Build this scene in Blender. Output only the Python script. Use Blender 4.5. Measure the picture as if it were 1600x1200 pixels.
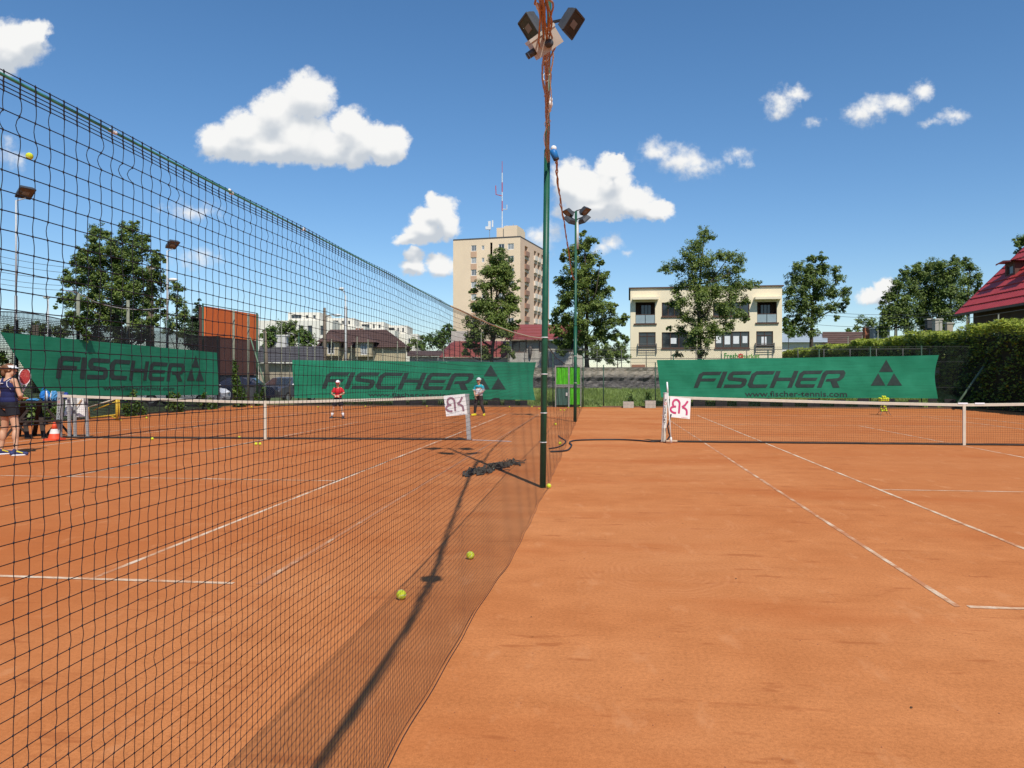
import bpy, bmesh, math, random
import numpy as np
from mathutils import Vector, Matrix
from mathutils.geometry import tessellate_polygon

random.seed(7)
RNG = np.random.default_rng(11)
SC = bpy.context.scene
COL = SC.collection
for o in list(bpy.data.objects):
    bpy.data.objects.remove(o)

# ------------------------------------------------------------------ camera
F, HEYE, U0, V0 = 1215.0, 1.52, 800.0, 588.0
TH = math.atan(140.0 / F)
RT = Vector((math.cos(TH), math.sin(TH), 0))
FW = Vector((-math.sin(TH), math.cos(TH), 0))
UP = Vector((0, 0, 1))
EYE = Vector((0, 0, HEYE))
cd = bpy.data.cameras.new("camera")
cam = bpy.data.objects.new("camera", cd)
COL.objects.link(cam)
cam.location = EYE
cam.rotation_euler = (math.radians(90), 0, TH)
cd.sensor_width = 36.0
cd.lens = 36.0 * F / 1600.0
cd.shift_y = -12.0 / 1600.0
cd.clip_start = 0.05
cd.clip_end = 3000
SC.camera = cam

SUNV = Vector((0.335, -0.74, 1.0)).normalized()      # towards the sun
SUN_EL = math.asin(SUNV.z)
SUN_ROT = math.atan2(SUNV.x, SUNV.y)
sl = bpy.data.lights.new("sun", 'SUN')
sl.energy = 4.2
sl.angle = math.radians(0.53)
sl.color = (1.0, 0.94, 0.85)
sun = bpy.data.objects.new("sun", sl)
COL.objects.link(sun)
sun.rotation_euler = SUNV.to_track_quat('Z', 'Y').to_euler()
sun.location = (0, 0, 30)

SC.view_settings.view_transform = 'Standard'
SC.view_settings.look = 'None'
SC.view_settings.exposure = 0.1
SC.view_settings.gamma = 1.0
SC.view_settings.use_curve_mapping = False
SC.render.engine = 'CYCLES'
SC.cycles.use_denoising = True
SC.cycles.max_bounces = 6
SC.cycles.transparent_max_bounces = 8

# ------------------------------------------------------------------ world: sky and cumulus clouds
CLOUDS = [  # u, v, ru, rv, weight  (directions; converted to angles on the sky)
    (480, 152, 46, 46, 1), (432, 176, 46, 42, 1), (384, 204, 44, 36, 1), (340, 222, 40, 30, 1), (460, 215, 84, 44, 1),
    (420, 236, 104, 24, 1), (546, 200, 36, 36, 1), (582, 215, 40, 30, 1), (610, 225, 30, 34, 1), (520, 236, 92, 28, 1), (600, 244, 30, 18, 1),
    (20, 70, 56, 42, 1), (54, 54, 28, 27, 1), (5, 95, 38, 26, .8),
    (682, 318, 19, 18, 1), (690, 332, 28, 30, 1), (668, 346, 30, 24, 1), (702, 354, 20, 26, 1), (640, 374, 32, 11, .8), (662, 365, 36, 19, 1),
    (648, 401, 18, 15, .9), (645, 418, 21, 13, .9), (688, 416, 28, 17, .9), (722, 420, 20, 13, .9),
    (892, 285, 38, 38, 1), (956, 264, 33, 24, 1), (962, 250, 16, 12, 1), (922, 302, 62, 40, 1), (986, 316, 46, 29, 1),
    (1026, 329, 29, 17, 1), (930, 331, 72, 18, 1), (960, 290, 32, 30, 1),
    (845, 376, 24, 24, .6), (866, 360, 28, 22, .5), (958, 378, 28, 15, .65), (940, 386, 22, 15, .6), (978, 397, 14, 8, .45),
    (1030, 237, 36, 24, .62), (1066, 250, 54, 28, .66), (1090, 263, 44, 18, .55), (1150, 240, 26, 15, .4), (1166, 254, 16, 9, .38),
    (1220, 160, 29, 24, .7), (1245, 143, 23, 16, .66), (1212, 178, 17, 14, .55), (1276, 190, 20, 11, .38),
    (1345, 176, 29, 25, .72), (1366, 166, 28, 25, .75), (1400, 160, 38, 20, .75), (1440, 141, 26, 18, .72),
    (1490, 180, 29, 14, .56), (1455, 190, 24, 8, .4),
    (1386, 450, 25, 16, .9), (1366, 465, 34, 14, .8),
    (300, 330, 52, 19, .42), (312, 405, 54, 18, .4), (18, 245, 30, 32, .38),
]

def build_world():
    w = bpy.data.worlds.new("World")
    SC.world = w
    w.use_nodes = True
    nt = w.node_tree
    nt.nodes.clear()
    g = bpy.data.node_groups.new("cloud_field", 'ShaderNodeTree')
    g.interface.new_socket("P", in_out='INPUT', socket_type='NodeSocketVector')
    g.interface.new_socket("D", in_out='OUTPUT', socket_type='NodeSocketFloat')
    def vm(t, op, a, b=None, c=None):
        n = t.nodes.new('ShaderNodeVectorMath'); n.operation = op
        for i, x in enumerate((a, b, c)):
            if x is None: continue
            if isinstance(x, (tuple, list)): n.inputs[i].default_value = x
            else: t.links.new(x, n.inputs[i])
        return n.outputs['Value'] if op in ('LENGTH', 'DOT_PRODUCT') else n.outputs[0]
    def mth(t, op, a, b=None, c=None, clamp=False):
        n = t.nodes.new('ShaderNodeMath'); n.operation = op; n.use_clamp = clamp
        for i, x in enumerate((a, b, c)):
            if x is None: continue
            if isinstance(x, (int, float)): n.inputs[i].default_value = x
            else: t.links.new(x, n.inputs[i])
        return n.outputs[0]
    def noise(t, vec, scale, detail, rough=.55):
        n = t.nodes.new('ShaderNodeTexNoise'); n.inputs['Scale'].default_value = scale
        n.inputs['Detail'].default_value = detail; n.inputs['Roughness'].default_value = rough
        t.links.new(vec, n.inputs['Vector']); return n
    def fill(g, soft):
        gi = g.nodes.new('NodeGroupInput'); go = g.nodes.new('NodeGroupOutput')
        P = gi.outputs['P']
        n1 = noise(g, P, 2.6, 2 if soft else 7, .6)
        off = vm(g, 'SUBTRACT', n1.outputs['Color'], (.5, .5, .5))
        p2 = vm(g, 'MULTIPLY_ADD', off, (.34, .34, 0), P)
        if not soft:
            n2 = noise(g, P, 9.0, 5, .6)
            p2 = vm(g, 'MULTIPLY_ADD', vm(g, 'SUBTRACT', n2.outputs['Color'], (.5, .5, .5)), (.12, .12, 0), p2)
        cur = None
        for (u, v, ru, rv, wt) in CLOUDS:
            wt = wt if wt > .77 else wt * .60
            cx, cy = (u - U0) / 100, (V0 - v) / 100
            k = 1.2 if soft else 1.12
            rx, ry = ru / 100 * k, rv / 100 * k
            q = vm(g, 'MULTIPLY_ADD', p2, (1 / rx, 1 / ry, 0), (-cx / rx, -cy / ry, 0))
            l = vm(g, 'LENGTH', q)
            d = mth(g, 'MULTIPLY_ADD', l, -wt, wt)
            cur = d if cur is None else mth(g, 'SMOOTH_MAX', cur, d, .45 if soft else .05)
        g.links.new(cur, go.inputs['D'])
    g2 = bpy.data.node_groups.new("cloud_field_soft", 'ShaderNodeTree')
    g2.interface.new_socket("P", in_out='INPUT', socket_type='NodeSocketVector')
    g2.interface.new_socket("D", in_out='OUTPUT', socket_type='NodeSocketFloat')
    fill(g, False); fill(g2, True)

    N = nt.nodes
    tc = N.new('ShaderNodeTexCoord')
    dirv = tc.outputs['Generated']
    s = vm(nt, 'DOT_PRODUCT', dirv, tuple(RT)); fw = vm(nt, 'DOT_PRODUCT', dirv, tuple(FW)); z = vm(nt, 'DOT_PRODUCT', dirv, (0, 0, 1))
    fws = mth(nt, 'MAXIMUM', fw, .05)
    px = mth(nt, 'MULTIPLY', mth(nt, 'DIVIDE', s, fws), F / 100)
    py = mth(nt, 'MULTIPLY', mth(nt, 'DIVIDE', z, fws), F / 100)
    cb = N.new('ShaderNodeCombineXYZ'); nt.links.new(px, cb.inputs[0]); nt.links.new(py, cb.inputs[1])
    A = N.new('ShaderNodeGroup'); A.node_tree = g; nt.links.new(cb.outputs[0], A.inputs[0])
    B = N.new('ShaderNodeGroup'); B.node_tree = g2; nt.links.new(vm(nt, 'ADD', cb.outputs[0], (0, -.06, 0)), B.inputs[0])
    B2 = N.new('ShaderNodeGroup'); B2.node_tree = g2; nt.links.new(vm(nt, 'ADD', cb.outputs[0], (.06, .32, 0)), B2.inputs[0])
    D, DS, D2 = A.outputs[0], B.outputs[0], B2.outputs[0]
    def vor(scale):
        v = N.new('ShaderNodeTexVoronoi'); v.feature = 'SMOOTH_F1'; v.inputs['Scale'].default_value = scale; v.inputs['Smoothness'].default_value = .35
        wn = noise(nt, cb.outputs[0], scale * 1.3, 3)
        nt.links.new(vm(nt, 'MULTIPLY_ADD', vm(nt, 'SUBTRACT', wn.outputs['Color'], (.5, .5, .5)), (.12, .12, 0), cb.outputs[0]), v.inputs['Vector'])
        return mth(nt, 'SUBTRACT', .42, v.outputs['Distance'])
    bil = vor(4.2)
    fine = noise(nt, cb.outputs[0], 5.0, 8, .62)
    fn = mth(nt, 'SUBTRACT', fine.outputs['Fac'], .5)
    dn = mth(nt, 'MULTIPLY_ADD', bil, .13, mth(nt, 'MULTIPLY_ADD', fn, .46, D))
    def ss(x, a, b):
        n = N.new('ShaderNodeMapRange'); n.interpolation_type = 'SMOOTHSTEP'
        nt.links.new(x, n.inputs[0]); n.inputs[1].default_value = a; n.inputs[2].default_value = b
        return n.outputs[0]
    alpha = ss(dn, .0, .38)
    # the same kind of small clouds go on round the rest of the sky
    zz = mth(nt, 'ADD', mth(nt, 'MAXIMUM', z, 0), .12)
    pl = vm(nt, 'MULTIPLY', dirv, (1, 1, 0))
    n = N.new('ShaderNodeVectorMath'); n.operation = 'SCALE'; nt.links.new(pl, n.inputs[0]); nt.links.new(mth(nt, 'DIVIDE', 1.0, zz), n.inputs['Scale'])
    gen = noise(nt, n.outputs[0], 1.6, 7, .52)
    ga = ss(gen.outputs['Fac'], .60, .70)
    ax = mth(nt, 'ABSOLUTE', px)
    outx = ss(ax, 9.0, 11.0); outy = ss(py, 6.6, 8.5); back = ss(fw, .25, .1)
    outm = mth(nt, 'MAXIMUM', mth(nt, 'MAXIMUM', outx, outy), back)
    ga = mth(nt, 'MULTIPLY', mth(nt, 'MULTIPLY', ga, outm), ss(z, .02, .12))
    inm = mth(nt, 'SUBTRACT', 1.0, back)
    alpha = mth(nt, 'MAXIMUM', mth(nt, 'MULTIPLY', alpha, inm), mth(nt, 'MULTIPLY', ga, .9))
    lit = mth(nt, 'MULTIPLY_ADD', mth(nt, 'SUBTRACT', DS, D2), 1.2, .44, clamp=False)
    lit = mth(nt, 'MULTIPLY_ADD', bil, .18, mth(nt, 'MULTIPLY_ADD', fn, .3, lit), clamp=True)
    lit = ss(lit, .05, .8)
    mx = N.new('ShaderNodeMix'); mx.data_type = 'RGBA'
    nt.links.new(lit, mx.inputs[0]); mx.inputs[6].default_value = (.54, .585, .64, 1); mx.inputs[7].default_value = (.87, .87, .86, 1)
    sky = N.new('ShaderNodeTexSky'); sky.sky_type = 'NISHITA'; sky.sun_disc = False
    sky.sun_elevation = SUN_EL; sky.sun_rotation = SUN_ROT
    sky.air_density = 1.0; sky.dust_density = .12; sky.ozone_density = 3.0; sky.altitude = 100
    bg1 = N.new('ShaderNodeBackground'); bg1.inputs[1].default_value = .12
    hs = N.new('ShaderNodeHueSaturation'); hs.inputs['Saturation'].default_value = 1.2
    nt.links.new(sky.outputs[0], hs.inputs['Color']); tint = N.new('ShaderNodeMix'); tint.data_type = 'RGBA'; nt.links.new(ss(z, .0, .42), tint.inputs[0])
    tint.inputs[6].default_value = (.88, .91, .97, 1); tint.inputs[7].default_value = (1, 1, 1, 1)
    mt = N.new('ShaderNodeMix'); mt.data_type = 'RGBA'; mt.blend_type = 'MULTIPLY'; mt.inputs[0].default_value = 1
    nt.links.new(hs.outputs[0], mt.inputs[6]); nt.links.new(tint.outputs[2], mt.inputs[7]); nt.links.new(mt.outputs[2], bg1.inputs[0])
    bg2 = N.new('ShaderNodeBackground'); bg2.inputs[1].default_value = 1.0
    nt.links.new(mx.outputs[2], bg2.inputs[0])
    ms = N.new('ShaderNodeMixShader'); nt.links.new(alpha, ms.inputs[0]); nt.links.new(bg1.outputs[0], ms.inputs[1]); nt.links.new(bg2.outputs[0], ms.inputs[2])
    out = N.new('ShaderNodeOutputWorld'); nt.links.new(ms.outputs[0], out.inputs[0])
build_world()

# ------------------------------------------------------------------ projection helpers: where a sight line meets a given distance / plane
def at(u, v, d):
    return EYE + FW * d + RT * ((u - U0) / F * d) + UP * ((V0 - v) / F * d)
def gnd(u, v, z=0.0):
    return at(u, v, F * (HEYE - z) / (v - V0))
def on_x(u, v, X):
    return at(u, v, X / (FW.x + RT.x * (u - U0) / F))
def on_y(u, v, Y):
    return at(u, v, Y / (FW.y + RT.y * (u - U0) / F))

# ------------------------------------------------------------------ materials
MATS = {}
def new_mat(name):
    m = bpy.data.materials.new(name); m.use_nodes = True
    nt = m.node_tree; nt.nodes.clear()
    out = nt.nodes.new('ShaderNodeOutputMaterial'); b = nt.nodes.new('ShaderNodeBsdfPrincipled')
    nt.links.new(b.outputs[0], out.inputs[0])
    return m, nt, b, out
def tex_noise(nt, scale, detail=4, rough=.55, coord='Object', vec=None):
    if vec is None:
        tc = nt.nodes.new('ShaderNodeTexCoord'); vec = tc.outputs[coord]
    n = nt.nodes.new('ShaderNodeTexNoise')
    n.inputs['Scale'].default_value = scale; n.inputs['Detail'].default_value = detail; n.inputs['Roughness'].default_value = rough
    nt.links.new(vec, n.inputs['Vector']); return n.outputs['Fac']
def ramp(nt, fac, stops):
    r = nt.nodes.new('ShaderNodeValToRGB'); nt.links.new(fac, r.inputs[0])
    e = r.color_ramp.elements
    while len(e) < len(stops): e.new(.5)
    for i, (p, c) in enumerate(stops):
        e[i].position = p; e[i].color = tuple(c) + ((1,) if len(c) == 3 else ())
    return r.outputs[0]
def mixc(nt, fac, a, b, mode='MIX'):
    m = nt.nodes.new('ShaderNodeMix'); m.data_type = 'RGBA'; m.blend_type = mode
    for i, x in ((0, fac), (6, a), (7, b)):
        if isinstance(x, (int, float)): m.inputs[i].default_value = x
        elif isinstance(x, (tuple, list)): m.inputs[i].default_value = tuple(x) + ((1,) if len(x) == 3 else ())
        else: nt.links.new(x, m.inputs[i])
    return m.outputs[2]
def bump(nt, b, h, strength=.3, dist=.02):
    n = nt.nodes.new('ShaderNodeBump'); n.inputs['Strength'].default_value = strength; n.inputs['Distance'].default_value = dist
    nt.links.new(h, n.inputs['Height']); nt.links.new(n.outputs[0], b.inputs['Normal'])
def M(name, col, rough=.6, var=.18, scale=6.0, bmp=0.0, metal=0.0, spec=.35, fine=None):
    if name in MATS: return MATS[name]
    m, nt, b, out = new_mat(name)
    b.inputs['Roughness'].default_value = rough; b.inputs['Metallic'].default_value = metal
    b.inputs['Specular IOR Level'].default_value = spec
    if var:
        f1 = tex_noise(nt, scale, 6, .65)
        c = ramp(nt, f1, [(.28, [x * (1 - var) for x in col]), (.72, [min(1, x * (1 + var)) for x in col])])
        nt.links.new(c, b.inputs['Base Color'])
        if bmp: bump(nt, b, tex_noise(nt, fine or scale * 8, 4), bmp, .01)
    else:
        b.inputs['Base Color'].default_value = tuple(col) + (1,)
    MATS[name] = m
    return m
def leaf_mat(name, dark, mid, light, trans=.22):
    if name in MATS: return MATS[name]
    m = bpy.data.materials.new(name); m.use_nodes = True
    nt = m.node_tree; nt.nodes.clear()
    out = nt.nodes.new('ShaderNodeOutputMaterial')
    ge = nt.nodes.new('ShaderNodeNewGeometry')
    c = ramp(nt, ge.outputs['Random Per Island'], [(.0, dark), (.55, mid), (1, light)])
    big = tex_noise(nt, .6, 3)
    c = mixc(nt, 1.0, c, ramp(nt, big, [(.3, (.75, .78, .8)), (.7, (1.2, 1.15, 1.0))]), 'MULTIPLY')
    d = nt.nodes.new('ShaderNodeBsdfPrincipled'); nt.links.new(c, d.inputs['Base Color'])
    d.inputs['Roughness'].default_value = .5; d.inputs['Specular IOR Level'].default_value = .3
    t = nt.nodes.new('ShaderNodeBsdfTranslucent'); nt.links.new(mixc(nt, 1.0, c, (1.0, 1.15, .5), 'MULTIPLY'), t.inputs[0])
    ms = nt.nodes.new('ShaderNodeMixShader'); ms.inputs[0].default_value = trans
    nt.links.new(d.outputs[0], ms.inputs[1]); nt.links.new(t.outputs[0], ms.inputs[2]); nt.links.new(ms.outputs[0], out.inputs[0])
    MATS[name] = m
    return m

# ------------------------------------------------------------------ mesh helpers
class MB:
    def __init__(s): s.v = []; s.f = []
    def add(s, vs, fs):
        o = len(s.v); s.v += [tuple(x) for x in vs]; s.f += [tuple(i + o for i in q) for q in fs]
    def box(s, c, size, ax=None):
        c = Vector(c); X, Y, Z = ax if ax else (Vector((1, 0, 0)), Vector((0, 1, 0)), Vector((0, 0, 1)))
        hx, hy, hz = size[0] / 2, size[1] / 2, size[2] / 2
        vs = [c + X * (hx * a) + Y * (hy * b) + Z * (hz * d) for d in (-1, 1) for b in (-1, 1) for a in (-1, 1)]
        s.add(vs, [(0, 2, 3, 1), (4, 5, 7, 6), (0, 1, 5, 4), (2, 6, 7, 3), (0, 4, 6, 2), (1, 3, 7, 5)])
    def bar(s, p, q, w, h=None, up=UP):
        p, q = Vector(p), Vector(q); d = q - p; l = d.length; d.normalize()
        if abs(d.dot(up)) > .97: up = Vector((0, 1, 0))
        x = d.cross(up).normalized(); y = x.cross(d)
        s.box((p + q) / 2, (l, w, h or w), (d, x, y))
    def tube(s, pts, r, n=8, caps=True):
        pts = [Vector(p) for p in pts]
        if not isinstance(r, (list, tuple)): r = [r] * len(pts)
        rings = []; ref = None
        for i, p in enumerate(pts):
            d = (pts[min(i + 1, len(pts) - 1)] - pts[max(i - 1, 0)])
            if d.length < 1e-9: d = Vector((0, 0, 1))
            d.normalize()
            if ref is None:
                a = Vector((0, 0, 1)) if abs(d.z) < .9 else Vector((1, 0, 0))
                ref = (a - d * a.dot(d)).normalized()
            else:
                ref = ref - d * ref.dot(d)
                if ref.length < 1e-6: ref = d.orthogonal()
                ref.normalize()
            b = d.cross(ref)
            rings.append([p + (ref * math.cos(t) + b * math.sin(t)) * r[i] for t in [2 * math.pi * k / n for k in range(n)]])
        vs = [v for R in rings for v in R]; fs = []
        for i in range(len(rings) - 1):
            for k in range(n):
                fs.append((i * n + k, i * n + (k + 1) % n, (i + 1) * n + (k + 1) % n, (i + 1) * n + k))
        if caps:
            fs.append(tuple(range(n - 1, -1, -1))); fs.append(tuple((len(rings) - 1) * n + k for k in range(n)))
        s.add(vs, fs)
    def sph(s, c, r, seg=12, rings=8, ax=None):
        c = Vector(c)
        if not isinstance(r, (list, tuple)): r = (r, r, r)
        X, Y, Z = ax if ax else (Vector((1, 0, 0)), Vector((0, 1, 0)), Vector((0, 0, 1)))
        vs = [c - Z * r[2]]; fs = []
        for i in range(1, rings):
            t = -math.pi / 2 + math.pi * i / rings
            for k in range(seg):
                p = 2 * math.pi * k / seg
                vs.append(c + X * (r[0] * math.cos(t) * math.cos(p)) + Y * (r[1] * math.cos(t) * math.sin(p)) + Z * (r[2] * math.sin(t)))
        vs.append(c + Z * r[2]); T = len(vs) - 1
        for k in range(seg):
            fs.append((0, 1 + (k + 1) % seg, 1 + k)); fs.append((T, T - seg + k, T - seg + (k + 1) % seg))
        for i in range(rings - 2):
            for k in range(seg):
                a = 1 + i * seg
                fs.append((a + k, a + (k + 1) % seg, a + seg + (k + 1) % seg, a + seg + k))
        s.add(vs, fs)
    def cap(s, p, q, r0, r1, n=12):
        p, q = Vector(p), Vector(q); d = (q - p)
        if d.length < 1e-6: return s.sph(p, r0, n, 8)
        d.normalize()
        pts, rr = [], []
        for k in range(5):
            a = math.pi / 2 * k / 4; pts.append(p - d * (r0 * math.cos(a))); rr.append(max(r0 * math.sin(a), 1e-4))
        for k in range(5):
            a = math.pi / 2 * k / 4; pts.append(q + d * (r1 * math.sin(a))); rr.append(max(r1 * math.cos(a), 1e-4))
        s.tube(pts, rr, n)
    def poly(s, pts): s.add(pts, [tuple(range(len(pts)))])
    def prism(s, pts, off):
        pts = [Vector(p) for p in pts]; off = Vector(off); n = len(pts)
        s.add(pts + [p + off for p in pts], [tuple(range(n - 1, -1, -1)), tuple(range(n, 2 * n))] + [(i, (i + 1) % n, n + (i + 1) % n, n + i) for i in range(n)])

ORG = {}
def mesh_from(name, vs, fs, mat, smooth=False):
    me = bpy.data.meshes.new(name)
    me.from_pydata(vs, [], fs); me.update()
    if mat: me.materials.append(mat)
    if smooth: me.polygons.foreach_set('use_smooth', [True] * len(me.polygons))
    return me
def mesh_np(name, V, Fq, mat, smooth=False):
    V = np.asarray(V, dtype=np.float32); Fq = np.asarray(Fq, dtype=np.int32)
    me = bpy.data.meshes.new(name); k = Fq.shape[1]
    me.vertices.add(len(V)); me.vertices.foreach_set('co', V.ravel())
    me.loops.add(Fq.size); me.loops.foreach_set('vertex_index', Fq.ravel())
    me.polygons.add(len(Fq)); me.polygons.foreach_set('loop_start', np.arange(0, Fq.size, k, dtype=np.int32))
    if smooth: me.polygons.foreach_set('use_smooth', np.ones(len(Fq), dtype=bool))
    me.update(calc_edges=True); me.validate()
    if mat: me.materials.append(mat)
    return me
def link(name, me, loc=(0, 0, 0), parent=None, kind=None, label=None, cat=None, group=None):
    o = bpy.data.objects.new(name, me); COL.objects.link(o)
    if parent is not None:
        o.parent = parent; ORG[o.name] = ORG[parent.name]
    else:
        o.location = loc; ORG[o.name] = Vector(loc)
    if kind: o['kind'] = kind
    if label: o['label'] = label
    if cat: o['category'] = cat
    if group: o['group'] = group
    return o
def thing(name, loc, label, cat, group=None):
    o = link(name, None, loc, label=label, cat=cat, group=group)
    o.empty_display_size = .2
    return o
def part(name, mb, mat, parent, smooth=False, kind=None, label=None):
    """mesh in world coordinates, hung under its thing"""
    og = ORG[parent.name]
    vs = [(x - og.x, y - og.y, z - og.z) for x, y, z in mb.v]
    return link(name, mesh_from(name, vs, mb.f, mat, smooth), parent=parent, kind=kind, label=label)
def solo(name, mb, mat, loc, label, cat, group=None, smooth=False, kind=None):
    loc = Vector(loc)
    vs = [(x - loc.x, y - loc.y, z - loc.z) for x, y, z in mb.v]
    return link(name, mesh_from(name, vs, mb.f, mat, smooth), loc, label=label, cat=cat, group=group, kind=kind)
def struct(name, mb, mat, smooth=False):
    return link(name, mesh_from(name, mb.v, mb.f, mat, smooth), kind='structure')
def copy_tree(o, parent=None):
    c = o.copy(); COL.objects.link(c); ORG[c.name] = ORG[o.name]
    if parent: c.parent = parent
    for ch in list(o.children): copy_tree(ch, c)
    return c
def seg_tubes(P0, P1, r, n=3):
    """many thin strands at once"""
    P0 = np.asarray(P0, float); P1 = np.asarray(P1, float); N = len(P0)
    d = P1 - P0; d /= np.maximum(np.linalg.norm(d, axis=1, keepdims=True), 1e-9)
    a = np.cross(d, np.array([.93, .21, .31])); a /= np.maximum(np.linalg.norm(a, axis=1, keepdims=True), 1e-9)
    b = np.cross(d, a)
    r = np.broadcast_to(np.asarray(r, float).reshape(-1, 1), (N, 1))
    V = np.empty((N, 2 * n, 3))
    for k in range(n):
        t = 2 * math.pi * k / n
        o = (a * math.cos(t) + b * math.sin(t)) * r
        V[:, k] = P0 + o; V[:, n + k] = P1 + o
    base = (np.arange(N) * 2 * n)[:, None]
    fs = np.concatenate([base + np.array([[k, (k + 1) % n, n + (k + 1) % n, n + k]]) for k in range(n)], axis=0)
    return V.reshape(-1, 3), fs
def text_mesh(txt, size, mat, bold=False, align='CENTER'):
    cu = bpy.data.curves.new('txt', 'FONT'); cu.body = txt; cu.size = size; cu.align_x = align; cu.align_y = 'CENTER'
    cu.extrude = 0.0; cu.resolution_u = 2
    if bold: cu.offset = size * .012
    o = bpy.data.objects.new('txt', cu); COL.objects.link(o)
    bpy.context.view_layer.update()
    me = bpy.data.meshes.new_from_object(o.evaluated_get(bpy.context.evaluated_depsgraph_get()))
    bpy.data.objects.remove(o)
    me.materials.clear(); me.materials.append(mat)
    return me
def place_text(me, origin, X, Y, name, parent, sx=1.0):
    """lay flat lettering on the plane spanned by X and Y"""
    og = ORG[parent.name]; n = Vector(X).cross(Vector(Y))
    me = me.copy()
    for v in me.vertices:
        p = Vector(origin) + Vector(X) * (v.co.x * sx) + Vector(Y) * v.co.y - og
        v.co = p
    return link(name, me, parent=parent)

# ------------------------------------------------------------------ ground
def clay_mat():
    m, nt, b, out = new_mat('red_clay')
    tc = nt.nodes.new('ShaderNodeTexCoord'); P = tc.outputs['Object']
    mp = nt.nodes.new('ShaderNodeMapping'); mp.inputs['Scale'].default_value = (.45, 1.0, 1); nt.links.new(P, mp.inputs[0])
    big = tex_noise(nt, .22, 5, .6, vec=P)
    streak = tex_noise(nt, 1.3, 6, .62, vec=mp.outputs[0])
    mid = tex_noise(nt, 3.5, 6, .65, vec=P)
    fine = tex_noise(nt, 160, 3, .7, vec=P)
    base = ramp(nt, big, [(.32, (.495, .160, .046)), (.5, (.565, .210, .070)), (.68, (.605, .245, .090))])
    worn = ramp(nt, streak, [(.40, (0, 0, 0)), (.72, (1, 1, 1))])
    wk = nt.nodes.new('ShaderNodeMath'); wk.operation = 'MULTIPLY'; wk.inputs[1].default_value = .5; nt.links.new(worn, wk.inputs[0])
    c = mixc(nt, wk.outputs[0], base, (.47, .160, .048))
    grit = tex_noise(nt, 45, 6, .75, vec=P)
    c = mixc(nt, .7, c, ramp(nt, grit, [(.30, (.66, .63, .60)), (.5, (1, 1, 1)), (.70, (1.24, 1.25, 1.27))]), 'MULTIPLY')
    c = mixc(nt, .55, c, ramp(nt, mid, [(.25, (.84, .82, .80)), (.75, (1.13, 1.14, 1.16))]), 'MULTIPLY')
    # damp, freshly watered and slid-on patches: redder and darker
    d1 = tex_noise(nt, .55, 4, .55, vec=mp.outputs[0])
    dm = ramp(nt, d1, [(.52, (0, 0, 0)), (.66, (1, 1, 1))])
    mm = nt.nodes.new('ShaderNodeMath'); mm.operation = 'MULTIPLY'; mm.inputs[1].default_value = .55
    nt.links.new(dm, mm.inputs[0])
    c = mixc(nt, mm.outputs[0], c, (.44, .118, .028))
    c = mixc(nt, .5, c, ramp(nt, fine, [(.30, (.60, .57, .55)), (.52, (1, 1, 1)), (.76, (1.38, 1.38, 1.40))]), 'MULTIPLY')
    # watered, played-on courts are darker and redder than the dry strip between them
    sx_ = nt.nodes.new('ShaderNodeSeparateXYZ'); nt.links.new(P, sx_.inputs[0])
    wx = nt.nodes.new('ShaderNodeMath'); wx.operation = 'MULTIPLY_ADD'; wx.inputs[1].default_value = 2.4; nt.links.new(tex_noise(nt, .7, 4, .6, vec=P), wx.inputs[0]); nt.links.new(sx_.outputs[0], wx.inputs[2])
    for a_, b_, col_, k_ in ((-1.2, -4.5, (.43, .120, .029), .55), (2.4, 6.0, (.455, .140, .038), .45)):
        mr_ = nt.nodes.new('ShaderNodeMapRange'); mr_.interpolation_type = 'SMOOTHSTEP'; mr_.inputs[1].default_value = a_ + 1.2; mr_.inputs[2].default_value = b_ + 1.2; mr_.inputs[4].default_value = k_
        nt.links.new(wx.outputs[0], mr_.inputs[0]); c = mixc(nt, mr_.outputs[0], c, col_)
    # fine parallel strokes left by the broom and the drag mat
    for sc_, loc_ in (((.22, 13.0, 1), (0, 0, 0)), ((.5, 30.0, 1), (7, 2, 0))):
        mb_ = nt.nodes.new('ShaderNodeMapping'); mb_.inputs['Scale'].default_value = sc_; mb_.inputs['Location'].default_value = loc_; mb_.inputs['Rotation'].default_value = (0, 0, .06); nt.links.new(P, mb_.inputs[0])
        c = mixc(nt, .17, c, ramp(nt, tex_noise(nt, 1.0, 4, .6, vec=mb_.outputs[0]), [(.3, (.86, .84, .82)), (.7, (1.12, 1.13, 1.14))]), 'MULTIPLY')
    # short slide marks and scuffs
    mp3 = nt.nodes.new('ShaderNodeMapping'); mp3.inputs['Scale'].default_value = (.7, 2.4, 1); mp3.inputs['Rotation'].default_value = (0, 0, .25); nt.links.new(P, mp3.inputs[0])
    sk = tex_noise(nt, 2.6, 5, .6, vec=mp3.outputs[0])
    c = mixc(nt, ramp(nt, sk, [(.60, (0, 0, 0)), (.68, (.6, .6, .6))]), c, (.35, .102, .030))
    mp4 = nt.nodes.new('ShaderNodeMapping'); mp4.inputs['Scale'].default_value = (1.6, .6, 1); mp4.inputs['Location'].default_value = (5, 3, 0); nt.links.new(P, mp4.inputs[0])
    sk2 = tex_noise(nt, 3.0, 6, .65, vec=mp4.outputs[0])
    c = mixc(nt, ramp(nt, sk2, [(.58, (0, 0, 0)), (.72, (.55, .55, .55))]), c, (.63, .275, .115))
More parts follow.
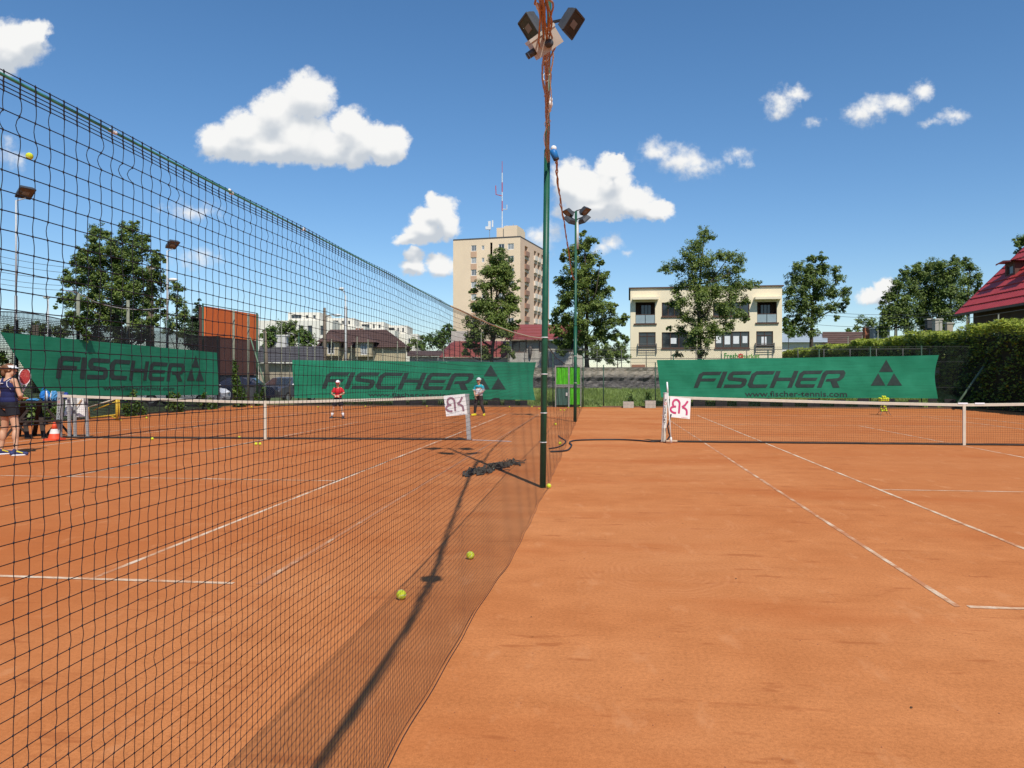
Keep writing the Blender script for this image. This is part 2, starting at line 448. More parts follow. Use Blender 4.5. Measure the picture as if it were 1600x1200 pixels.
    # sweeping marks from the drag mat
    for cx, cy, sc, ph in ((.95, 6.6, 7.0, 1.0), (.55, 5.0, 6.0, .4), (1.9, 10.0, 8.0, 2.0)):
        mp2 = nt.nodes.new('ShaderNodeMapping'); mp2.inputs['Location'].default_value = (-cx, -cy, 0); mp2.inputs['Scale'].default_value = (1.0, .8, 1)
        wob = nt.nodes.new('ShaderNodeTexNoise'); wob.inputs['Scale'].default_value = 1.7; wob.inputs['Detail'].default_value = 3; nt.links.new(P, wob.inputs['Vector'])
        wv_ = nt.nodes.new('ShaderNodeVectorMath'); wv_.operation = 'MULTIPLY_ADD'; wv_.inputs[1].default_value = (.16, .16, 0); nt.links.new(wob.outputs['Color'], wv_.inputs[0]); nt.links.new(P, wv_.inputs[2]); nt.links.new(wv_.outputs[0], mp2.inputs[0])
        wv = nt.nodes.new('ShaderNodeTexWave'); wv.wave_type = 'RINGS'; wv.rings_direction = 'SPHERICAL'
        wv.inputs['Scale'].default_value = sc; wv.inputs['Distortion'].default_value = 1.6; wv.inputs['Detail Scale'].default_value = 1.5; wv.inputs['Detail'].default_value = 3
        wv.inputs['Phase Offset'].default_value = ph
        nt.links.new(mp2.outputs[0], wv.inputs[0])
        ln = nt.nodes.new('ShaderNodeVectorMath'); ln.operation = 'LENGTH'; nt.links.new(mp2.outputs[0], ln.inputs[0])
        mr = nt.nodes.new('ShaderNodeMapRange'); mr.interpolation_type = 'SMOOTHSTEP'
        mr.inputs[1].default_value = 1.1; mr.inputs[2].default_value = .3; nt.links.new(ln.outputs['Value'], mr.inputs[0])
        k = nt.nodes.new('ShaderNodeMath'); k.operation = 'MULTIPLY'; nt.links.new(mr.outputs[0], k.inputs[0])
        nt.links.new(ramp(nt, mid, [(.47, (0, 0, 0)), (.62, (.42, .42, .42))]), k.inputs[1])
        c = mixc(nt, k.outputs[0], c, ramp(nt, wv.outputs['Fac'], [(.2, (.42, .142, .045)), (.8, (.55, .215, .082))]))
    nt.links.new(c, b.inputs['Base Color'])
    b.inputs['Roughness'].default_value = .95; b.inputs['Specular IOR Level'].default_value = .12
    ad = nt.nodes.new('ShaderNodeMath'); ad.operation = 'MULTIPLY_ADD'; ad.inputs[1].default_value = .5
    nt.links.new(fine, ad.inputs[0]); nt.links.new(mid, ad.inputs[2])
    bump(nt, b, ad.outputs[0], .35, .006)
    return m
CLAY = clay_mat()
mb = MB(); mb.poly([(-19, -14, 0), (17.6, -14, 0), (17.6, 38.75, 0), (-19, 38.75, 0)])
struct('clay_ground', mb, CLAY)
g = M('rough_grass', (.085, .115, .035), .95, .35, 1.5, .5)
mb = MB(); mb.poly([(-1500, -700, -.03), (1500, -700, -.03), (1500, 2200, -.03), (-1500, 2200, -.03)])
struct('ground', mb, g)
# grass strip, bank and upper level behind the courts
GB = M('bank_grass', (.17, .23, .055), .95, .35, 2.5, .6)
mb = MB()
nx, ny = 60, 8
vs = []
for j in range(ny + 1):
    for i in range(nx + 1):
        x = -4.5 + (22.0 + 4.5) * i / nx; t = j / ny
        vs.append((x, 38.8 + 4.1 * t, .01 + .82 * t + .05 * math.sin(x * 1.7 + j) * (0 < j)))
mb.add(vs, [(j * (nx + 1) + i, j * (nx + 1) + i + 1, (j + 1) * (nx + 1) + i + 1, (j + 1) * (nx + 1) + i) for j in range(ny) for i in range(nx)])
struct('grass_bank', mb, GB, True)
mb = MB(); mb.box((6 + 30, 75 + 43.62, .98), (81, 150, 1.96)); struct('upper_ground', mb, g)

# court lines
def line_mat(nm='dusty_line_tape', k=0.0):
    m, nt, b, out = new_mat(nm)
    P = nt.nodes.new('ShaderNodeTexCoord').outputs['Object']
    f = tex_noise(nt, 2.2, 8, .72, vec=P); f2 = tex_noise(nt, 60, 4, .7, vec=P)
    c = ramp(nt, f, [(.38 + k, (.50, .20, .08)), (.45 + k, (.62, .38, .22)), (.56 + k, (.76, .60, .43))])
    c = mixc(nt, .5, c, ramp(nt, f2, [(.32, (.66, .48, .38)), (.5, (1.0, 1.0, 1.0)), (.7, (1.1, 1.1, 1.1))]), 'MULTIPLY')
    nt.links.new(c, b.inputs['Base Color']); b.inputs['Roughness'].default_value = .9
    return m
LM = line_mat('dusty_line_tape', .02); LM2 = line_mat('half_buried_line', .09); LM3 = line_mat('buried_line', .17)
LCOUNT = [0]
def court_line(p, q, w=.042, mat=None):
    LCOUNT[0] += 1
    p, q = Vector(p), Vector(q); d = (q - p).normalized(); n = Vector((-d.y, d.x, 0)) * w / 2
    seg = max(2, int((q - p).length / .25)); vs = []; zz = .0024 + .0004 * (LCOUNT[0] % 5)
    for i in range(seg + 1):
        c = p.lerp(q, i / seg); k = n * random.uniform(.82, 1.08); j = n * random.uniform(-.12, .12)
        vs += [c + k + j + UP * zz, c - k + j + UP * zz]
    mb = MB(); mb.add(vs, [(2 * i, 2 * i + 1, 2 * i + 3, 2 * i + 2) for i in range(seg)])
    struct('court_line', mb, mat or LM)
YB, YS, YN, YS2, YB2 = 5.43, 10.92, 18.16, 25.0, 31.0
XR = (2.33, 3.70, 7.85, 12.0, 13.37)
XL = (-2.49, -3.80, -8.02, -12.15, -13.46)
for X in (XR, XL):
    for k in (0, 1, 3, 4): court_line((X[k], YB, 0), (X[k], YB2, 0), .045, LM3 if X[k] == -2.49 else (LM2 if k == 0 else None))
    court_line((X[2], YS, 0), (X[2], YS2, 0))
    for y in (YS, YS2): court_line((X[1], y, 0), (X[3], y, 0))
    court_line((X[0], YB2, 0), (X[4], YB2, 0), .07)
court_line((2.40, YB, 0), (13.37, YB, 0), .055)
court_line((-2.68, YB, 0), (-13.46, YB, 0), .055)

# ------------------------------------------------------------------ divider net
NETM = M('black_net_cord', (.013, .013, .02), .7, 0)
CABG = M('green_coated_cable', (.05, .26, .17), .4, .35, 40, 0)
ROPE = M('pale_rope', (.48, .43, .30), .8, .2, 30)
TIEW = M('white_tie', (.75, .75, .72), .5, .1, 20)
def net_top(y):
    return np.interp(y, [-6, 1.0, 2.4, 4.0, 5.6, 7.1, 8.8, 10.58, 14, 18, 22, 26.07, 32, 38.6], [2.0, 1.925, 1.912, 1.892, 1.895, 1.918, 1.965, 2.035, 1.86, 1.79, 1.84, 2.0, 1.85, 1.95])
def net_x(y, z):
    hem = np.interp(y, [-3, 4.6, 6.0, 10.6, 26, 38], [-.825, -.82, -.748, -.735, -.84, -.93])
    top = np.interp(y, [-3, 10.6, 26, 38], [-.80, -.80, -.88, -.95])
    k = np.clip(1 - z / 1.9, 0, 1)
    return (top + (hem - top) * k ** 1.6 + .008 * np.sin(y * 1.9 + z * 1.1) * k + .006 * np.clip(1 - z / .5, 0, 1) * np.sin(y * 3.1 + .5) + .004 * np.sin(y * 7.3 + 3 * z))
def build_divider():
    ys = np.arange(-3.0, 38.5, .0287)
    NC, NR = len(ys), 74
    t = thing('divider_net', (-.8, 10, 0), 'tall black mesh net hung from a green cable, dividing the two clay courts', 'net')
    og = ORG[t.name]
    top = net_top(ys)
    offs = [-.0055, .0085, .0145, .0205]
    k = np.arange(NR - len(offs))
    Z = np.empty((NC, NR)); Y = np.empty((NC, NR))
    for i, o in enumerate(offs): Z[:, i] = top - o
    sp = (top - .052) / (NR - len(offs))
    for j in k: Z[:, len(offs) + j] = top - .046 - sp * j
    sm = RNG.normal(0, 1, (NC, NR))
    for _ in range(3): sm = (sm + np.roll(sm, 1, 0) + np.roll(sm, -1, 0)) / 3
    sag = RNG.normal(0, 1, (NC, NR))
    for _ in range(2): sag = (sag + np.roll(sag, 1, 0) + np.roll(sag, -1, 0) + np.roll(sag, 1, 1) + np.roll(sag, -1, 1)) / 5
    low = np.clip((np.arange(NR) - 3) / 6, 0, 1)[None]
    Z = Z + sag * .0016 * low
    Z = Z + .0025 * np.sin(ys[:, None] * 5.2) * np.exp(-np.arange(NR)[None] / 14.) * low
    Z = np.maximum(Z, .006)
    lean = np.cumsum(RNG.normal(0, .0004, (NC, NR)), axis=1)
    Y = ys[:, None] + sm * .0016 + lean * .6 + .0014 * np.sin(np.arange(NR)[None] * .9 + ys[:, None] * 3) * low
    X = net_x(ys[:, None] + 0 * Z, Z)
    P = np.stack([X, Y, Z], -1)
    yc = ys
    rv = np.interp(yc, [0, 1, 4, 8, 12, 20], [.00074, .00072, .00052, .00036, .00024, .00017])
    rh = rv * 1.25
    # horizontals
    A = P[:-1].reshape(-1, 3); B = P[1:].reshape(-1, 3); R = np.repeat(rh[:-1], NR)
    V1, F1 = seg_tubes(A, B, R)
    # verticals: bowed between knots
    a = P[:, :-1]; b = P[:, 1:]
    bow = RNG.normal(0, 1, (NC, NR - 1)); bow = (bow + np.roll(bow, 1, 0)) * .7
    amp = .0011 + .0036 * np.exp(-np.abs(np.arange(NR - 1) - 3.5) / 1.4)[None]
    amp = amp * (np.arange(NR - 1)[None] > 2)
    mid = (a + b) / 2; mid[..., 1] += bow * amp; mid[..., 0] += bow[::-1] * amp * .5
    near = ys < 5.0
    an, bn = a[near], b[near]
    bo = np.stack([(bow[::-1] * amp * .5)[near], (bow * amp)[near], np.zeros_like(bow)[near]], -1)
    K = 4; pts = [an + (bn - an) * (k / K) + bo * math.sin(math.pi * k / K) for k in range(K + 1)]
    q1 = np.concatenate([p.reshape(-1, 3) for p in pts[:-1]] + [a[~near].reshape(-1, 3)])
    q2 = np.concatenate([p.reshape(-1, 3) for p in pts[1:]] + [b[~near].reshape(-1, 3)])
    nn = int(near.sum()) * (NR - 1)
    rr = np.concatenate([np.repeat(rv[near], NR - 1)] * K + [np.repeat(rv[~near], NR - 1)])
    ktop = np.tile((np.arange(NR - 1) < 3) * .0006, near.sum())
    for k in range(K): rr[k * nn:(k + 1) * nn] += ktop
    V2, F2 = seg_tubes(q1, q2, rr)
    V = np.concatenate([V1, V2]); Fc = np.concatenate([F1, F2 + len(V1)])
    V -= np.array(og)
    link('netting', mesh_np('netting', V, Fc, NETM), parent=t, kind='stuff')
    kn = P[(ys > -.2) & (ys < 7)].reshape(-1, 3) - np.array(og)
    yk = kn[:, 1] + og.y
    s = np.interp(yk, [1, 4, 7], [.0024, .0020, .0013])[:, None]
    O = np.array([[1, 0, 0], [-1, 0, 0], [0, 1, 0], [0, -1, 0], [0, 0, 1], [0, 0, -1]], float)
    Vk = (kn[:, None, :] + O[None] * s[:, None, :] * np.array([.8, 1.1, 1.2])).reshape(-1, 3)
    T = np.array([[0, 2, 4], [2, 1, 4], [1, 3, 4], [3, 0, 4], [2, 0, 5], [1, 2, 5], [3, 1, 5], [0, 3, 5]])
    Fk = (np.arange(len(kn))[:, None, None] * 6 + T[None]).reshape(-1, 3)
    link('net_knots', mesh_np('net_knots', Vk, Fk, NETM), parent=t, kind='stuff')
    yy = np.arange(-6, 4.15, .12)
    mb = MB(); mb.tube([(-.80, y, float(net_top(y))) for y in yy], .0024, 8); part('cable', mb, CABG, t, True)
    yy = np.concatenate([np.arange(4.1, 10.6, .25), [10.58]])
    mb = MB(); mb.tube([(-.80 + .0015 * math.sin(y * 9), y, float(net_top(y)) + .004) for y in yy], .0055, 7); part('rope', mb, ROPE, t, True)
    yy = np.arange(10.6, 38.6, .4)
    mb = MB(); mb.tube([(float(net_x(y, 1.9)), y, float(net_top(y)) + .002) for y in yy], .006, 6); part('rope', mb, NETM, t, True)
    # weighted hem lying on the clay
    yy = np.arange(-3, 38.4, .1)
    mb = MB(); mb.tube([(float(net_x(y, .01)) + .004, y, .006) for y in yy], .0022, 5)
    mb.tube([(float(net_x(y, .01)) - .012 + .004 * math.sin(y * 1.3), y, .004) for y in yy], .0014, 5)
    part('hem_cord', mb, NETM, t, True)
    for u in (176, 361, 474, 688):
        d = 1215 * .8 / (.9934 * (940 - u)); y = (d - .8 * .1145) / .9934
        z = float(net_top(y)); mb = MB()
        for j in range(3): mb.sph((-.80 + random.uniform(-.002, .002), y + (j - 1) * .006, z + random.uniform(-.001, .004)), (.0032, .0045, .0034), 8, 6)
        part('tie', mb, TIEW if u < 600 else M('leaf_bit', (.06, .16, .03), .7, .2), t, True)
build_divider()

# ------------------------------------------------------------------ floodlight poles
PGREEN = M('pole_green_paint', (.012, .085, .045), .42, .22, 9, .1)
STEEL = M('galvanised_steel', (.42, .43, .42), .45, .15, 10, .05, .6)
DKMET = M('dark_grey_metal', (.06, .065, .07), .45, .2, 12)
BRACK = M('bracket_black', (.03, .03, .032), .5, .1)
LGLASS = M('lamp_glass', (.07, .06, .05), .12, .25, 8, 0, 0, .6)
LREFL = M('lamp_reflector', (.22, .20, .18), .3, .15, 20)
def floodlight(parent, c, n, w=.34, h=.30, dep=.15, roll=0.0):
    """box floodlight: tapered housing, glass front facing n, bracket to the pole"""
    n = Vector(n).normalized(); c = Vector(c)
    x = n.cross(UP).normalized(); y = x.cross(n).normalized()
    if roll:
        R = Matrix.Rotation(roll, 3, n); x = R @ x; y = R @ y
    def ring(s, z): return [c + x * (a * w / 2 * s) + y * (b * h / 2 * s) + n * z for a, b in ((-1, -1), (1, -1), (1, 1), (-1, 1))]
    mb = MB(); r0, r1, r2, r3 = ring(1, 0), ring(1.0, -.035), ring(.82, -dep * .8), ring(.5, -dep)
    vs = r0 + r1 + r2 + r3; fs = [(12, 15, 14, 13)]
    for k in range(3):
        for i in range(4): fs.append((k * 4 + i, k * 4 + (i + 1) % 4, k * 4 + 4 + (i + 1) % 4, k * 4 + 4 + i)[::-1])
    mb.add(vs, fs)
    for i in range(4):  # rim
        a, b = r0[i], r0[(i + 1) % 4]; mb.bar(a, b, .022, .022, n)
    for k in range(5): mb.box(c + x * ((k - 2) * w * .13) - n * (dep * .92), (.008, h * .45, .03), (x, y, n))
    head = part('floodlight', mb, DKMET, parent)
    mb = MB(); q = ring(.93, .002); mb.poly(q); part('glass', mb, LGLASS, head)
    mb = MB(); mb.box(c + n * .005, (w * .45, h * .3, .004), (x, y, n)); part('bulb', mb, LREFL, head)
    return x, y
def light_pole(base, top, r0, r1, zswap, name, label, heads, group, bands=()):
    base, top = Vector(base), Vector(top)
    t = thing(name, base, label, 'light pole', group)
    mid = base.lerp(top, zswap / (top.z - base.z))
    mb = MB(); mb.tube([base - UP * .05, base.lerp(mid, .5), mid], [r0, r0, r0 * .97], 16); mb.tube([mid, mid + (top - mid) * .01, top], [r0, r1, r1], 14)
    part('pole', mb, PGREEN, t, True)
    for z in bands:
        p = base.lerp(top, z / top.z); mb = MB(); mb.tube([p - UP * .006, p + UP * .006], r0 + .004, 14); part('band', mb, TIEW, t, True)
    for (c, n, arm) in heads:
        n = Vector(n).normalized(); c = Vector(c)
        floodlight(t, c, n)
        p = base.lerp(top, (c.z + arm) / top.z)
        mb = MB(); bk = c - n * .15
        mb.bar(p, Vector((bk.x, bk.y, bk.z)), .03); part('bracket', mb, BRACK, t)
    return t
b1 = gnd(848, 762)
P1X, P1Y = b1.x, b1.y
top1 = Vector((P1X + .10, P1Y + .02, 7.6))
def p1(z): return Vector((P1X, P1Y, 0)).lerp(top1, z / 7.6)
h = []
cR = at(896, 38, P1Y - .15); cL = at(826, 44, P1Y - .1)
h.append((cR, (.76, -.26, -.6), .1)); h.append((cL, (-.74, -.34, -.58), .1))
h.append((p1(7.3) + Vector((.36, .05, 0)), (.6, .4, -.65), .05)); h.append((p1(7.3) + Vector((-.36, .05, 0)), (-.6, .4, -.65), .05))
pole1 = light_pole((P1X, P1Y, 0), top1, .043, .030, 4.6, 'light_pole', 'nearest dark green floodlight pole with an orange cable bundle tied to it', h,
                   'floodlight poles on the divider line', (1.02, 1.55, 2.05, .62))
b2 = gnd(898.5, 659)
zt = at(898, 337, b2.dot(FW)).z
P2 = Vector((b2.x, b2.y, 0))
h = []
for (u, v, n) in ((887, 334, (-.55, -.3, -.75)), (915, 331, (.55, -.3, -.75)), (889, 346, (-.5, .35, -.7)), (914, 345, (.5, .35, -.7))):
    h.append((at(u, v, b2.dot(FW) - .1), n, .05))
pole2 = light_pole(P2, P2 + Vector((.03, 0, zt + .15)), .055, .04, 3.2, 'light_pole', 'farther green pole carrying four dark floodlights in front of the tall tree', h,
                   'floodlight poles on the divider line', (1.3, 2.2))
mb = MB(); p = at(902, 368, b2.dot(FW)); mb.tube([p - UP * .45, p + UP * .45], .05, 8)
part('ballast_box', mb, M('pale_grey_plastic', (.55, .55, .53), .5, .08), pole2, True)

# orange cable bundle, junction box, plug, hanging cable
ORC = M('orange_cable', (.36, .175, .08), .55, .35, 60)
WHC = M('white_cable', (.7, .68, .64), .5, .1, 40)
bpts = [at(857, 250, P1Y - .1), at(857, 205, 8.2), at(856, 165, 6.3), at(853.5, 110, 4.5), at(852, 68, 3.55), at(848, 0, 3.05), at(845, -70, 2.6), Vector((-.11, .63, 2.95)), Vector((-.02, -2.5, 3.25)), Vector((.05, -7, 4.1))]
def spline(pts, n):
    pts = [Vector(p) for p in pts]; out = []
    for i in range(len(pts) - 1):
        p0, p1_, p2, p3 = pts[max(i - 1, 0)], pts[i], pts[i + 1], pts[min(i + 2, len(pts) - 1)]
        for k in range(n):
            t = k / n
            out.append(.5 * ((2 * p1_) + (p2 - p0) * t + (2 * p0 - 5 * p1_ + 4 * p2 - p3) * t * t + (3 * p1_ - p0 - 3 * p2 + p3) * t ** 3))
    out.append(pts[-1]); return out
path = spline(bpts, 22)
bun = thing('cable_bundle', bpts[0], 'tangled bundle of orange brown cables strung overhead from the nearest pole', 'cable')
NPATH = len(path)
for j in range(12):
    mb = MB(); a0 = random.uniform(0, 6.3); tw = random.uniform(-.5, .5); pts = []
    rb = random.uniform(.006, .024) if j < 9 else .034
    for i, p in enumerate(path):
        d = (path[min(i + 1, NPATH - 1)] - path[max(i - 1, 0)]).normalized()
        x = d.cross(UP).normalized(); y = x.cross(d)
        grow = 1.0 if i > 40 else .9 + .6 * (1 - i / 40)
        rr = rb * grow * (1 + .35 * math.sin(i * .23 + j * 2)) ; a = a0 + tw * i * .12
        pts.append(p + x * (rr * math.cos(a)) + y * (rr * math.sin(a)) + Vector((random.gauss(0, .0007), 0, random.gauss(0, .0007))))
    mb.tube(pts, .0042, 6); part('cable_strand', mb, ORC if j < 11 else WHC, bun, True)
for i in range(2, NPATH - 70, 3):   # loose loops and ties
    if random.random() < .6:
        p = path[i]; mb = MB(); R = random.uniform(.018, .034) * (1.2 if i < 30 else .85); ang = random.uniform(0, 3)
        X = Vector((math.cos(ang), .3 * math.sin(ang), .2)); Zv = Vector((random.uniform(-.3, .3), .2, 1))
        c = p + X * random.uniform(-.02, .02)
        mb.tube([c + X * (R * math.cos(t)) + Zv * (R * math.sin(t)) for t in [k * .62 for k in range(9)]], .003, 5)
        part('tie_loop', mb, random.choice((ORC, ORC, WHC)), bun, True)
mb = MB(); c = at(860, 163, 6.2)
mb.sph(c, (.02, .03, .03), 8, 6); mb.sph(c + Vector((.004, .0, .035)), (.015, .02, .022), 8, 6); mb.sph(c + Vector((-.006, .02, -.035)), (.014, .02, .02), 8, 6)
part('tape_wrap', mb, WHC, bun, True)
# junction box
c = at(852, 68, 3.50)
bx = Vector((.80, .05, .56)).normalized(); bz = Vector((-.45, -.35, .72)).normalized(); by = bz.cross(bx).normalized(); bz = bx.cross(by).normalized()
jb = thing('junction_box', c, 'grey cream plastic junction box hanging on the cable bundle near the pole top', 'junction box')
JB = M('cream_plastic', (.50, .45, .37), .5, .1, 12); JL = M('cream_lid', (.58, .55, .46), .45, .08, 12)
mb = MB(); mb.box(c, (.125, .105, .075), (bx, by, bz)); part('box', mb, JB, jb)
mb = MB(); mb.box(c + bz * .045, (.133, .113, .014), (bx, by, bz)); part('lid', mb, JL, jb)
for (a, b) in ((-.055, -.3), (-.055, .45), (.0, -1)):
    mb = MB()
    if b > -1: p = c + bx * (-.0625) + by * (b * .08); mb.tube([p, p - bx * .03], .016, 10)
    else: p = c - by * .0525 - bz * .008; mb.tube([p, p - by * .025], .018, 10)
    part('cable_gland', mb, DKMET, jb, True)
# blue plug
c = at(866, 241, P1Y - .12)
pl = thing('power_plug', c, 'blue power plug with white cap hanging at the end of the cable bundle', 'plug')
ax = Vector((.35, 0, -.9)).normalized()
mb = MB(); mb.tube([c - ax * .06, c - ax * .02, c + ax * .06, c + ax * .065], [.04, .048, .042, .03], 12); part('plug_body', mb, M('blue_plastic', (.02, .16, .42), .4, .1), pl, True)
mb = MB(); mb.tube([c + ax * .066, c + ax * .085], .04, 12); part('plug_rim', mb, BRACK, pl, True)
mb = MB(); c2 = c - ax * .075 + Vector((.02, 0, .01)); mb.sph(c2, (.04, .035, .04), 10, 8); part('cap', mb, TIEW, pl, True)
# hanging cable to the second pole
hp = [c + ax * .08, at(871, 285, 12.5), at(878, 330, 15.5), at(887, 385, 19.5), at(893, 425, 23.5), at(897.5, 438, 25.9)]
mb = MB(); sp = spline(hp, 10); mb.tube([p + Vector((random.gauss(0, .006), 0, random.gauss(0, .006))) for p in sp], .012, 6)
mb.tube([p + Vector((random.gauss(0, .006) + .012, 0, .008)) for p in sp], .009, 6)
solo('orange_cable', mb, ORC, c, 'orange cable sagging between the nearest pole and the farther pole', 'cable', smooth=True)

# ------------------------------------------------------------------ tennis balls
BALLM = M('tennis_felt', (.60, .66, .035), .9, .12, 60, .5)
SEAM = M('ball_seam', (.75, .76, .62), .8, .05)
def ball_mesh():
    mb = MB(); mb.sph((0, 0, 0), .0335, 16, 12)
    return mesh_from('tennis_ball', mb.v, mb.f, BALLM, True)
def seam_mesh():
    mb = MB(); pts = []
    for k in range(37):
        t = 2 * math.pi * k / 36; a = .44
        x = math.cos(t) + a * math.cos(3 * t) * .5; y = math.sin(t) - a * math.sin(3 * t) * .5; z = 1.1 * math.sin(2 * t) * .7
        pts.append(Vector((x, y, z)).normalized() * .0335)
    mb.tube(pts, .0011, 5)
    return mesh_from('seam', mb.v, mb.f, SEAM, True)
BME, SME = ball_mesh(), seam_mesh()
BG = 'tennis balls scattered on the clay'
def ball(p, label, seam=False, group=BG, s=1.0):
    o = link('tennis_ball', BME, p, label=label, cat='ball', group=group)
    o.rotation_euler = (random.uniform(0, 6), random.uniform(0, 6), random.uniform(0, 6)); o.scale = (s, s, s)
    if seam:
        k = link('seam', SME, parent=o)
    return o
def gball(u, v, label, seam=False, d=None):
    p = gnd(u, v + .0335 * F / (F * HEYE / max(v - V0, 1)) * .8)
    ball((p.x, p.y, .0335), label, seam)
gball(627, 931, 'nearest yellow ball on the clay, left of the long wavy cable shadow', True)
gball(735, 869, 'yellow ball on the clay just right of the long wavy cable shadow', True)
gball(857.5, 760, 'yellow ball touching the foot of the nearest green pole', True)
gball(406, 694, 'right one of the two yellow balls side by side below the left net strap', True)
gball(400, 694, 'left one of the two yellow balls side by side below the left net strap', True)
gball(374, 684, 'lone yellow ball just left of the left net centre strap')
gball(238, 686, 'lone yellow ball by the left net, farthest left along its foot')
gball(875, 693, 'yellow ball behind the divider net by the bend of the black hose')
gball(868, 663, 'yellow ball behind the divider net left of the farther pole foot')
for u, v, l in ((888, 637, 'topmost of three small balls before the green gate'), (882, 641, 'right lower of three small balls before the green gate'),
                (876, 641, 'left lower of three small balls before the green gate'), (906, 636, 'small ball at the right foot of the green gate'),
                (842, 638.5, 'tiny ball just left of the nearest pole, out by the far fence'), (831, 635.5, 'tiny ball below the right end of the middle green banner'),
                (796, 636, 'tiny ball below the triangle logo of the middle green banner'), (571, 635, 'tiny pale ball right of the boy in red by the far fence'),
                (497, 636, 'tiny pale ball left of the boy in red by the far fence'), (229, 653, 'tiny pale ball behind the left net, beside the ivy bush'),
                (393, 636, 'tiny pale ball behind the left net strap in the far left corner'), (667, 635, 'tiny pale ball behind the left net, below the second banner word')):
    gball(u, v, l)
ball(at(46, 244, 7.4), 'yellow ball flying high in the air over the left court', True, None)

# ------------------------------------------------------------------ tennis nets
TAPE = M('net_tape_white', (.58, .51, .40), .8, .1, 10)
POSTW = M('post_white', (.70, .68, .62), .5, .12, 8)
POSTG = M('post_grey', (.36, .36, .35), .55, .2, 10)
SIGNW = M('sign_white', (.80, .79, .76), .7, .04, 4)
PINK = M('print_pink', (.55, .05, .16), .6, .05)
PURP = M('print_faded', (.30, .16, .20), .6, .1)
BLK = M('black_print', (.02, .02, .022), .6, 0)
REDP = M('red_print', (.6, .12, .09), .6, 0)
def tennis_net(A, Bp, strap_t, z_end, z_mid, label, nm_strap=True):
    A, Bp = Vector(A), Vector(Bp); L = (Bp - A).length; d = (Bp - A).normalized(); n = Vector((-d.y, d.x, 0))
    t = thing('tennis_net', A.lerp(Bp, .5), label, 'net')
    og = np.array(ORG[t.name])
    def zt(s):
        q = s / L
        a = abs(q - strap_t) / (strap_t if q < strap_t else 1 - strap_t)
        return z_mid + (z_end - z_mid) * (a ** 1.25)
    ss = np.arange(0, L, .048); rows = 19
    Pg = np.zeros((len(ss), rows, 3))
    for i, s in enumerate(ss):
        for k in range(rows):
            q = k / (rows - 1); z = .05 + (zt(s) - .06) * (1 - q)
            p = A + d * s + n * (.03 * math.sin(s * 2.1) * (q * (1 - q)) + .01 * math.sin(s * 5 + k * .5))
            Pg[i, k] = (p.x, p.y, z + .004 * math.sin(s * 6 + k))
    V1, F1 = seg_tubes(Pg[:-1].reshape(-1, 3), Pg[1:].reshape(-1, 3), [.0016])
    V2, F2 = seg_tubes(Pg[:, :-1].reshape(-1, 3), Pg[:, 1:].reshape(-1, 3), [.0016])
    V = np.concatenate([V1, V2]) - og; Fc = np.concatenate([F1, F2 + len(V1)])
    link('netting', mesh_np('netting', V, Fc, NETM), parent=t, kind='stuff')
    mb = MB(); st = [i * L / 60 for i in range(61)]
    for sgn in (-1, 1):
        vs = []
        for s in st:
            p = A + d * s + n * (.012 * sgn); z = zt(s); vs += [(p.x, p.y, z - .055), (p.x, p.y, z)]
        mb.add(vs, [(2 * i, 2 * i + 2, 2 * i + 3, 2 * i + 1) for i in range(60)])
    vs = []
    for s in st:
        p = A + d * s; z = zt(s); vs += [(p.x - n.x * .012, p.y - n.y * .012, z), (p.x + n.x * .012, p.y + n.y * .012, z), (p.x, p.y, z + .008)]
    mb.add(vs, [(3 * i, 3 * i + 3, 3 * i + 5, 3 * i + 2) for i in range(60)] + [(3 * i + 2, 3 * i + 5, 3 * i + 4, 3 * i + 1) for i in range(60)])
    part('tape', mb, TAPE, t, True)
    mb = MB(); p = A + d * (L * strap_t)
    mb.box((p.x, p.y, z_mid / 2 + .01), (.06, .036, z_mid + .01), (d, n, UP)); part('centre_strap', mb, TAPE, t)
    mb = MB(); mb.tube([A + d * (L * i / 80) + n * (.03 + .015 * math.sin(i * .6)) + UP * .022 for i in range(81)], .02, 6); part('hem', mb, M('net_hem', (.04, .036, .032), .9, .3), t, True)
    return t, d, n, zt
def mirrored_letters(t, c, X, Y, w, h, mat, nrm):
    """the two-letter emblem as it reads from this side: a mirrored B joined to a K"""
    def P(a, b): return c + X * ((a - .5) * w) + Y * ((b - .5) * h) - nrm * .006
    sw = w * .088
    def stroke(pts):
        mb = MB(); vs = []
        for i, p in enumerate(pts):
            q0 = Vector(pts[max(i - 1, 0)]); q1 = Vector(pts[min(i + 1, len(pts) - 1)]); dd = (q1 - q0)
            dd = X * dd.x * w + Y * dd.y * h; dd.normalize(); nn = nrm.cross(dd).normalized()
            o = P(*p); vs += [o + nn * sw / 2, o - nn * sw / 2]
        mb.add(vs, [(2 * i, 2 * i + 1, 2 * i + 3, 2 * i + 2) for i in range(len(pts) - 1)])
        mb.add([v - nrm * .003 for v in vs], [(2 * i, 2 * i + 1, 2 * i + 3, 2 * i + 2)[::-1] for i in range(len(pts) - 1)])
        return mb
    def arc(cx, cy, rx, ry, a0, a1, k=12): return [(cx + rx * math.cos(math.radians(a0 + (a1 - a0) * i / k)), cy + ry * math.sin(math.radians(a0 + (a1 - a0) * i / k))) for i in range(k + 1)]
    part('emblem_stroke', stroke([(.46, .22), (.47, .60)] + arc(.31, .68, .165, .19, 0, 215)), mat, t)
    part('emblem_stroke', stroke(arc(.27, .38, .22, .155, 80, 285)), mat, t)
    part('emblem_stroke', stroke([(.86, .86), (.74, .66), (.60, .545)]), mat, t)
    part('emblem_stroke', stroke([(.615, .53)] + [(.74, .50), (.82, .42), (.84, .32), (.835, .18)]), mat, t)
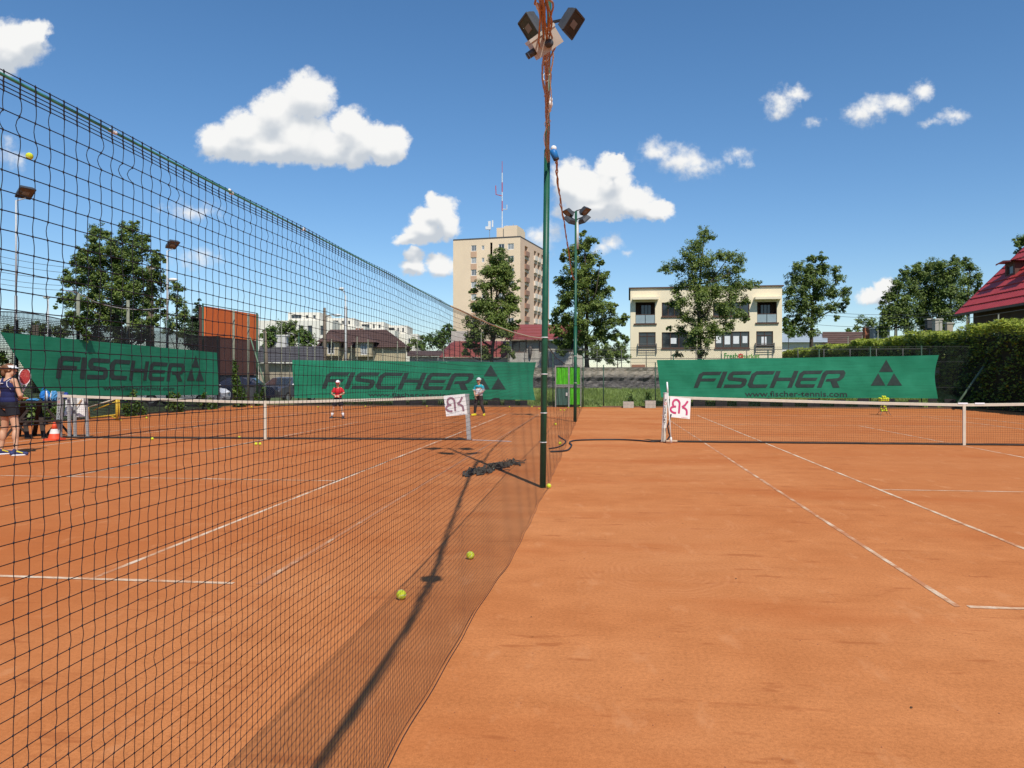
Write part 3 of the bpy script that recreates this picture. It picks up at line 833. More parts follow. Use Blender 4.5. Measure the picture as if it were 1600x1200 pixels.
def hanging_sign(t, c, X, Y, w, h, nrm, lmat, name='sign_board', label=None):
    s = thing('hanging_sign', c, label, 'sign', 'white emblem signs hung on the nets')
    mb = MB(); N = 8; vs = []
    for j in range(N + 1):
        for i in range(N + 1):
            vs.append(c + X * ((i / N - .5) * w) + Y * ((j / N - .5) * h))
    for off in (0, .006): mb.add([v + nrm * off for v in vs], [(j * (N + 1) + i, j * (N + 1) + i + 1, (j + 1) * (N + 1) + i + 1, (j + 1) * (N + 1) + i) for j in range(N) for i in range(N)])
    part('sheet', mb, SIGNW, s)
    mirrored_letters(s, c, X, Y, w, h, lmat, nrm)
    mb = MB()
    for k in range(5): q = c + X * (w * (.12 + .06 * k)) - Y * (h * .455) - nrm * .004; mb.box(q, (w * .04, .002, h * .02), (X, nrm, Y))
    part('small_print', mb, REDP if lmat is PINK else PURP, s)
    return s
def net_post(base, top, w, mat, txt, label, X, group):
    base, top = Vector(base), Vector(top); ax = (top - base).normalized(); nrm = Vector((X.y, -X.x, 0))
    t = thing('net_post', base, label, 'post', group)
    yd = ax.cross(X).normalized()
    mb = MB(); mb.box((base + top) / 2, (w, w, (top - base).length), (X, yd, ax)); part('post', mb, mat, t)
    mb = MB(); mb.box(top + ax * .012, (w + .014, w + .014, .022), (X, yd, ax)); part('cap', mb, mat, t)
    mb = MB(); mb.box(base + ax * .17 + nrm * (w / 2 + .004), (w * .9, .008, .34), (X, yd, ax)); part('lower_plate', mb, TAPE if mat is POSTW else POSTG, t)
    mb = MB(); mb.box(base - UP * .0 + UP * .012, (w + .06, w + .06, .024)); part('ground_sleeve', mb, M('rusty_sleeve', (.16, .07, .04), .9, .3, 20), t)
    L = (top - base).length
    if txt:
        for i, ch in enumerate(txt):
            me = text_mesh(ch, .082, REDP if ch == 'O' and i == 1 else BLK, True)
            o = base + ax * (L * (.86 - .067 * i)) + nrm * (w / 2 + .003)
            place_text(me, o, X * 1.0, ax, 'letter', t)
    return t
# right net
XD = Vector((1, 0, 0))
Ar = gnd(1037, 692); Ar = Vector((Ar.x, YN, 0))
netR, dR, nR, ztR = tennis_net((Ar.x + .06, YN, 0), (14.25, YN - .05, 0), .505, 1.06, .915, 'tennis net of the right court with pale tape and centre strap')
tp = at(1038.5, 615, 17.85)
net_post((Ar.x, YN, 0), (Ar.x + .06, YN, tp.z), .095, POSTW, 'POLSPORT', 'white square net post with vertical black lettering at the right court', XD, 'net posts')
net_post((14.32, YN - .05, 0), (14.32, YN - .05, 1.1), .095, POSTW, None, 'white net post at the far side of the right court', XD, 'net posts')
c = at(1062.5, 637, 17.75); X = (at(1077, 623, 17.75) - at(1045, 619.5, 17.75)).normalized(); Yv = (at(1044, 620, 17.75) - at(1042.5, 651, 17.75)).normalized()
hanging_sign(netR, c, X, Yv, .475, .47, Vector((0, 1, 0)), PINK, label='white square sign with pink emblem hung on the right court net')
for u in (1506, 1531):
    mb = MB(); p = at(u, 630.5, 17.05); mb.box((p.x, YN - .045, p.z), (.2, .004, .035)); part('tape_patch', mb, M('tape_patch_white', (.82, .83, .86), .6, .05), netR)
mb = MB(); pts = [at(1048.5, 647, 17.75), at(1045, 662, 17.75), at(1043, 665, 17.75), at(1045, 676, 17.75), at(1047, 681, 17.75), at(1042, 688, 17.75)]
for a, b in zip(pts[:-1], pts[1:]): mb.bar(a, b, .035, .008, Vector((0, 1, 0)))
part('strap_end', mb, BLK, netR)
# court broom leaning at the right post
WBR = M('broom_white', (.72, .70, .64), .5, .1, 20)
pb = at(1048.5, 690, 17.45); ptp = at(1042.3, 597, 17.7)
br = thing('court_broom', pb, 'long white handled court broom leaning on the right net post', 'broom')
mb = MB(); mb.tube([pb + UP * .03, pb.lerp(ptp, .82)], .013, 8); part('handle', mb, WBR, br, True)
mb = MB(); mb.tube([pb.lerp(ptp, .82), ptp], .018, 8); part('grip', mb, M('grip_white', (.8, .8, .78), .6, .05), br, True)
mb = MB(); mb.tube([pb - UP * .02, pb + UP * .1], [.032, .02], 8); part('socket', mb, WBR, br, True)
q0, q1 = gnd(1039, 692.2), gnd(1058, 692.2)
mb = MB(); mb.bar(q0 + UP * .05, q1 + UP * .05, .06, .03); part('head', mb, M('broom_wood', (.62, .46, .3), .7, .15, 20), br)
mb = MB(); mb.bar(q0 + UP * .018, q1 + UP * .018, .05, .034); part('bristles', mb, M('bristle_rust', (.25, .09, .04), .9, .3, 60), br)
# left net
Rb = gnd(733, 688); Lb = gnd(92, 684.5)
Rb.z = Lb.z = 0
netL, dL, nL, ztL = tennis_net((Lb.x + .1, Lb.y, 0), (Rb.x - .05, Rb.y, 0), .51, 1.06, .915, 'tennis net of the left court, seen through the divider net')
tp = at(729.5, 617, Rb.dot(FW))
net_post(Rb, (tp.x, tp.y, tp.z), .095, POSTG, None, 'weathered grey net post at the right end of the left net', XD, 'net posts')
tp = at(95, 613.5, Lb.dot(FW))
net_post(Lb, (tp.x, tp.y, tp.z), .10, POSTG, 'POLSPORT', 'grey lettered net post beside the orange traffic cone', XD, 'net posts')
for u, v, tv, l in ((108.5, 684, 618, 'left one of two grey singles sticks before the white sheet'), (117.5, 683, 617, 'right one of two grey singles sticks before the white sheet'), (137, 684, 622, 'grey singles stick right of the hanging white sheet')):
    b = gnd(u, v); dd = b.dot(FW); tpp = at(u + (-1 if u < 130 else -2.5), tv, dd); mb = MB()
    mb.bar(b, tpp, .06, .05); s_ = thing('singles_stick', b, l, 'post', 'grey singles sticks at the left net end'); part('stick', mb, POSTG, s_)
    mb = MB(); mb.box(b + UP * .012, (.16, .16, .024)); part('foot_plate', mb, POSTG, s_)
dd = Rb.dot(FW) - .25
c = at(711.8, 633, dd); X = (at(722, 615, dd) - at(690, 618, dd)).normalized(); Yv = (at(690, 618, dd) - at(694, 650, dd)).normalized()
hanging_sign(netL, c, X, Yv, .50, .485, Vector((0, 1, 0)), PURP, label='white square sign with faded purple emblem at the left net')
# white sheet at the far left end
dd = Lb.dot(FW) + .35
mb = MB(); N = 8; vs = []
for j in range(N + 1):
    for i in range(N + 1):
        p = at(101 + 31 * i / N, 618.5 + (33 if i > 3 else 31) * j / N, dd); vs.append(p + Vector((0, .03 * math.sin(i * 1.3 + j * .5), 0)))
mb.add(vs, [(j * (N + 1) + i, j * (N + 1) + i + 1, (j + 1) * (N + 1) + i + 1, (j + 1) * (N + 1) + i) for j in range(N) for i in range(N)])
sh = thing('hanging_sheet', at(116, 635, dd), 'white sheet with faint orange print hanging at the left net end', 'sheet'); part('sheet', mb, SIGNW, sh, True)
mb = MB(); pr = [at(u, v, dd - .05) for u, v in ((119, 634), (123, 631), (126, 626), (128.5, 623))]; mb.tube(pr, [.008, .02, .02, .006], 6)
part('print', mb, M('orange_print', (.62, .42, .22), .7, .1), sh)

# loose things on the clay
HOSE = M('black_hose', (.02, .02, .021), .5, .1)
pts = [gnd(u, v) for u, v in ((1034, 690.5), (1018, 691.2), (1000, 689.6), (975, 688.2), (950, 687.9), (920, 688.4), (900, 689.3), (892, 691), (890, 693.5), (893, 696.5), (891, 701), (886, 705), (874, 706.6), (860, 707))]
mb = MB(); mb.tube([p + UP * .018 for p in spline(pts, 6)], .018, 8); solo('hose', mb, HOSE, pts[0], 'black hose running over the clay from the right net post', 'hose', smooth=True)
pts = [gnd(u, v) for u, v in ((873, 681.5), (875, 684), (880, 687), (884, 690), (882, 694), (876, 698), (868, 700.5), (858, 702))]
mb = MB(); mb.tube([p + UP * .014 for p in spline(pts, 6)], .014, 8); solo('hose', mb, HOSE, pts[0], 'short black hose bent behind the divider net beside a ball', 'hose', smooth=True)
a, b = gnd(738, 688.3), gnd(799, 690.6)
mb = MB(); mb.tube([a + UP * .012, b + UP * .012], .010, 6); solo('thin_stick', mb, M('stick_pale', (.5, .42, .4), .7, .2, 20), a, 'thin pale stick lying on the clay by the left net post', 'stick')
# crumpled dark net
c0 = gnd(763, 735)
pile = thing('crumpled_net', (c0.x, c0.y, 0), 'crumpled dark brown netting lying on the clay left of the nearest pole', 'netting')
NB = M('dark_brown_net', (.07, .058, .042), .9, .4, 40)
for j in range(60):
    t0 = random.random(); u = 724 + 76 * t0; v = 741 - 17 * t0 + random.gauss(0, 2.2) * (1.2 - abs(t0 - .45))
    pts = []; p = gnd(u, v); aa = random.gauss(.35, .5)
    for k in range(6):
        p = p + Vector((math.cos(aa) * .05, math.sin(aa) * .07, 0)); aa += random.gauss(0, .5)
        pts.append(Vector((p.x, p.y, max(.008, abs(random.gauss(.03, .03)) * (1.1 - abs(t0 - .5))))))
    mb = MB(); mb.tube(pts, random.uniform(.006, .013), 5); part('strand', mb, NB, pile, True)
mb = MB(); vs = []; NX, NY = 22, 7
for j in range(NY + 1):
    for i in range(NX + 1):
        t0 = i / NX; p = gnd(723 + 79 * t0, 742 - 17.5 * t0 + (j / NY - .5) * (9 + 6 * math.sin(t0 * 3.1)) * (1 if t0 < .8 else .5))
        vs.append((p.x, p.y, .006 + .055 * random.random() * (1 - abs(j / NY - .5) * 1.6)))
mb.add(vs, [(j * (NX + 1) + i, j * (NX + 1) + i + 1, (j + 1) * (NX + 1) + i + 1, (j + 1) * (NX + 1) + i) for j in range(NY) for i in range(NX) if random.random() < .62])
part('bunched_mesh', mb, NB, pile)

# ------------------------------------------------------------------ green banners
def banner_mat():
    m, nt, b, out = new_mat('green_mesh_fabric')
    P = nt.nodes.new('ShaderNodeTexCoord').outputs['Object']
    f = tex_noise(nt, 1.1, 5, .6, vec=P); f2 = tex_noise(nt, 90, 2, .6, vec=P)
    c = ramp(nt, f, [(.3, (.012, .175, .092)), (.7, (.022, .225, .125))])
    mp = nt.nodes.new('ShaderNodeMapping'); mp.inputs['Scale'].default_value = (.4, .4, 9); nt.links.new(P, mp.inputs[0])
    st = tex_noise(nt, 1.6, 4, .6, vec=mp.outputs[0])
    c = mixc(nt, .6, c, ramp(nt, st, [(.35, (.78, .80, .80)), (.65, (1.16, 1.14, 1.13))]), 'MULTIPLY')
    c = mixc(nt, .3, c, ramp(nt, f2, [(.3, (.7, .7, .7)), (.7, (1.2, 1.2, 1.2))]), 'MULTIPLY')
    nt.links.new(c, b.inputs['Base Color']); b.inputs['Roughness'].default_value = .8; b.inputs['Specular IOR Level'].default_value = .2
    return m
BAN = banner_mat()
BANP = M('banner_print', (.022, .042, .038), .8, .25, 6)
LET = {
 'F': (1.40, [[(0, 0), (.3, 0), (.3, .40), (1.22, .40), (1.28, .58), (.3, .58), (.3, .72), (.36, .8), (1.42, .8), (1.48, 1), (.22, 1), (.0, .84)]]),
 'I': (.34, [[(0, 0), (.32, 0), (.32, 1), (0, 1)]]),
 'S': (1.40, [[(0, 0), (1.2, 0), (1.4, .14), (1.4, .42), (1.25, .56), (.36, .64), (.32, .72), (.36, .8), (1.42, .8), (1.46, 1), (.2, 1), (.0, .86), (0, .60), (.15, .46), (1.05, .38), (1.1, .3), (1.05, .2), (0, .2)]]),
 'C': (1.40, [[(.2, 0), (1.3, 0), (1.34, .2), (.38, .2), (.3, .3), (.3, .7), (.38, .8), (1.42, .8), (1.46, 1), (.25, 1), (0, .82), (0, .18)]]),
 'H': (1.48, [[(0, 0), (.3, 0), (.3, .41), (1.18, .41), (1.18, 0), (1.48, 0), (1.48, 1), (1.18, 1), (1.18, .6), (.3, .6), (.3, 1), (0, 1)]]),
 'E': (1.40, [[(.2, 0), (1.3, 0), (1.34, .2), (.38, .2), (.3, .28), (.3, .41), (1.28, .41), (1.32, .58), (.3, .58), (.3, .74), (.36, .8), (1.42, .8), (1.46, 1), (.2, 1), (0, .85), (0, .15)]]),
 'R': (1.48, [[(0, 0), (.3, 0), (.3, .72), (.36, .8), (1.1, .8), (1.18, .74), (1.18, .62), (1.1, .55), (.40, .50), (.40, .36), (.72, .36), (1.04, 0), (1.48, 0), (1.12, .36), (1.32, .42), (1.48, .58), (1.48, .84), (1.3, 1), (.14, 1), (0, .86)]]),
}
def flat_poly_mesh(polys, cuts=2):
    vs, fs = [], []
    for p in polys:
        o = len(vs); vs += [Vector((x, y, 0)) for x, y in p]
        fs += [tuple(i + o for i in t) for t in tessellate_polygon([[Vector((x, y, 0)) for x, y in p]])]
    for _ in range(cuts):
        cache = {}; nf = []
        def mid(i, j):
            k = (min(i, j), max(i, j))
            if k not in cache: vs.append((vs[i] + vs[j]) / 2); cache[k] = len(vs) - 1
            return cache[k]
        for a, b, c in fs:
            x, y, z = mid(a, b), mid(b, c), mid(c, a); nf += [(a, x, z), (x, b, y), (z, y, c), (x, y, z)]
        fs = nf
    return [(v.x, v.y) for v in vs], fs
def banner(label, surf, W, word, tri, url, urltxt, edge):
    """surf(s in 0..1, t in 0..1) -> world point and outward normal; s runs along the banner, t upwards"""
    p0, n0 = surf(.5, .5)
    t = thing('banner', p0, label, 'banner', 'green sponsor banners on the court fences')
    NXb, NYb = 90, 12; mb = MB(); vs = []
    for j in range(NYb + 1):
        for i in range(NXb + 1):
            vs.append(surf(edge(i / NXb, j / NYb), j / NYb)[0])
    fs = [(j * (NXb + 1) + i, j * (NXb + 1) + i + 1, (j + 1) * (NXb + 1) + i + 1, (j + 1) * (NXb + 1) + i) for j in range(NYb) for i in range(NXb)]
    mb.add(vs, fs); mb.add([Vector(v) - n0 * .006 for v in vs], [f[::-1] for f in fs])
    part('fabric', mb, BAN, t, True)
    def put(name, vs, fs, mat=BANP):
        mb = MB(); out = []
        for (s, tt) in vs:
            p, n = surf(s, tt); out.append(p + n * .012)
        mb.add(out, fs); part(name, mb, mat, t)
    s0, s1, t0, t1, sh = word
    tot = sum(LET[c][0] for c in 'FISCHER') + 6 * .13
    k = (s1 - s0 - sh) / tot; x = 0
    for ch in 'FISCHER':
        vs, fs = flat_poly_mesh(LET[ch][1])
        put('letter', [(s0 + (x + a) * k + sh * b, t0 + (t1 - t0) * b) for a, b in vs], fs)
        x += LET[ch][0] + .13
    a0, a1, b0, b1 = tri; am, bmid = (a0 + a1) / 2, b0 + (b1 - b0) * .5; g = (a1 - a0) * .025
    q = (a1 - a0) / 4
    for P in ([(am - q + g, bmid + .015), (am + q - g, bmid + .015), (am, b1)], [(a0, b0), (am - g, b0), (a0 + q, bmid - .015)], [(am + g, b0), (a1, b0), (a1 - q, bmid - .015)]):
        vs, fs = flat_poly_mesh([P]); put('logo_triangle', vs, fs)
    me = text_mesh(urltxt, 1.0, BANP, True)
    xs = [v.co.x for v in me.vertices]; ysv = [v.co.y for v in me.vertices]
    xa, xb, ya, yb = min(xs), max(xs), min(ysv), max(ysv)
    u0_, u1_, w0, w1 = url
    og = ORG[t.name]
    for v in me.vertices:
        p, n = surf(u0_ + (u1_ - u0_) * (v.co.x - xa) / (xb - xa), w0 + (w1 - w0) * (v.co.y - ya) / (yb - ya))
        v.co = p + n * .012 - og
    link('web_address', me, parent=t)
    return t
YF = 38.45
def far_surf(uv_tl, uv_tr, uv_bl, uv_br, ph):
    A, B, Cc, D = [on_y(u, v, YF) for u, v in (uv_tl, uv_tr, uv_bl, uv_br)]
    def surf(s, t):
        p = (Cc.lerp(D, s)).lerp(A.lerp(B, s), t)
        w = .05 * math.sin(s * 9 + ph + t * 1.5) + .025 * math.sin(s * 23 + 2 * ph - t * 3) + .03 * math.sin(t * 6 + s * 4) + .012 * math.sin(s * 61 + t * 7) + .015 * math.sin(s * 38 - t * 9 + ph) * (t - .5) ** 2 * 4
        sag = -.05 * math.sin(s * 3 * math.pi) ** 2 * (t - .5) * .6
        return Vector((p.x, p.y - .08 + w * .7, p.z + sag)), Vector((0, -1, 0))
    return surf
def S(u, a, b): return (u - a) / (b - a)
# right banner
banner('green sponsor banner on the far fence of the right court, seen directly', far_surf((1026, 562.5), (1465, 555), (1033, 621), (1464, 622.5), 1.0), 13,
       (S(1081, 1026, 1465), S(1326, 1026, 1465), S(606, 622, 559), S(579.5, 622, 559), .028), (S(1362, 1026, 1465), S(1410, 1026, 1465), S(602.5, 622, 557), S(562, 622, 557)),
       (S(1163, 1026, 1465), S(1325, 1026, 1465), S(620, 622, 557), S(611, 622, 557)), 'www.fischer-tennis.com',
       lambda s, t: s * (1 - .012 * math.sin(math.pi * t)) + (1 - s) * .018 * (1 - t) ** .5 * 0)
banner('green sponsor banner on the far fence behind the two boys', far_surf((458, 562.5), (838, 566), (461, 622), (837, 625), 3.0), 12,
       (S(504, 459, 838), S(746, 459, 838), S(608, 623, 564), S(582, 623, 564), .03), (S(746, 459, 838), S(793, 459, 838), S(608, 624, 565), S(569, 624, 565)),
       (S(578, 459, 838), S(730, 459, 838), S(619.5, 623, 564), S(613.5, 623, 564)), 'www.fischer-tennis.com',
       lambda s, t: s * (1 - .012 * math.sin(math.pi * t)))
XF = -18.0
LA, LB_, LC, LD = on_x(-5, 519, XF), on_x(336, 551, XF), on_x(14, 619, XF), on_x(336, 617, XF)
LY0, LY1 = LA.y, LB_.y
def left_surf(s, t):
    p = LC.lerp(LD, s).lerp(LA.lerp(LB_, s), t)
    w = .05 * math.sin(s * 8 + t) + .03 * math.sin(s * 21 - t * 3) + .01 * math.sin(s * 57 + 5 * t)
    return Vector((p.x + .1 + w * .7, p.y, p.z)), Vector((1, 0, 0))
def sx(u, v=570): return (on_x(u, v, XF).y - LY0) / (LY1 - LY0)
def tz(v, u): z = on_x(u, v, XF).z; s = sx(u); a = LC.lerp(LD, s).z; b = LA.lerp(LB_, s).z; return (z - a) / (b - a)
banner('darker green sponsor banner on the left side fence behind the woman', left_surf, 11,
       (sx(71), sx(284), tz(592, 120), tz(558, 120), .02), (sx(286), sx(314), tz(595, 300), tz(555, 300)), (sx(148), sx(266), tz(610, 200), tz(603, 200)), 'www.fischer-tennis.com',
       lambda s, t: s + (1 - s) * (.10 * (1 - t) + .0 * t))

# ------------------------------------------------------------------ fences round the courts
FPG = M('fence_post_green', (.03, .085, .05), .5, .25, 10)
FPW = M('fence_post_weathered', (.20, .21, .15), .7, .25, 10)
WIRE = M('fence_wire', (.10, .11, .10), .5, .1, 10, 0, .3)
WIND = M('black_windscreen', (.010, .012, .014), .9, .2)
BOARD = M('dark_base_board', (.022, .022, .022), .85, .35, 4, .3)
def diamond(o, d, L, z0, z1, sp, r):
    """two families of slanted wires"""
    h = z1 - z0; A = []; B = []
    for s in np.arange(-h, L + h, sp):
        for sg in (1, -1):
            a0, b0 = (s, z0), (s + h * sg, z1)
            # clip to 0..L
            x0, x1 = a0[0], b0[0]
            t0, t1 = 0., 1.
            dx = x1 - x0
            for lim, side in ((0, 1), (L, -1)):
                f0, f1 = (x0 - lim) * side, (x1 - lim) * side
                if f0 < 0 and f1 < 0: t0, t1 = 1, 0; break
                if f0 < 0: t0 = max(t0, f0 / (f0 - f1))
                elif f1 < 0: t1 = min(t1, f0 / (f0 - f1))
            if t1 - t0 < .02: continue
            pa = o + d * (x0 + dx * t0) + UP * (z0 + h * t0); pb = o + d * (x0 + dx * t1) + UP * (z0 + h * t1)
            A.append(pa); B.append(pb)
    return seg_tubes([tuple(a) for a in A], [tuple(b) for b in B], [r])
ff = thing('court_fence', (0, YF, 0), 'wire fence with thin posts across the far end of both courts', 'fence')
V, Fc = diamond(Vector((-17.9, YF, 0)), Vector((1, 0, 0)), 34.9, .02, 2.9, .11, .0022)
link('wire_mesh', mesh_np('wire_mesh', V - np.array(ORG[ff.name]), Fc, WIRE), parent=ff, kind='stuff')
for z in (1.0, 2.2, 2.92):
    mb = MB(); mb.tube([(-17.9, YF, z), (-.9 - 1.3, YF, z)], .006, 5); mb.tube([(.2, YF, z), (17, YF, z)], .006, 5); part('tension_wire', mb, WIRE, ff)
for u, v, m in ((413, 520, 0), (440, 505, 1), (453, 540, 1), (467, 520, 0), (480, 538, 1), (492, 528, 1), (518, 530, 1), (529, 545, 1), (549, 540, 1), (558, 526, 1), (575, 530, 1), (584, 548, 1), (598, 545, 1),
                (621, 533, 1), (634, 533, 1), (652, 530, 1), (693, 540, 1), (752, 520, 1), (794, 552, 1), (864, 552, 0), (911, 552, 0), (943, 570, 0), (1024, 566, 0), (1052, 553, 0), (1127, 553, 0), (1200, 548, 0), (1280, 545, 0), (1360, 542, 0), (1440, 540, 0)):
    p = on_y(u, 600, YF + .04); z = on_y(u, v, YF + .04).z
    mb = MB(); mb.tube([(p.x, p.y, 0), (p.x, p.y, z)], .028 if m == 0 else .022, 7); part('post', mb, FPW if m else FPG, ff, True)
a, b = on_y(1494, 634, YF - 1.2), on_y(1549, 556, YF - .2)
mb = MB(); mb.tube([a, b], .05, 8); part('brace', mb, M('fence_brace', (.10, .16, .10), .6, .3), ff, True)
mb = MB(); p = on_y(1553, 600, YF - .1); mb.tube([(p.x, p.y, 0), (p.x, p.y, 4.1)], .05, 8); part('post', mb, FPG, ff, True)
# low dark boards along the foot of the fence
for (a, b) in ((614, 634), (640, 660), (666, 684), (733, 744), (762, 781), (788, 805), (813, 824), (1083, 1102), (1118, 1136), (1151, 1169), (1188, 1203), (1223, 1242), (1262, 1281), (1303, 1321), (1340, 1358), (1380, 1398), (1420, 1436), (1450, 1464), (1476, 1494)):
    p, q = on_y(a, 630, YF - .1), on_y(b, 630, YF - .1)
    hgt = random.uniform(.42, .5); ty = random.uniform(-.03, .03)
    for k in range(3):
        mb = MB(); mb.box(((p.x + q.x) / 2, p.y + ty + .004 * k, hgt * (k + .5) / 3 + .005), (q.x - p.x, .035 + .008 * (k == 1), hgt / 3 - .012))
        part('base_board', mb, BOARD, ff)
mb = MB(); mb.box((8.5, YF - .13, .035), (17.0, .05, .07)); mb.box((-10.2, YF - .13, .035), (15.6, .05, .07))
part('edge_board', mb, M('edge_board', (.16, .10, .06), .9, .3, 3), ff)
# left side fence with dark windscreen netting
lf = thing('side_fence', (XF, 28, 0), 'tall left side fence with black windscreen netting', 'fence')
yy = np.arange(14, 35.2, .055); A = []; B = []
ztop = lambda y: 3.42 + .10 * math.sin(y * .9)
for y in yy: A.append((XF - .05, y, .1)); B.append((XF - .05, y, ztop(y)))
for z in np.arange(.1, 3.4, .055):
    A.append((XF - .05, 14, z)); B.append((XF - .05, 35.2, z))
V, Fc = seg_tubes(A, B, [.0100])
link('windscreen', mesh_np('windscreen', V - np.array(ORG[lf.name]), Fc, WIND), parent=lf, kind='stuff')
V, Fc = diamond(Vector((XF - .1, 14, 0)), Vector((0, 1, 0)), 24.4, .02, 3.4, .12, .0022)
link('wire_mesh', mesh_np('wire_mesh', V - np.array(ORG[lf.name]), Fc, WIRE), parent=lf, kind='stuff')
mb = MB(); mb.tube([(XF - .05, y, ztop(y)) for y in np.arange(14, 38.5, .5)], .016, 6); part('top_cord', mb, WIND, lf)
for u, v, m in ((27, 500, 2), (78, 515, 2), (122, 458, 1), (200, 469, 1), (262, 500, 0), (317, 474, 0), (340, 525, 0), (365, 485, 1), (388, 490, 1)):
    p = on_x(u, 600, XF - .12); z = on_x(u, v, XF - .12).z
    mb = MB(); mb.tube([(p.x, p.y, 0), (p.x, p.y, z)], .06 if m == 1 else .04, 8); part('post', mb, (FPG, FPW, WIND)[m], lf, True)
p = on_x(404, 600, XF + .3); zc = on_x(404, 490, XF + .3).z
mb = MB(); mb.tube([(p.x, 38.45, 0), (p.x, 38.45, zc)], .05, 8); part('post', mb, FPG, lf, True)
q = on_x(318, 475, XF - .12)
mb = MB(); mb.tube([(q.x, q.y, q.z), (p.x, 38.45, zc)], .02, 6); part('top_rail', mb, FPG, lf, True)
a, b = on_x(391, 527, XF + .2), on_x(413, 598, XF + .9)
mb = MB(); mb.tube([a, b, (b.x + .1, b.y, 0)], .035, 7); part('brace', mb, M('fence_brace', (.10, .16, .10), .6, .3), lf, True)
q = [on_x(u, v, XF - .1) for u, v in ((98, 453), (122, 458), (150, 472), (175, 479), (200, 483), (230, 483.5), (261, 480))]
mb = MB(); mb.tube(spline(q, 4), .016, 5); part('slack_cable', mb, M('cable_grey', (.35, .36, .36), .6, .1), lf, True)
# right side fence carrying the hedge: a few posts and wires
rf = thing('side_fence', (17.0, 28, 0), 'side fence of thin posts and wires overgrown by the right hedge', 'fence')
for i, y in enumerate(np.arange(19, 62, 3.1)):
    mb = MB(); mb.tube([(17.9, y, 0), (17.9, y, 4.35 + .1 * (i % 3))], .03, 7); part('post', mb, FPW, rf, True)
mb = MB(); mb.tube([(17.9, 19, 4.35), (17.9, 62, 4.4)], .012, 5); part('tension_wire', mb, WIRE, rf)

# ------------------------------------------------------------------ wall on the bank with its fence
def wall_mat():
    m, nt, b, out = new_mat('crumbling_concrete')
    P = nt.nodes.new('ShaderNodeTexCoord').outputs['Object']
    mp = nt.nodes.new('ShaderNodeMapping'); mp.inputs['Scale'].default_value = (1, 1, 3.2); nt.links.new(P, mp.inputs[0])
    f = tex_noise(nt, 1.3, 8, .7, vec=mp.outputs[0])
    c = ramp(nt, f, [(.34, (.10, .092, .085)), (.5, (.27, .24, .20)), (.66, (.45, .40, .33))])
    sp = nt.nodes.new('ShaderNodeSeparateXYZ'); nt.links.new(nt.nodes.new('ShaderNodeNewGeometry').outputs['Position'], sp.inputs[0])
    h_ = nt.nodes.new('ShaderNodeMath'); h_.operation = 'MULTIPLY_ADD'; h_.inputs[1].default_value = .35; nt.links.new(f, h_.inputs[0]); nt.links.new(sp.outputs[2], h_.inputs[2])
    mr = nt.nodes.new('ShaderNodeMapRange'); mr.inputs[1].default_value = 1.62; mr.inputs[2].default_value = 1.82; nt.links.new(h_.outputs[0], mr.inputs[0])
    rub = ramp(nt, tex_noise(nt, 3.0, 8, .75, vec=mp.outputs[0]), [(.36, (.07, .065, .063)), (.52, (.18, .165, .155)), (.68, (.36, .32, .28))])
    c = mixc(nt, mr.outputs[0], rub, ramp(nt, f, [(.3, (.32, .28, .22)), (.7, (.54, .47, .37))]))
    nt.links.new(c, b.inputs['Base Color']); b.inputs['Roughness'].default_value = .95
    bump(nt, b, tex_noise(nt, 5, 8, .75, vec=mp.outputs[0]), 1.0, .12)
    return m
YW = 43.2
mb = MB(); NXw, NZw = 150, 8; vs = []
for j in range(NZw + 1):
    for i in range(NXw + 1):
        z = .55 + 1.42 * j / NZw
        vs.append((-4.6 + 22.4 * i / NXw, YW + (.10 * random.random() + (.12 if j < 5 else 0.0)) * (j < NZw), z + (.03 * random.random() if 0 < j < NZw else 0)))
mb.add(vs, [(j * (NXw + 1) + i, j * (NXw + 1) + i + 1, (j + 1) * (NXw + 1) + i + 1, (j + 1) * (NXw + 1) + i) for j in range(NZw) for i in range(NXw)])
rw = thing('retaining_wall', (6, YW, .8), 'crumbling grey concrete retaining wall above the grass bank', 'wall')
part('wall_face', mb, wall_mat(), rw)
mb = MB(); mb.box((6.6, YW + .46, 1.99), (22.6, .6, .06)); part('coping', mb, M('coping_dark', (.15, .135, .115), .9, .3, 3), rw)
wf = thing('railing', (6, YW + .35, 2.0), 'thin railing of dark posts along the top of the retaining wall', 'railing')
RAILM = M('railing_dark', (.10, .10, .09), .6, .2)
for z in (2.98, 2.5):
    mb = MB(); mb.tube([(-4.4, YW + .35, z), (17.5, YW + .35, z)], .016, 6); part('rail', mb, RAILM, wf, True)
for x in np.arange(-4.3, 17.6, 1.35):
    mb = MB(); mb.tube([(x, YW + .35, 2.0), (x, YW + .35, 3.0)], .022, 6); part('post', mb, RAILM, wf, True)
# gate of the court
gt = thing('court_gate', on_y(888, 633, YF - .05), 'double court gate with bright green panels and one dull green panel', 'gate')
GG = M('bright_green_sheet', (.085, .48, .01), .5, .22, 3, .0); DG = M('dull_green_sheet', (.05, .12, .09), .7, .15, 4); GF = M('gate_frame', (.30, .30, .27), .6, .2, 8)
def gy(u, v, dy=0): return on_y(u, v, YF - .1 + dy)
for u0, u1, v0, v1 in ((867.3, 869.0, 572, 633), (887.8, 890.2, 572, 633), (906.6, 908.4, 571, 633)):
    a, b = gy(u0, v1), gy(u1, v0); mb = MB(); mb.box(((a.x + b.x) / 2, a.y, b.z / 2), (b.x - a.x, .06, b.z)); part('frame_post', mb, GF, gt)
for v in (572, 601.5, 604):
    a, b = gy(867, v), gy(908, v); mb = MB(); mb.box(((a.x + b.x) / 2, a.y - .01, a.z), (b.x - a.x, .05, .045)); part('frame_rail', mb, GF, gt)
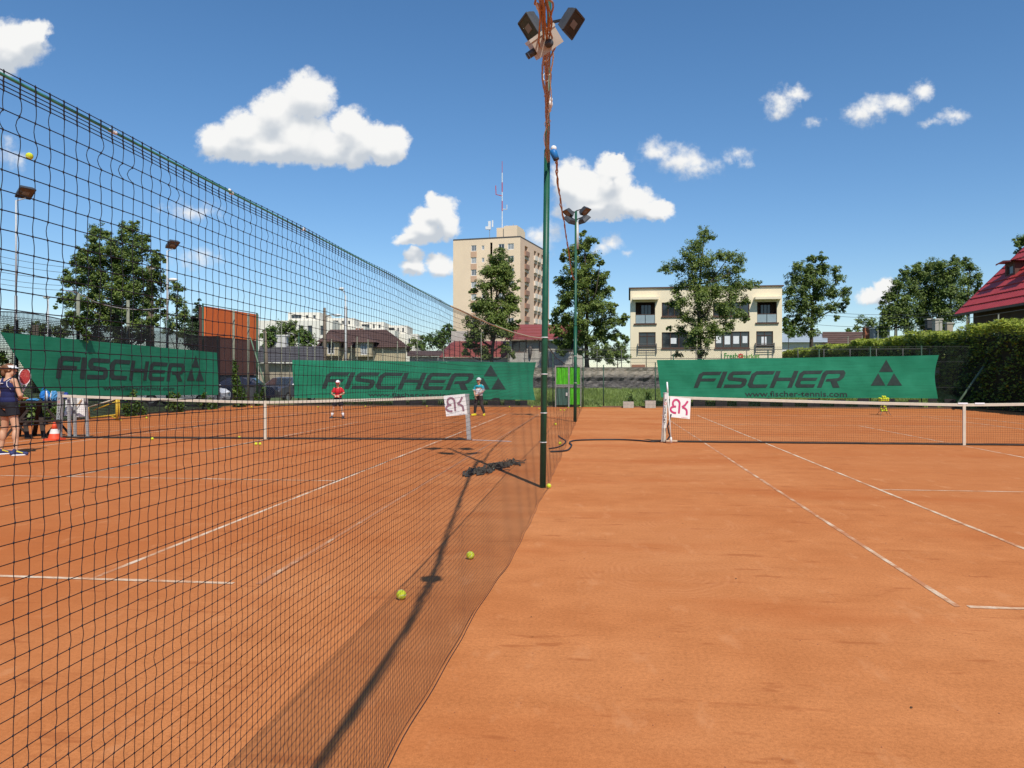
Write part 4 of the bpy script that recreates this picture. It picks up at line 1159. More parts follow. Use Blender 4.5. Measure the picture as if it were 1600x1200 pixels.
for u0, u1, v0, v1, m in ((869.2, 887.6, 573.5, 600.5, GG), (890.4, 906.4, 573.5, 600.5, GG), (890.4, 906.4, 606, 632, GG), (869.2, 887.6, 607, 633, DG)):
    a, b = gy(u0, v1, .02), gy(u1, v0, .02); mb = MB(); vs = []
    for j in range(7):
        for i in range(9): vs.append((a.x + (b.x - a.x) * i / 8, a.y + .02 * math.sin(i * 2.1 + j * .4), max(.01, a.z + (b.z - a.z) * j / 6)))
    mb.add(vs, [(j * 9 + i, j * 9 + i + 1, j * 9 + i + 10, j * 9 + i + 9) for j in range(6) for i in range(8)]); part('panel', mb, m, gt)
a = gy(885.5, 616); mb = MB(); mb.box((a.x, a.y - .02, a.z), (.08, .03, .16)); part('lock', mb, M('lock_pale', (.6, .6, .55), .4, .1), gt)
# planters
CONC = M('planter_concrete', (.40, .37, .31), .85, .2, 12, .2)
PLG = leaf_mat('small_plant', (.02, .05, .012), (.035, .08, .02), (.06, .12, .03))
def leaves(centers, size, flat=.0, aspect=.62, upbias=.25, out=None):
    """a cloud of small kite-shaped leaves"""
    C = np.asarray(centers, float); N = len(C)
    n = RNG.normal(0, 1, (N, 3)); n[:, 2] = np.abs(n[:, 2]) * (1 - flat) + upbias
    if out is not None: n = n * .8 + np.asarray(out) * 1.0 + np.array(SUNV) * .75
    n /= np.linalg.norm(n, axis=1, keepdims=True)
    a = np.cross(n, RNG.normal(0, 1, (N, 3))); a /= np.maximum(np.linalg.norm(a, axis=1, keepdims=True), 1e-6)
    b = np.cross(n, a)
    s = np.asarray(size) * RNG.uniform(.65, 1.3, N); s = s[:, None]
    V = np.empty((N, 4, 3))
    V[:, 0] = C - a * s * .5; V[:, 1] = C + b * s * .5 * aspect + a * s * .05; V[:, 2] = C + a * s * .5 + n * s * .12; V[:, 3] = C - b * s * .5 * aspect + a * s * .05
    return V.reshape(-1, 3), (np.arange(N)[:, None] * 4 + np.array([[0, 1, 2, 3]]))
def leaf_part(name, centers, size, mat, parent, **k):
    V, Fc = leaves(centers, size, **k)
    return link(name, mesh_np(name, V - np.array(ORG[parent.name]), Fc, mat), parent=parent)
for (u0, u1, dep, l) in ((973.6, 990, .4, 'wide concrete planter with a small shrub at the foot of the bank'), (1008, 1024, .55, 'squarer concrete planter with a small dark plant beside the right banner')):
    a, b = on_y(u0, 634, YF - .6), on_y(u1, 634, YF - .6); w = b.x - a.x
    t = thing('planter', ((a.x + b.x) / 2, a.y, 0), l, 'planter', 'concrete planters at the foot of the bank')
    mb = MB(); c = Vector(((a.x + b.x) / 2, a.y, 0)); hh = .31 if u0 < 1000 else .36
    for k in range(2): mb.box(c + UP * (hh * (k + .5) / 2), (w, dep, hh / 2 - .012))
    mb.box(c + UP * (hh / 2), (w * .97, dep * .97, hh)); part('trough', mb, CONC, t)
    mb = MB(); mb.box(c + UP * (hh + .005), (w * .86, dep * .8, .02)); part('soil', mb, M('soil', (.05, .035, .025), 1, .3), t)
    x0 = c.x + (.1 if u0 < 1000 else -.1); pts = [(x0 + random.gauss(0, .07 if u0 > 1000 else .1), c.y + random.gauss(0, .08), hh + abs(random.gauss(.15, .13))) for _ in range(160)]
    leaf_part('foliage', pts, .09, PLG, t)

# ------------------------------------------------------------------ grass tufts and weeds
GR = leaf_mat('grass_blades', (.10, .16, .03), (.17, .25, .055), (.28, .34, .10), .3)
def tufts(n, xr, yr, zf, h, name):
    x = RNG.uniform(*xr, n); y = RNG.uniform(*yr, n); z = np.array([zf(a, b) for a, b in zip(x, y)])
    hh = h * RNG.uniform(.4, 1.3, n); dx = RNG.normal(0, .35, n) * hh; dy = RNG.normal(0, .35, n) * hh; w = RNG.uniform(.008, .02, n)
    V = np.stack([np.stack([x - w, y, z], -1), np.stack([x + w, y, z], -1), np.stack([x + dx, y + dy, z + hh], -1)], 1).reshape(-1, 3)
    o = link(name, mesh_np(name, V, np.arange(n * 3).reshape(-1, 3), GR), kind='stuff', label=None)
    return o
bankz = lambda x, y: .0 + .82 * (y - 38.8) / 4.1 * (x > -4.5)
o = tufts(26000, (-3.4, 17.2), (38.85, 42.8), bankz, .16, 'bank_grass'); o['label'] = 'green grass growing on the bank behind the far fence'; o['category'] = 'grass'
o = tufts(5000, (-17.5, -3.4), (38.7, 40.5), lambda x, y: -.03, .28, 'rough_weeds'); o['label'] = 'weedy grass strip under the far banner behind the left court'; o['category'] = 'grass'

# ------------------------------------------------------------------ trees, bushes, hedge
BARK = M('bark', (.075, .06, .045), .95, .35, 6, .6)
LEAF_A = leaf_mat('leaf_poplar', (.066, .108, .019), (.130, .188, .036), (.23, .28, .07))
LEAF_B = leaf_mat('leaf_dark', (.060, .100, .020), (.112, .168, .034), (.19, .24, .058))
LEAF_C = leaf_mat('leaf_lime', (.045, .090, .012), (.085, .150, .022), (.15, .23, .04))
LEAF_D = leaf_mat('leaf_pine', (.022, .048, .020), (.04, .075, .03), (.07, .11, .04))
HEDG = leaf_mat('leaf_hedge', (.04, .075, .012), (.12, .175, .022), (.25, .30, .045))
def tree(name, label, lobes, d, mat, trunk, leaf=.17, dens=15, group=None, tr=.16, z0=None, limbs=9, cat='tree', spread=.42):
    us = [l[0] for l in lobes]; uc = (min(us) + max(us)) / 2; hw = (max(us) - min(us)) / 2 + 8
    base = at(trunk[0][0], trunk[0][1], d)
    if z0 is not None: base.z = z0
    t = thing(name, base, label, cat, group)
    cen = []; nrm_ = []; L3 = []
    for (u, v, r) in lobes:
        k = math.sqrt(max(.1, 1 - ((u - uc) / (hw * 1.05)) ** 2)); reps = 2 if r > 9 else 1
        for q in range(reps):
            dd = d + random.uniform(-1, 1) * spread * hw * d / F * k
            c = at(u, v, dd); R = 1.12 * r * d / F
            L3.append((c, R))
            nsub = max(5, int(11 * (R / .5) ** .9)) ; nl = int(5.4 * dens * (R / leaf) ** 2 / reps / nsub) + 4
            for s_ in range(nsub):
                o = Vector((random.gauss(0, 1), random.gauss(0, 1), random.gauss(0, 1))); o.normalize(); o *= R * random.uniform(.15, .95)
                rs = R * random.uniform(.22, .42)
                g = RNG.normal(0, 1, (nl, 3)); g /= np.linalg.norm(g, axis=1, keepdims=True); g *= rs * (RNG.uniform(.25, 1.1, (nl, 1)) ** .7 + .5 * (RNG.random((nl, 1)) < .08))
                g[:, 2] *= .8
                cen.append(g + np.array(c + o)); w_ = g / rs * .8 + np.array(o) / R; nrm_.append(w_ / np.maximum(np.linalg.norm(w_, axis=1, keepdims=True), 1e-6))
    leaf_part('crown', np.concatenate(cen), leaf * .86, mat, t, out=np.concatenate(nrm_))
    tp = [base] + [at(u, v, d + random.uniform(-.15, .15)) for u, v in trunk[1:]]
    n = len(tp); mb = MB(); sp = spline(tp, 5); m = len(sp)
    mb.tube(sp, [tr * (1 - .82 * i / (m - 1)) * (1.25 if i == 0 else 1) for i in range(m)], 9); part('trunk', mb, BARK, t, True)
    big = sorted(L3, key=lambda q: -q[1]); random.shuffle(big)
    for (c, R) in big[:limbs]:
        j = random.randint(int(m * .2), int(m * .8)); p = sp[j]
        cand = [q for q in sp if q.z < c.z - .3]
        if cand: p = cand[int(len(cand) * random.uniform(.6, .95))]
        mid = p.lerp(c, .5) + Vector((random.uniform(-.2, .2), random.uniform(-.2, .2), -.12 * (c - p).length))
        mb = MB(); mb.tube([p, mid, c], [tr * .38, tr * .25, tr * .08], 6); part('limb', mb, BARK, t, True)
    return t
TC = [(1100,364,12),(1112,370,9),(1092,385,18),(1075,400,14),(1060,418,16),(1040,420,11),(1085,412,20),(1105,405,16),(1125,400,12),(1140,400,12),(1155,405,11),(1150,420,14),(1135,430,15),(1110,430,20),(1085,440,22),(1060,450,12),(1150,445,16),(1170,445,12),(1185,443,6),(1120,455,22),(1095,465,22),(1065,470,16),(1050,475,10),(1145,465,16),(1165,470,10),(1130,485,20),(1100,490,18),(1070,495,16),(1155,490,12),(1165,498,8),(1090,515,18),(1115,515,18),(1065,515,12),(1140,508,14),(1080,535,14),(1105,535,12),(1060,555,8),(1045,512,6),(1095,550,10)]
tree('poplar_tree', 'tall airy tree standing in front of the cream shop building', TC, 60, LEAF_A, [(1093, 574), (1093, 530), (1092, 480), (1095, 420), (1100, 372)], .17, 7.5, tr=.2, limbs=14)
TB = [(912,365,8),(918,378,12),(932,376,7),(905,390,14),(890,397,12),(880,402,8),(920,405,18),(938,410,8),(895,420,16),(912,430,20),(935,430,16),(950,428,5),(880,440,14),(872,437,6),(900,450,20),(925,455,20),(945,455,14),(955,450,6),(885,465,16),(880,480,10),(910,480,20),(935,480,18),(955,478,10),(962,475,5),(870,488,10),(885,500,16),(865,500,8),(905,510,18),(935,505,18),(955,500,12),(970,500,10),(980,495,6),(870,515,12),(890,525,16),(915,530,16),(940,525,16),(960,525,12),(868,530,8),(880,545,12),(905,550,10),(930,550,14),(950,550,14),(970,545,12),(975,530,8)]
tree('poplar_tree', 'tall dense tree right behind the farther floodlight pole', TB, 52, LEAF_A, [(917, 576), (916, 530), (918, 470), (915, 420), (913, 375)], .155, 14, tr=.17, limbs=12)
TA = [(781,398,11),(774,408,12),(788,412,14),(770,425,18),(795,428,14),(785,440,22),(805,445,8),(757,448,14),(795,468,18),(806,482,8),(760,478,22),(742,455,8),(785,490,24),(740,478,8),(775,512,24),(798,515,14),(808,500,6),(745,520,18),(735,540,14),(728,552,8),(757,548,14),(735,505,11),(788,545,10),(798,552,8)]
tree('poplar_tree', 'leafy tree standing in front of the high apartment tower', TA, 48, LEAF_A, [(768, 575), (769, 550), (774, 510), (776, 460), (780, 410)], .145, 14, tr=.13, limbs=10)
TD = [(1268,405,9),(1283,403,8),(1245,417,10),(1265,420,14),(1285,420,14),(1240,435,13),(1262,440,16),(1282,440,14),(1305,420,8),(1310,435,10),(1235,455,12),(1255,460,15),(1280,460,15),(1300,455,12),(1320,455,10),(1322,468,8),(1235,475,12),(1255,480,15),(1275,485,14),(1300,480,10),(1315,480,8),(1245,498,12),(1265,500,12),(1230,500,8),(1270,520,10),(1255,515,10),(1308,495,6),(1235,510,10)]
tree('poplar_tree', 'broad dark tree just right of the cream shop building', TD, 78, LEAF_B, [(1268, 560), (1268, 520), (1270, 470), (1275, 420)], .22, 13, tr=.22)
TE1 = [(1385,465,9),(1385,485,13),(1378,475,6),(1395,460,12),(1405,445,12),(1412,425,9),(1410,475,18),(1390,500,16),(1380,515,10),(1415,505,16),(1402,490,14)]
TE2 = [(1432,418,10),(1425,432,14),(1445,430,16),(1455,415,12),(1430,455,20),(1455,455,20),(1440,485,20),(1445,505,14),(1465,430,14),(1462,470,16)]
TE3 = [(1470,415,12),(1492,406,9),(1490,425,16),(1485,455,20),(1470,485,18),(1475,505,14),(1495,485,18),(1478,435,14)]
TE4 = [(1508,408,8),(1515,418,12),(1528,430,9),(1530,445,8),(1510,440,14),(1525,455,8),(1505,465,16),(1515,482,8),(1520,470,8)]
for lb, l, tk in ((TE1, 'leftmost dark green tree of the clump left of the red roof', [(1400, 560), (1400, 500), (1404, 450)]), (TE2, 'second tree from the left in the clump before the red roof', [(1445, 560), (1445, 490), (1450, 425)]),
                  (TE3, 'third tree from the left in the clump before the red roof', [(1485, 560), (1485, 480), (1488, 420)]), (TE4, 'tree of the clump standing closest to the red roof verge', [(1512, 560), (1512, 480), (1515, 420)])):
    tree('broadleaf_tree', l, lb, 80 + random.uniform(-4, 4), LEAF_B, tk, .23, 13, 'clump of trees left of the red roof', tr=.2, limbs=6)
tree('broadleaf_tree', 'tree whose top shows above the red roof at the right edge', [(1590,380,9),(1603,374,12),(1620,385,14),(1612,400,14),(1596,392,8)], 62, LEAF_A, [(1612, 560), (1612, 470), (1606, 390)], .17, 13, limbs=4)
TF = [(152,360,12),(145,372,12),(165,365,10),(200,358,14),(210,350,8),(195,372,12),(215,375,14),(228,372,8),(150,385,14),(175,385,16),(130,390,9),(125,400,12),(200,390,18),(225,392,12),(243,395,8),(150,405,20),(180,405,20),(210,410,18),(240,408,12),(252,405,8),(128,415,14),(115,410,6),(155,430,22),(190,430,22),(220,430,18),(245,430,14),(105,425,8),(107,438,12),(125,440,16),(150,455,22),(185,455,22),(215,455,20),(240,455,14),(255,445,8),(95,460,8),(92,470,6),(110,465,14),(130,475,18),(165,480,22),(200,480,22),(230,480,16),(250,475,10),(88,478,5),(115,490,14),(145,500,20),(180,505,20),(215,505,18),(240,500,12),(105,505,10),(260,490,8),(150,525,16),(190,528,18),(225,525,14)]
tree('poplar_tree', 'big spreading tree beyond the left side fence', TF, 46, LEAF_B, [(185, 600), (184, 540), (182, 470), (180, 400)], .15, 13, tr=.25, limbs=14)
tree('poplar_tree', 'slender pale tree beside the street lamp on the left', [(275,445,10),(285,450,8),(270,465,10),(280,475,12),(285,490,12),(270,505,14),(290,500,10),(262,515,10),(285,520,12)], 54, LEAF_A, [(276, 600), (276, 540), (278, 450)], .15, 9, tr=.1, limbs=6)
tree('conifer_tree', 'dark pointed conifer left of the orange clad building', [(311,468,3),(310,476,5),(311,484,7),(308,495,10),(302,505,11),(315,503,8),(300,520,14),(312,518,12),(305,535,16)], 50, LEAF_D, [(309, 600), (309, 540), (311, 470)], .13, 16, tr=.1, limbs=5)
for lb, l, d, mt in (([(425,518,13),(415,528,10),(432,530,12),(420,540,12),(410,522,6)], 'lime green bush left in the hedge row before the white terraces', 66, LEAF_C), ([(445,512,13),(440,528,14),(458,510,9),(465,520,12),(452,535,14)], 'dark green bushy tree before the white terraces', 70, LEAF_B),
                     ([(480,525,10),(473,533,11),(488,535,9),(480,545,10)], 'small lime bush touching the brown roofed house', 68, LEAF_C)):
    tree('bush', l, lb, d, mt, [(lb[0][0], 600), (lb[0][0], 560), (lb[0][0], 525)], .2, 12, 'bushes beyond the left fence corner', tr=.07, limbs=3, cat='bush')
tree('broadleaf_tree', 'light green tree left of the apartment tower', [(700,512,9),(705,522,10),(690,525,12),(675,533,12),(712,530,10),(660,540,10),(690,540,12)], 85, LEAF_C, [(692, 590), (692, 550), (695, 520)], .26, 11, tr=.15, limbs=5)
tree('broadleaf_tree', 'low distant tree right of the white terraces', [(640,540,7),(650,533,8),(662,528,6),(632,545,6)], 120, LEAF_A, [(650, 590), (650, 560), (650, 535)], .4, 9, tr=.15, limbs=3)
tree('broadleaf_tree', 'small distant tree right of the low brown roof', [(1345,500,8),(1360,505,10),(1340,512,7),(1370,512,8)], 110, LEAF_A, [(1352, 560), (1352, 520), (1352, 502)], .35, 9, tr=.15, limbs=3)
tree('bush', 'low green shrub right of the low brown roof house', [(1325,520,8),(1315,525,8),(1335,524,8)], 100, LEAF_C, [(1325, 560), (1325, 540), (1325, 525)], .3, 9, tr=.08, limbs=2, cat='bush')
tree('bush', 'green bush squeezed between the shop building and the tall dense tree', [(975,560,9),(965,552,10),(955,562,10),(972,545,8)], 58, LEAF_C, [(965, 576), (965, 565), (965, 552)], .16, 10, tr=.05, limbs=3, cat='bush')
tree('bush', 'bush beside the shop building under the dark tree', [(1232,515,9),(1240,520,8),(1226,505,7)], 74, LEAF_C, [(1232, 560), (1232, 535), (1232, 515)], .2, 10, tr=.05, limbs=2, cat='bush')
# far trees along the skyline on the left
for i, (u, v, r) in enumerate(((20, 512, 9), (62, 510, 10), (95, 515, 9), (385, 508, 8))):
    tree('broadleaf_tree', ('distant tree crown over the windscreen at the left edge', 'distant round tree over the windscreen right of the left lamp pole', 'distant tree low behind the vine covered post', 'distant tree peeping over behind the orange cladding')[i],
         [(u, v, r), (u - 8, v + 5, r), (u + 9, v + 4, r), (u, v + 12, r)], 95, LEAF_A, [(u, 600), (u, v + 20), (u, v)], .3, 9, 'distant trees beyond the left fence', tr=.1, limbs=2)

# hedge along the right fence
hd = thing('hedge', (18.6, 50, 0), 'long leafy hedge with yellow green top along the right side', 'hedge')
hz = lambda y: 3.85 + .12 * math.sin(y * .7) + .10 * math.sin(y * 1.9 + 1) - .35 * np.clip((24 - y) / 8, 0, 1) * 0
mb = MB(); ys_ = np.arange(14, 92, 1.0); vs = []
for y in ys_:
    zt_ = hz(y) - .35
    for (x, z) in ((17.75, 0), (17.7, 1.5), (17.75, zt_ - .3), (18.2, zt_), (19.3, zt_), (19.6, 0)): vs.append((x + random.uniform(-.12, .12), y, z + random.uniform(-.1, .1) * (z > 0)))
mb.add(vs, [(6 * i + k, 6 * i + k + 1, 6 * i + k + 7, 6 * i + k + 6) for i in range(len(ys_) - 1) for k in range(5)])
part('inner_core', mb, M('hedge_inside', (.012, .018, .008), 1, .4, 3, .6), hd)  # plain dark core box backing the leaves
n1 = 85000
y = 14 + 78 * RNG.random(n1) ** 1.35
s = RNG.random(n1)
top = s < .42
zt_ = np.array([hz(a) for a in y])
x = np.where(top, 17.5 + 2.0 * RNG.random(n1), 17.42 + .45 * RNG.random(n1) ** 1.5)
z = np.where(top, zt_ - .35 + .42 * RNG.random(n1) ** .8, zt_ * (1 - RNG.random(n1) ** 1.25 * .98))
cl = np.sin(y * 3.1 + z * 2.3) + np.sin(y * 5.7 - z * 4.1 + 1.3) + np.sin(z * 6.3 + y * 1.1)
keep = top | (cl > -0.5) | (RNG.random(n1) < .3)
XYZ = np.stack([x - .06 * np.clip(cl, -1, 2) * (~top), y, z], -1); SZ = np.clip(.095 + .0026 * (y - 14), .09, .22); sunlit_top = top | (z > zt_ - .5)
leaf_part('foliage', XYZ[keep & ~sunlit_top], SZ[keep & ~sunlit_top], HEDG, hd, upbias=.35, out=np.tile(np.array([-.5, -.3, .2]), (int((keep & ~sunlit_top).sum()), 1)))
leaf_part('sunlit_foliage', XYZ[sunlit_top], SZ[sunlit_top], leaf_mat('leaf_hedge_sunlit', (.16, .22, .025), (.30, .36, .045), (.44, .47, .09), .3), hd, upbias=.6, out=np.tile(np.array([-.35, -.2, .6]), (int(sunlit_top.sum()), 1)))  # top leaves in a lighter yellow green: sunlight painted into their colour
# trailing shoots
mb = MB()
for k in range(60):
    yy0 = random.uniform(18, 60); p = Vector((random.uniform(17.4, 18.6), yy0, hz(yy0) - .05)); q = p + Vector((random.gauss(-.1, .15), random.gauss(0, .2), random.uniform(.1, .4)))
    mb.tube([p, q], [.008, .003], 4)
part('shoots', mb, M('shoot_brown', (.14, .09, .04), .9, .2), hd, kind='stuff')
# ivy on the left fence
IVY = leaf_mat('leaf_ivy', (.025, .06, .010), (.06, .12, .02), (.16, .24, .04))
def ivy(label, plist, dX, group='climbers on the left fence', size=.12, dens=300):
    c0_ = on_x(plist[0][0], plist[0][1], dX)
    t = thing('climbing_plant', (c0_.x, c0_.y, 0), label, 'climber', group); C = []
    for (u, v, r) in plist:
        c = on_x(u, v, dX + .18); R = r * (c - EYE).dot(FW) / F
        g = RNG.normal(0, .5, (int(dens * (R / .3) ** 2) + 6, 3)) * R; g[:, 0] *= .5; g[:, 0] = np.abs(g[:, 0]) * .8
        pts = g + np.array(c); pts[:, 2] = np.maximum(pts[:, 2], .03); C.append(pts)
    leaf_part('foliage', np.concatenate(C), size, IVY, t)
    mb = MB(); q = [on_x(u, v, dX + .1) for (u, v, r) in plist]
    if len(q) > 1: mb.tube(q, .02, 5)
    else: mb.tube([q[0], (q[0].x, q[0].y, .02)], .02, 5)
    part('stem', mb, BARK, t)
ivy('bright ivy column climbing the post left of the waste bin', [(366, 568, 5), (366, 578, 7), (366, 590, 9), (368, 602, 11), (370, 613, 13), (374, 624, 15)], XF)
ivy('bright vine tuft spilling over the windscreen top on the left', [(118, 500, 8), (128, 503, 8), (122, 510, 8), (130, 518, 7), (136, 524, 6), (110, 503, 5), (134, 527, 5)], XF)
ivy('leafy bush at the fence foot beside the yellow stand', [(196, 638, 9), (206, 642, 11), (214, 634, 9), (222, 643, 8), (200, 648, 8), (208, 616, 6)], XF)
ivy('leafy bush at the fence foot under the middle of the left banner', [(266, 621, 8), (272, 630, 10), (281, 636, 9), (263, 635, 7), (278, 619, 5)], XF)
ivy('low creeper at the fence foot under the logo end of the left banner', [(318, 621, 7), (326, 632, 8), (335, 634, 7), (312, 630, 6)], XF)
ivy('low weeds at the far left fence corner near the grey car', [(398, 622, 7), (408, 618, 8), (412, 608, 5), (402, 629, 6)], XF + .3)
ivy('ivy growing through the fence behind the picnic table', [(40, 628, 9), (56, 640, 10), (28, 640, 9), (70, 650, 9), (48, 655, 10), (85, 640, 7)], XF)
ivy('dark ivy hanging on the fence at the left edge by the banner end', [(2, 560, 12), (5, 580, 12), (10, 600, 10), (4, 615, 12)], XF - .3)

# ------------------------------------------------------------------ buildings
GLS = M('window_glass_dark', (.030, .036, .042), .06, .3, 2, 0, 0, .7)
GLL = M('window_glass_curtain', (.30, .31, .31), .25, .25, 3, 0, 0, .5)
WFW = M('window_frame_white', (.72, .72, .70), .5, .05)
WFB = M('window_frame_brown', (.075, .040, .028), .5, .2)
WCACHE = {}
def facade(mb, P0, sd, n, W, z0, z1, holes, depth=.18):
    """wall with real openings and reveals; P0 is the wall's foot at s = 0"""
    ss = sorted({0, W} | {h[0] for h in holes} | {h[1] for h in holes}); zs = sorted({z0, z1} | {h[2] for h in holes} | {h[3] for h in holes})
    P = lambda s, z, o=0: P0 + sd * s + UP * z - n * o
    for a, b in zip(ss[:-1], ss[1:]):
        for c, d in zip(zs[:-1], zs[1:]):
            ms, mz = (a + b) / 2, (c + d) / 2
            if any(h[0] < ms < h[1] and h[2] < mz < h[3] for h in holes): continue
            mb.poly([P(a, c), P(b, c), P(b, d), P(a, d)])
    for h in holes:
        a, b, c, d = h[:4]
        for p, q in (((a, c), (b, c)), ((b, c), (b, d)), ((b, d), (a, d)), ((a, d), (a, c))):
            mb.poly([P(*p), P(*q), P(*q, depth), P(*p, depth)])
def window(parent, P0, sd, n, h, fm, gm, mull=1, depth=.13, fw=.06, trans=0):
    a, b, c, d = h[:4]; w, hh = b - a, d - c
    key = (round(w, 2), round(hh, 2), round(sd.x, 3), round(sd.y, 3), fm.name, gm.name, mull, trans)
    if key not in WCACHE:
        o = Vector((0, 0, 0)); mb = MB()
        for s_, z_, ws, wz in [(fw / 2, hh / 2, fw, hh), (w - fw / 2, hh / 2, fw, hh), (w / 2, fw / 2, w - 2 * fw, fw), (w / 2, hh - fw / 2, w - 2 * fw, fw)] + [(w * (k + 1) / (mull + 1), hh / 2, fw * .9, hh - 2 * fw) for k in range(mull)] + ([(w / 2, hh * trans, w - 2 * fw, fw * .8)] if trans else []):
            mb.box(sd * s_ + UP * z_, (ws, .06, wz), (sd, n, UP))
        mf = mesh_from('window', mb.v, mb.f, fm)
        mb = MB(); mb.poly([sd * (fw * .6) + UP * (fw * .6) - n * .02, sd * (w - fw * .6) + UP * (fw * .6) - n * .02, sd * (w - fw * .6) + UP * (hh - fw * .6) - n * .02, sd * (fw * .6) + UP * (hh - fw * .6) - n * .02])
        mg = mesh_from('pane', mb.v, mb.f, gm); WCACHE[key] = (mf, mg)
    mf, mg = WCACHE[key]
    o = link('window', mf, parent=parent); o.location = P0 + sd * a + UP * c - n * depth - ORG[parent.name]; ORG[o.name] = Vector(P0 + sd * a + UP * c - n * depth)
    link('pane', mg, parent=o)
    return o
CREAM = M('cream_render', (.82, .71, .50), .85, .05, .6, .08, fine=30)
CRM2 = M('cream_render_pale', (.82, .72, .52), .85, .05, .6)
BRN = M('brown_trim', (.10, .055, .038), .6, .2, 3)
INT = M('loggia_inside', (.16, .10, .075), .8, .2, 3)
RNGD = random.Random(4)

# --- cream shop building
D = 72.0; kx = D / F
A0 = at(985, 588, D); A0.z = 2.0
SR_, SF_ = RT, FW
RT = (SR_ - SF_ * .15).normalized(); FW = (SF_ + SR_ * .15).normalized()   # the shop front's own axes while it is built
shop = thing('shop_building', A0, 'two storey cream shop building with corner loggias and brown windows', 'building')
def sS(u):
    r = SF_ + SR_ * ((u - U0) / F); t = (A0 - EYE).dot(FW) / r.dot(FW); return (EYE + r * t - A0).dot(RT)
def zS(v, u=None):
    if u is None: return HEYE + (V0 - v) * kx - 2.0
    r = SF_ + SR_ * ((u - U0) / F); t = (A0 - EYE).dot(FW) / r.dot(FW); return HEYE + (V0 - v) / F * t - 2.0
W = sS(1222); ZT = zS(451)
def H(u0, u1, v0, v1): return (sS(u0), sS(u1), zS(v1, (u0 + u1) / 2), zS(v0, (u0 + u1) / 2))
log = [H(993, 1023.6, 472, 505.5), H(1183, 1214, 471.5, 504)]
wins = [H(1034, 1064, 472.5, 494.5), H(1114, 1171, 472, 494), H(998, 1024.4, 519, 541), H(1034, 1088, 519, 544), H(1117, 1171, 518, 544), H(1181.6, 1208, 517.5, 540)]
mb = MB(); n_ = -FW
facade(mb, A0, RT, n_, W, -.1, ZT, wins + log, .2)
B1 = A0 + FW * 11
mb.poly([A0 + UP * -.1, A0 + UP * ZT, B1 + UP * ZT, B1 + UP * -.1]); C1_ = A0 + RT * W
mb.poly([C1_ + UP * -.1, C1_ + FW * 11 + UP * -.1, C1_ + FW * 11 + UP * ZT, C1_ + UP * ZT]); mb.poly([B1 + UP * -.1, B1 + UP * ZT, B1 + RT * W + UP * ZT, B1 + RT * W + UP * -.1])
part('wall', mb, CREAM, shop)
mb = MB(); mb.box(A0 + RT * (W / 2) + FW * 5.5 + UP * (ZT + .04), (W + .3, 11.3, .10), (RT, FW, UP)); part('roof', mb, BRN, shop)
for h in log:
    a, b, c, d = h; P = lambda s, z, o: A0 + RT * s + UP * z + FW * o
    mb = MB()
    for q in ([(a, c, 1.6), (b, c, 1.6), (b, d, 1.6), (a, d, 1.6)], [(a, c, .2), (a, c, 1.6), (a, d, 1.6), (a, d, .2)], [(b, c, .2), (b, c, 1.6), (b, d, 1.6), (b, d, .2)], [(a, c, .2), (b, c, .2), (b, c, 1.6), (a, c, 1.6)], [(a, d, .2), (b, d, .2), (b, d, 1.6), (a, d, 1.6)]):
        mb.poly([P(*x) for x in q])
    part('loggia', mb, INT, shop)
    window(shop, A0 + FW * 1.35, RT, n_, (a + .5, b - .3, c, d - .1), WFB, GLS, 2, .1)
    mb = MB(); zr = c + (d - c) * .42
    mb.box(A0 + RT * ((a + b) / 2) + UP * zr + FW * .1, (b - a, .05, .05), (RT, FW, UP)); bal = part('balustrade', mb, BRN, shop)
    for k in range(2):
        mb = MB(); w_ = (b - a) / 2; mb.box(A0 + RT * (a + w_ * (k + .5)) + UP * ((c + zr) / 2) + FW * .1, (w_ - .06, .02, zr - c - .08), (RT, FW, UP))
        part('glass_panel', mb, M('balcony_glass', (.27, .34, .36), .2, .1, 2, 0, 0, .6), bal)
    mb = MB(); mb.box(A0 + RT * ((a + b) / 2) + UP * (d + .28) - FW * .35, (b - a + .55, .9, .22), (RT, FW, UP)); part('canopy', mb, CRM2, shop)
    mb = MB(); mb.box(A0 + RT * ((a + b) / 2) + UP * (c - .06) - FW * .06, (b - a + .3, .14, .12), (RT, FW, UP)); part('sill', mb, BRN, shop)
for i, h in enumerate(wins):
    window(shop, A0, RT, n_, h, WFB, GLS, 3 if h[1] - h[0] > 2 else (2 if h[1] - h[0] > 1.6 else 1), .12, .08, .72 if i in (2, 5) else 0)
    mb = MB(); mb.box(A0 + RT * ((h[0] + h[1]) / 2) + UP * (h[2] - .05) - FW * .05, (h[1] - h[0] + .1, .12, .1), (RT, FW, UP)); part('sill', mb, BRN, shop)
PST = M('poster_white', (.72, .74, .74), .6, .08, 3)
for u0, u1, v0, v1 in ((1047, 1057, 528, 537), (1119, 1127, 525, 536), (1132.5, 1141, 525, 538), (1146, 1155, 525, 537), (1160.5, 1168, 525, 536), (1190, 1198, 526, 538)):
    h = H(u0, u1, v0, v1); mb = MB(); mb.box(A0 + RT * ((h[0] + h[1]) / 2) + UP * ((h[2] + h[3]) / 2) + FW * .118, (h[1] - h[0], .01, h[3] - h[2]), (RT, FW, UP)); part('poster', mb, PST, shop)
for h in (wins[2], wins[5]):
    a, b = h[0] - .08, h[1] + .08; c = h[2] - .05; rl = []
    mb = MB()
    for k in range(5): mb.box(A0 + RT * ((a + b) / 2) + UP * (c - .55 + k * .2) - FW * .16, (b - a, .03, .05), (RT, FW, UP))
    for s_ in (a, b): mb.box(A0 + RT * s_ + UP * (c - .15) - FW * .13, (.05, .2, .9), (RT, FW, UP))
    part('balcony_rail', mb, M('rail_grey', (.13, .13, .13), .5, .1), shop)
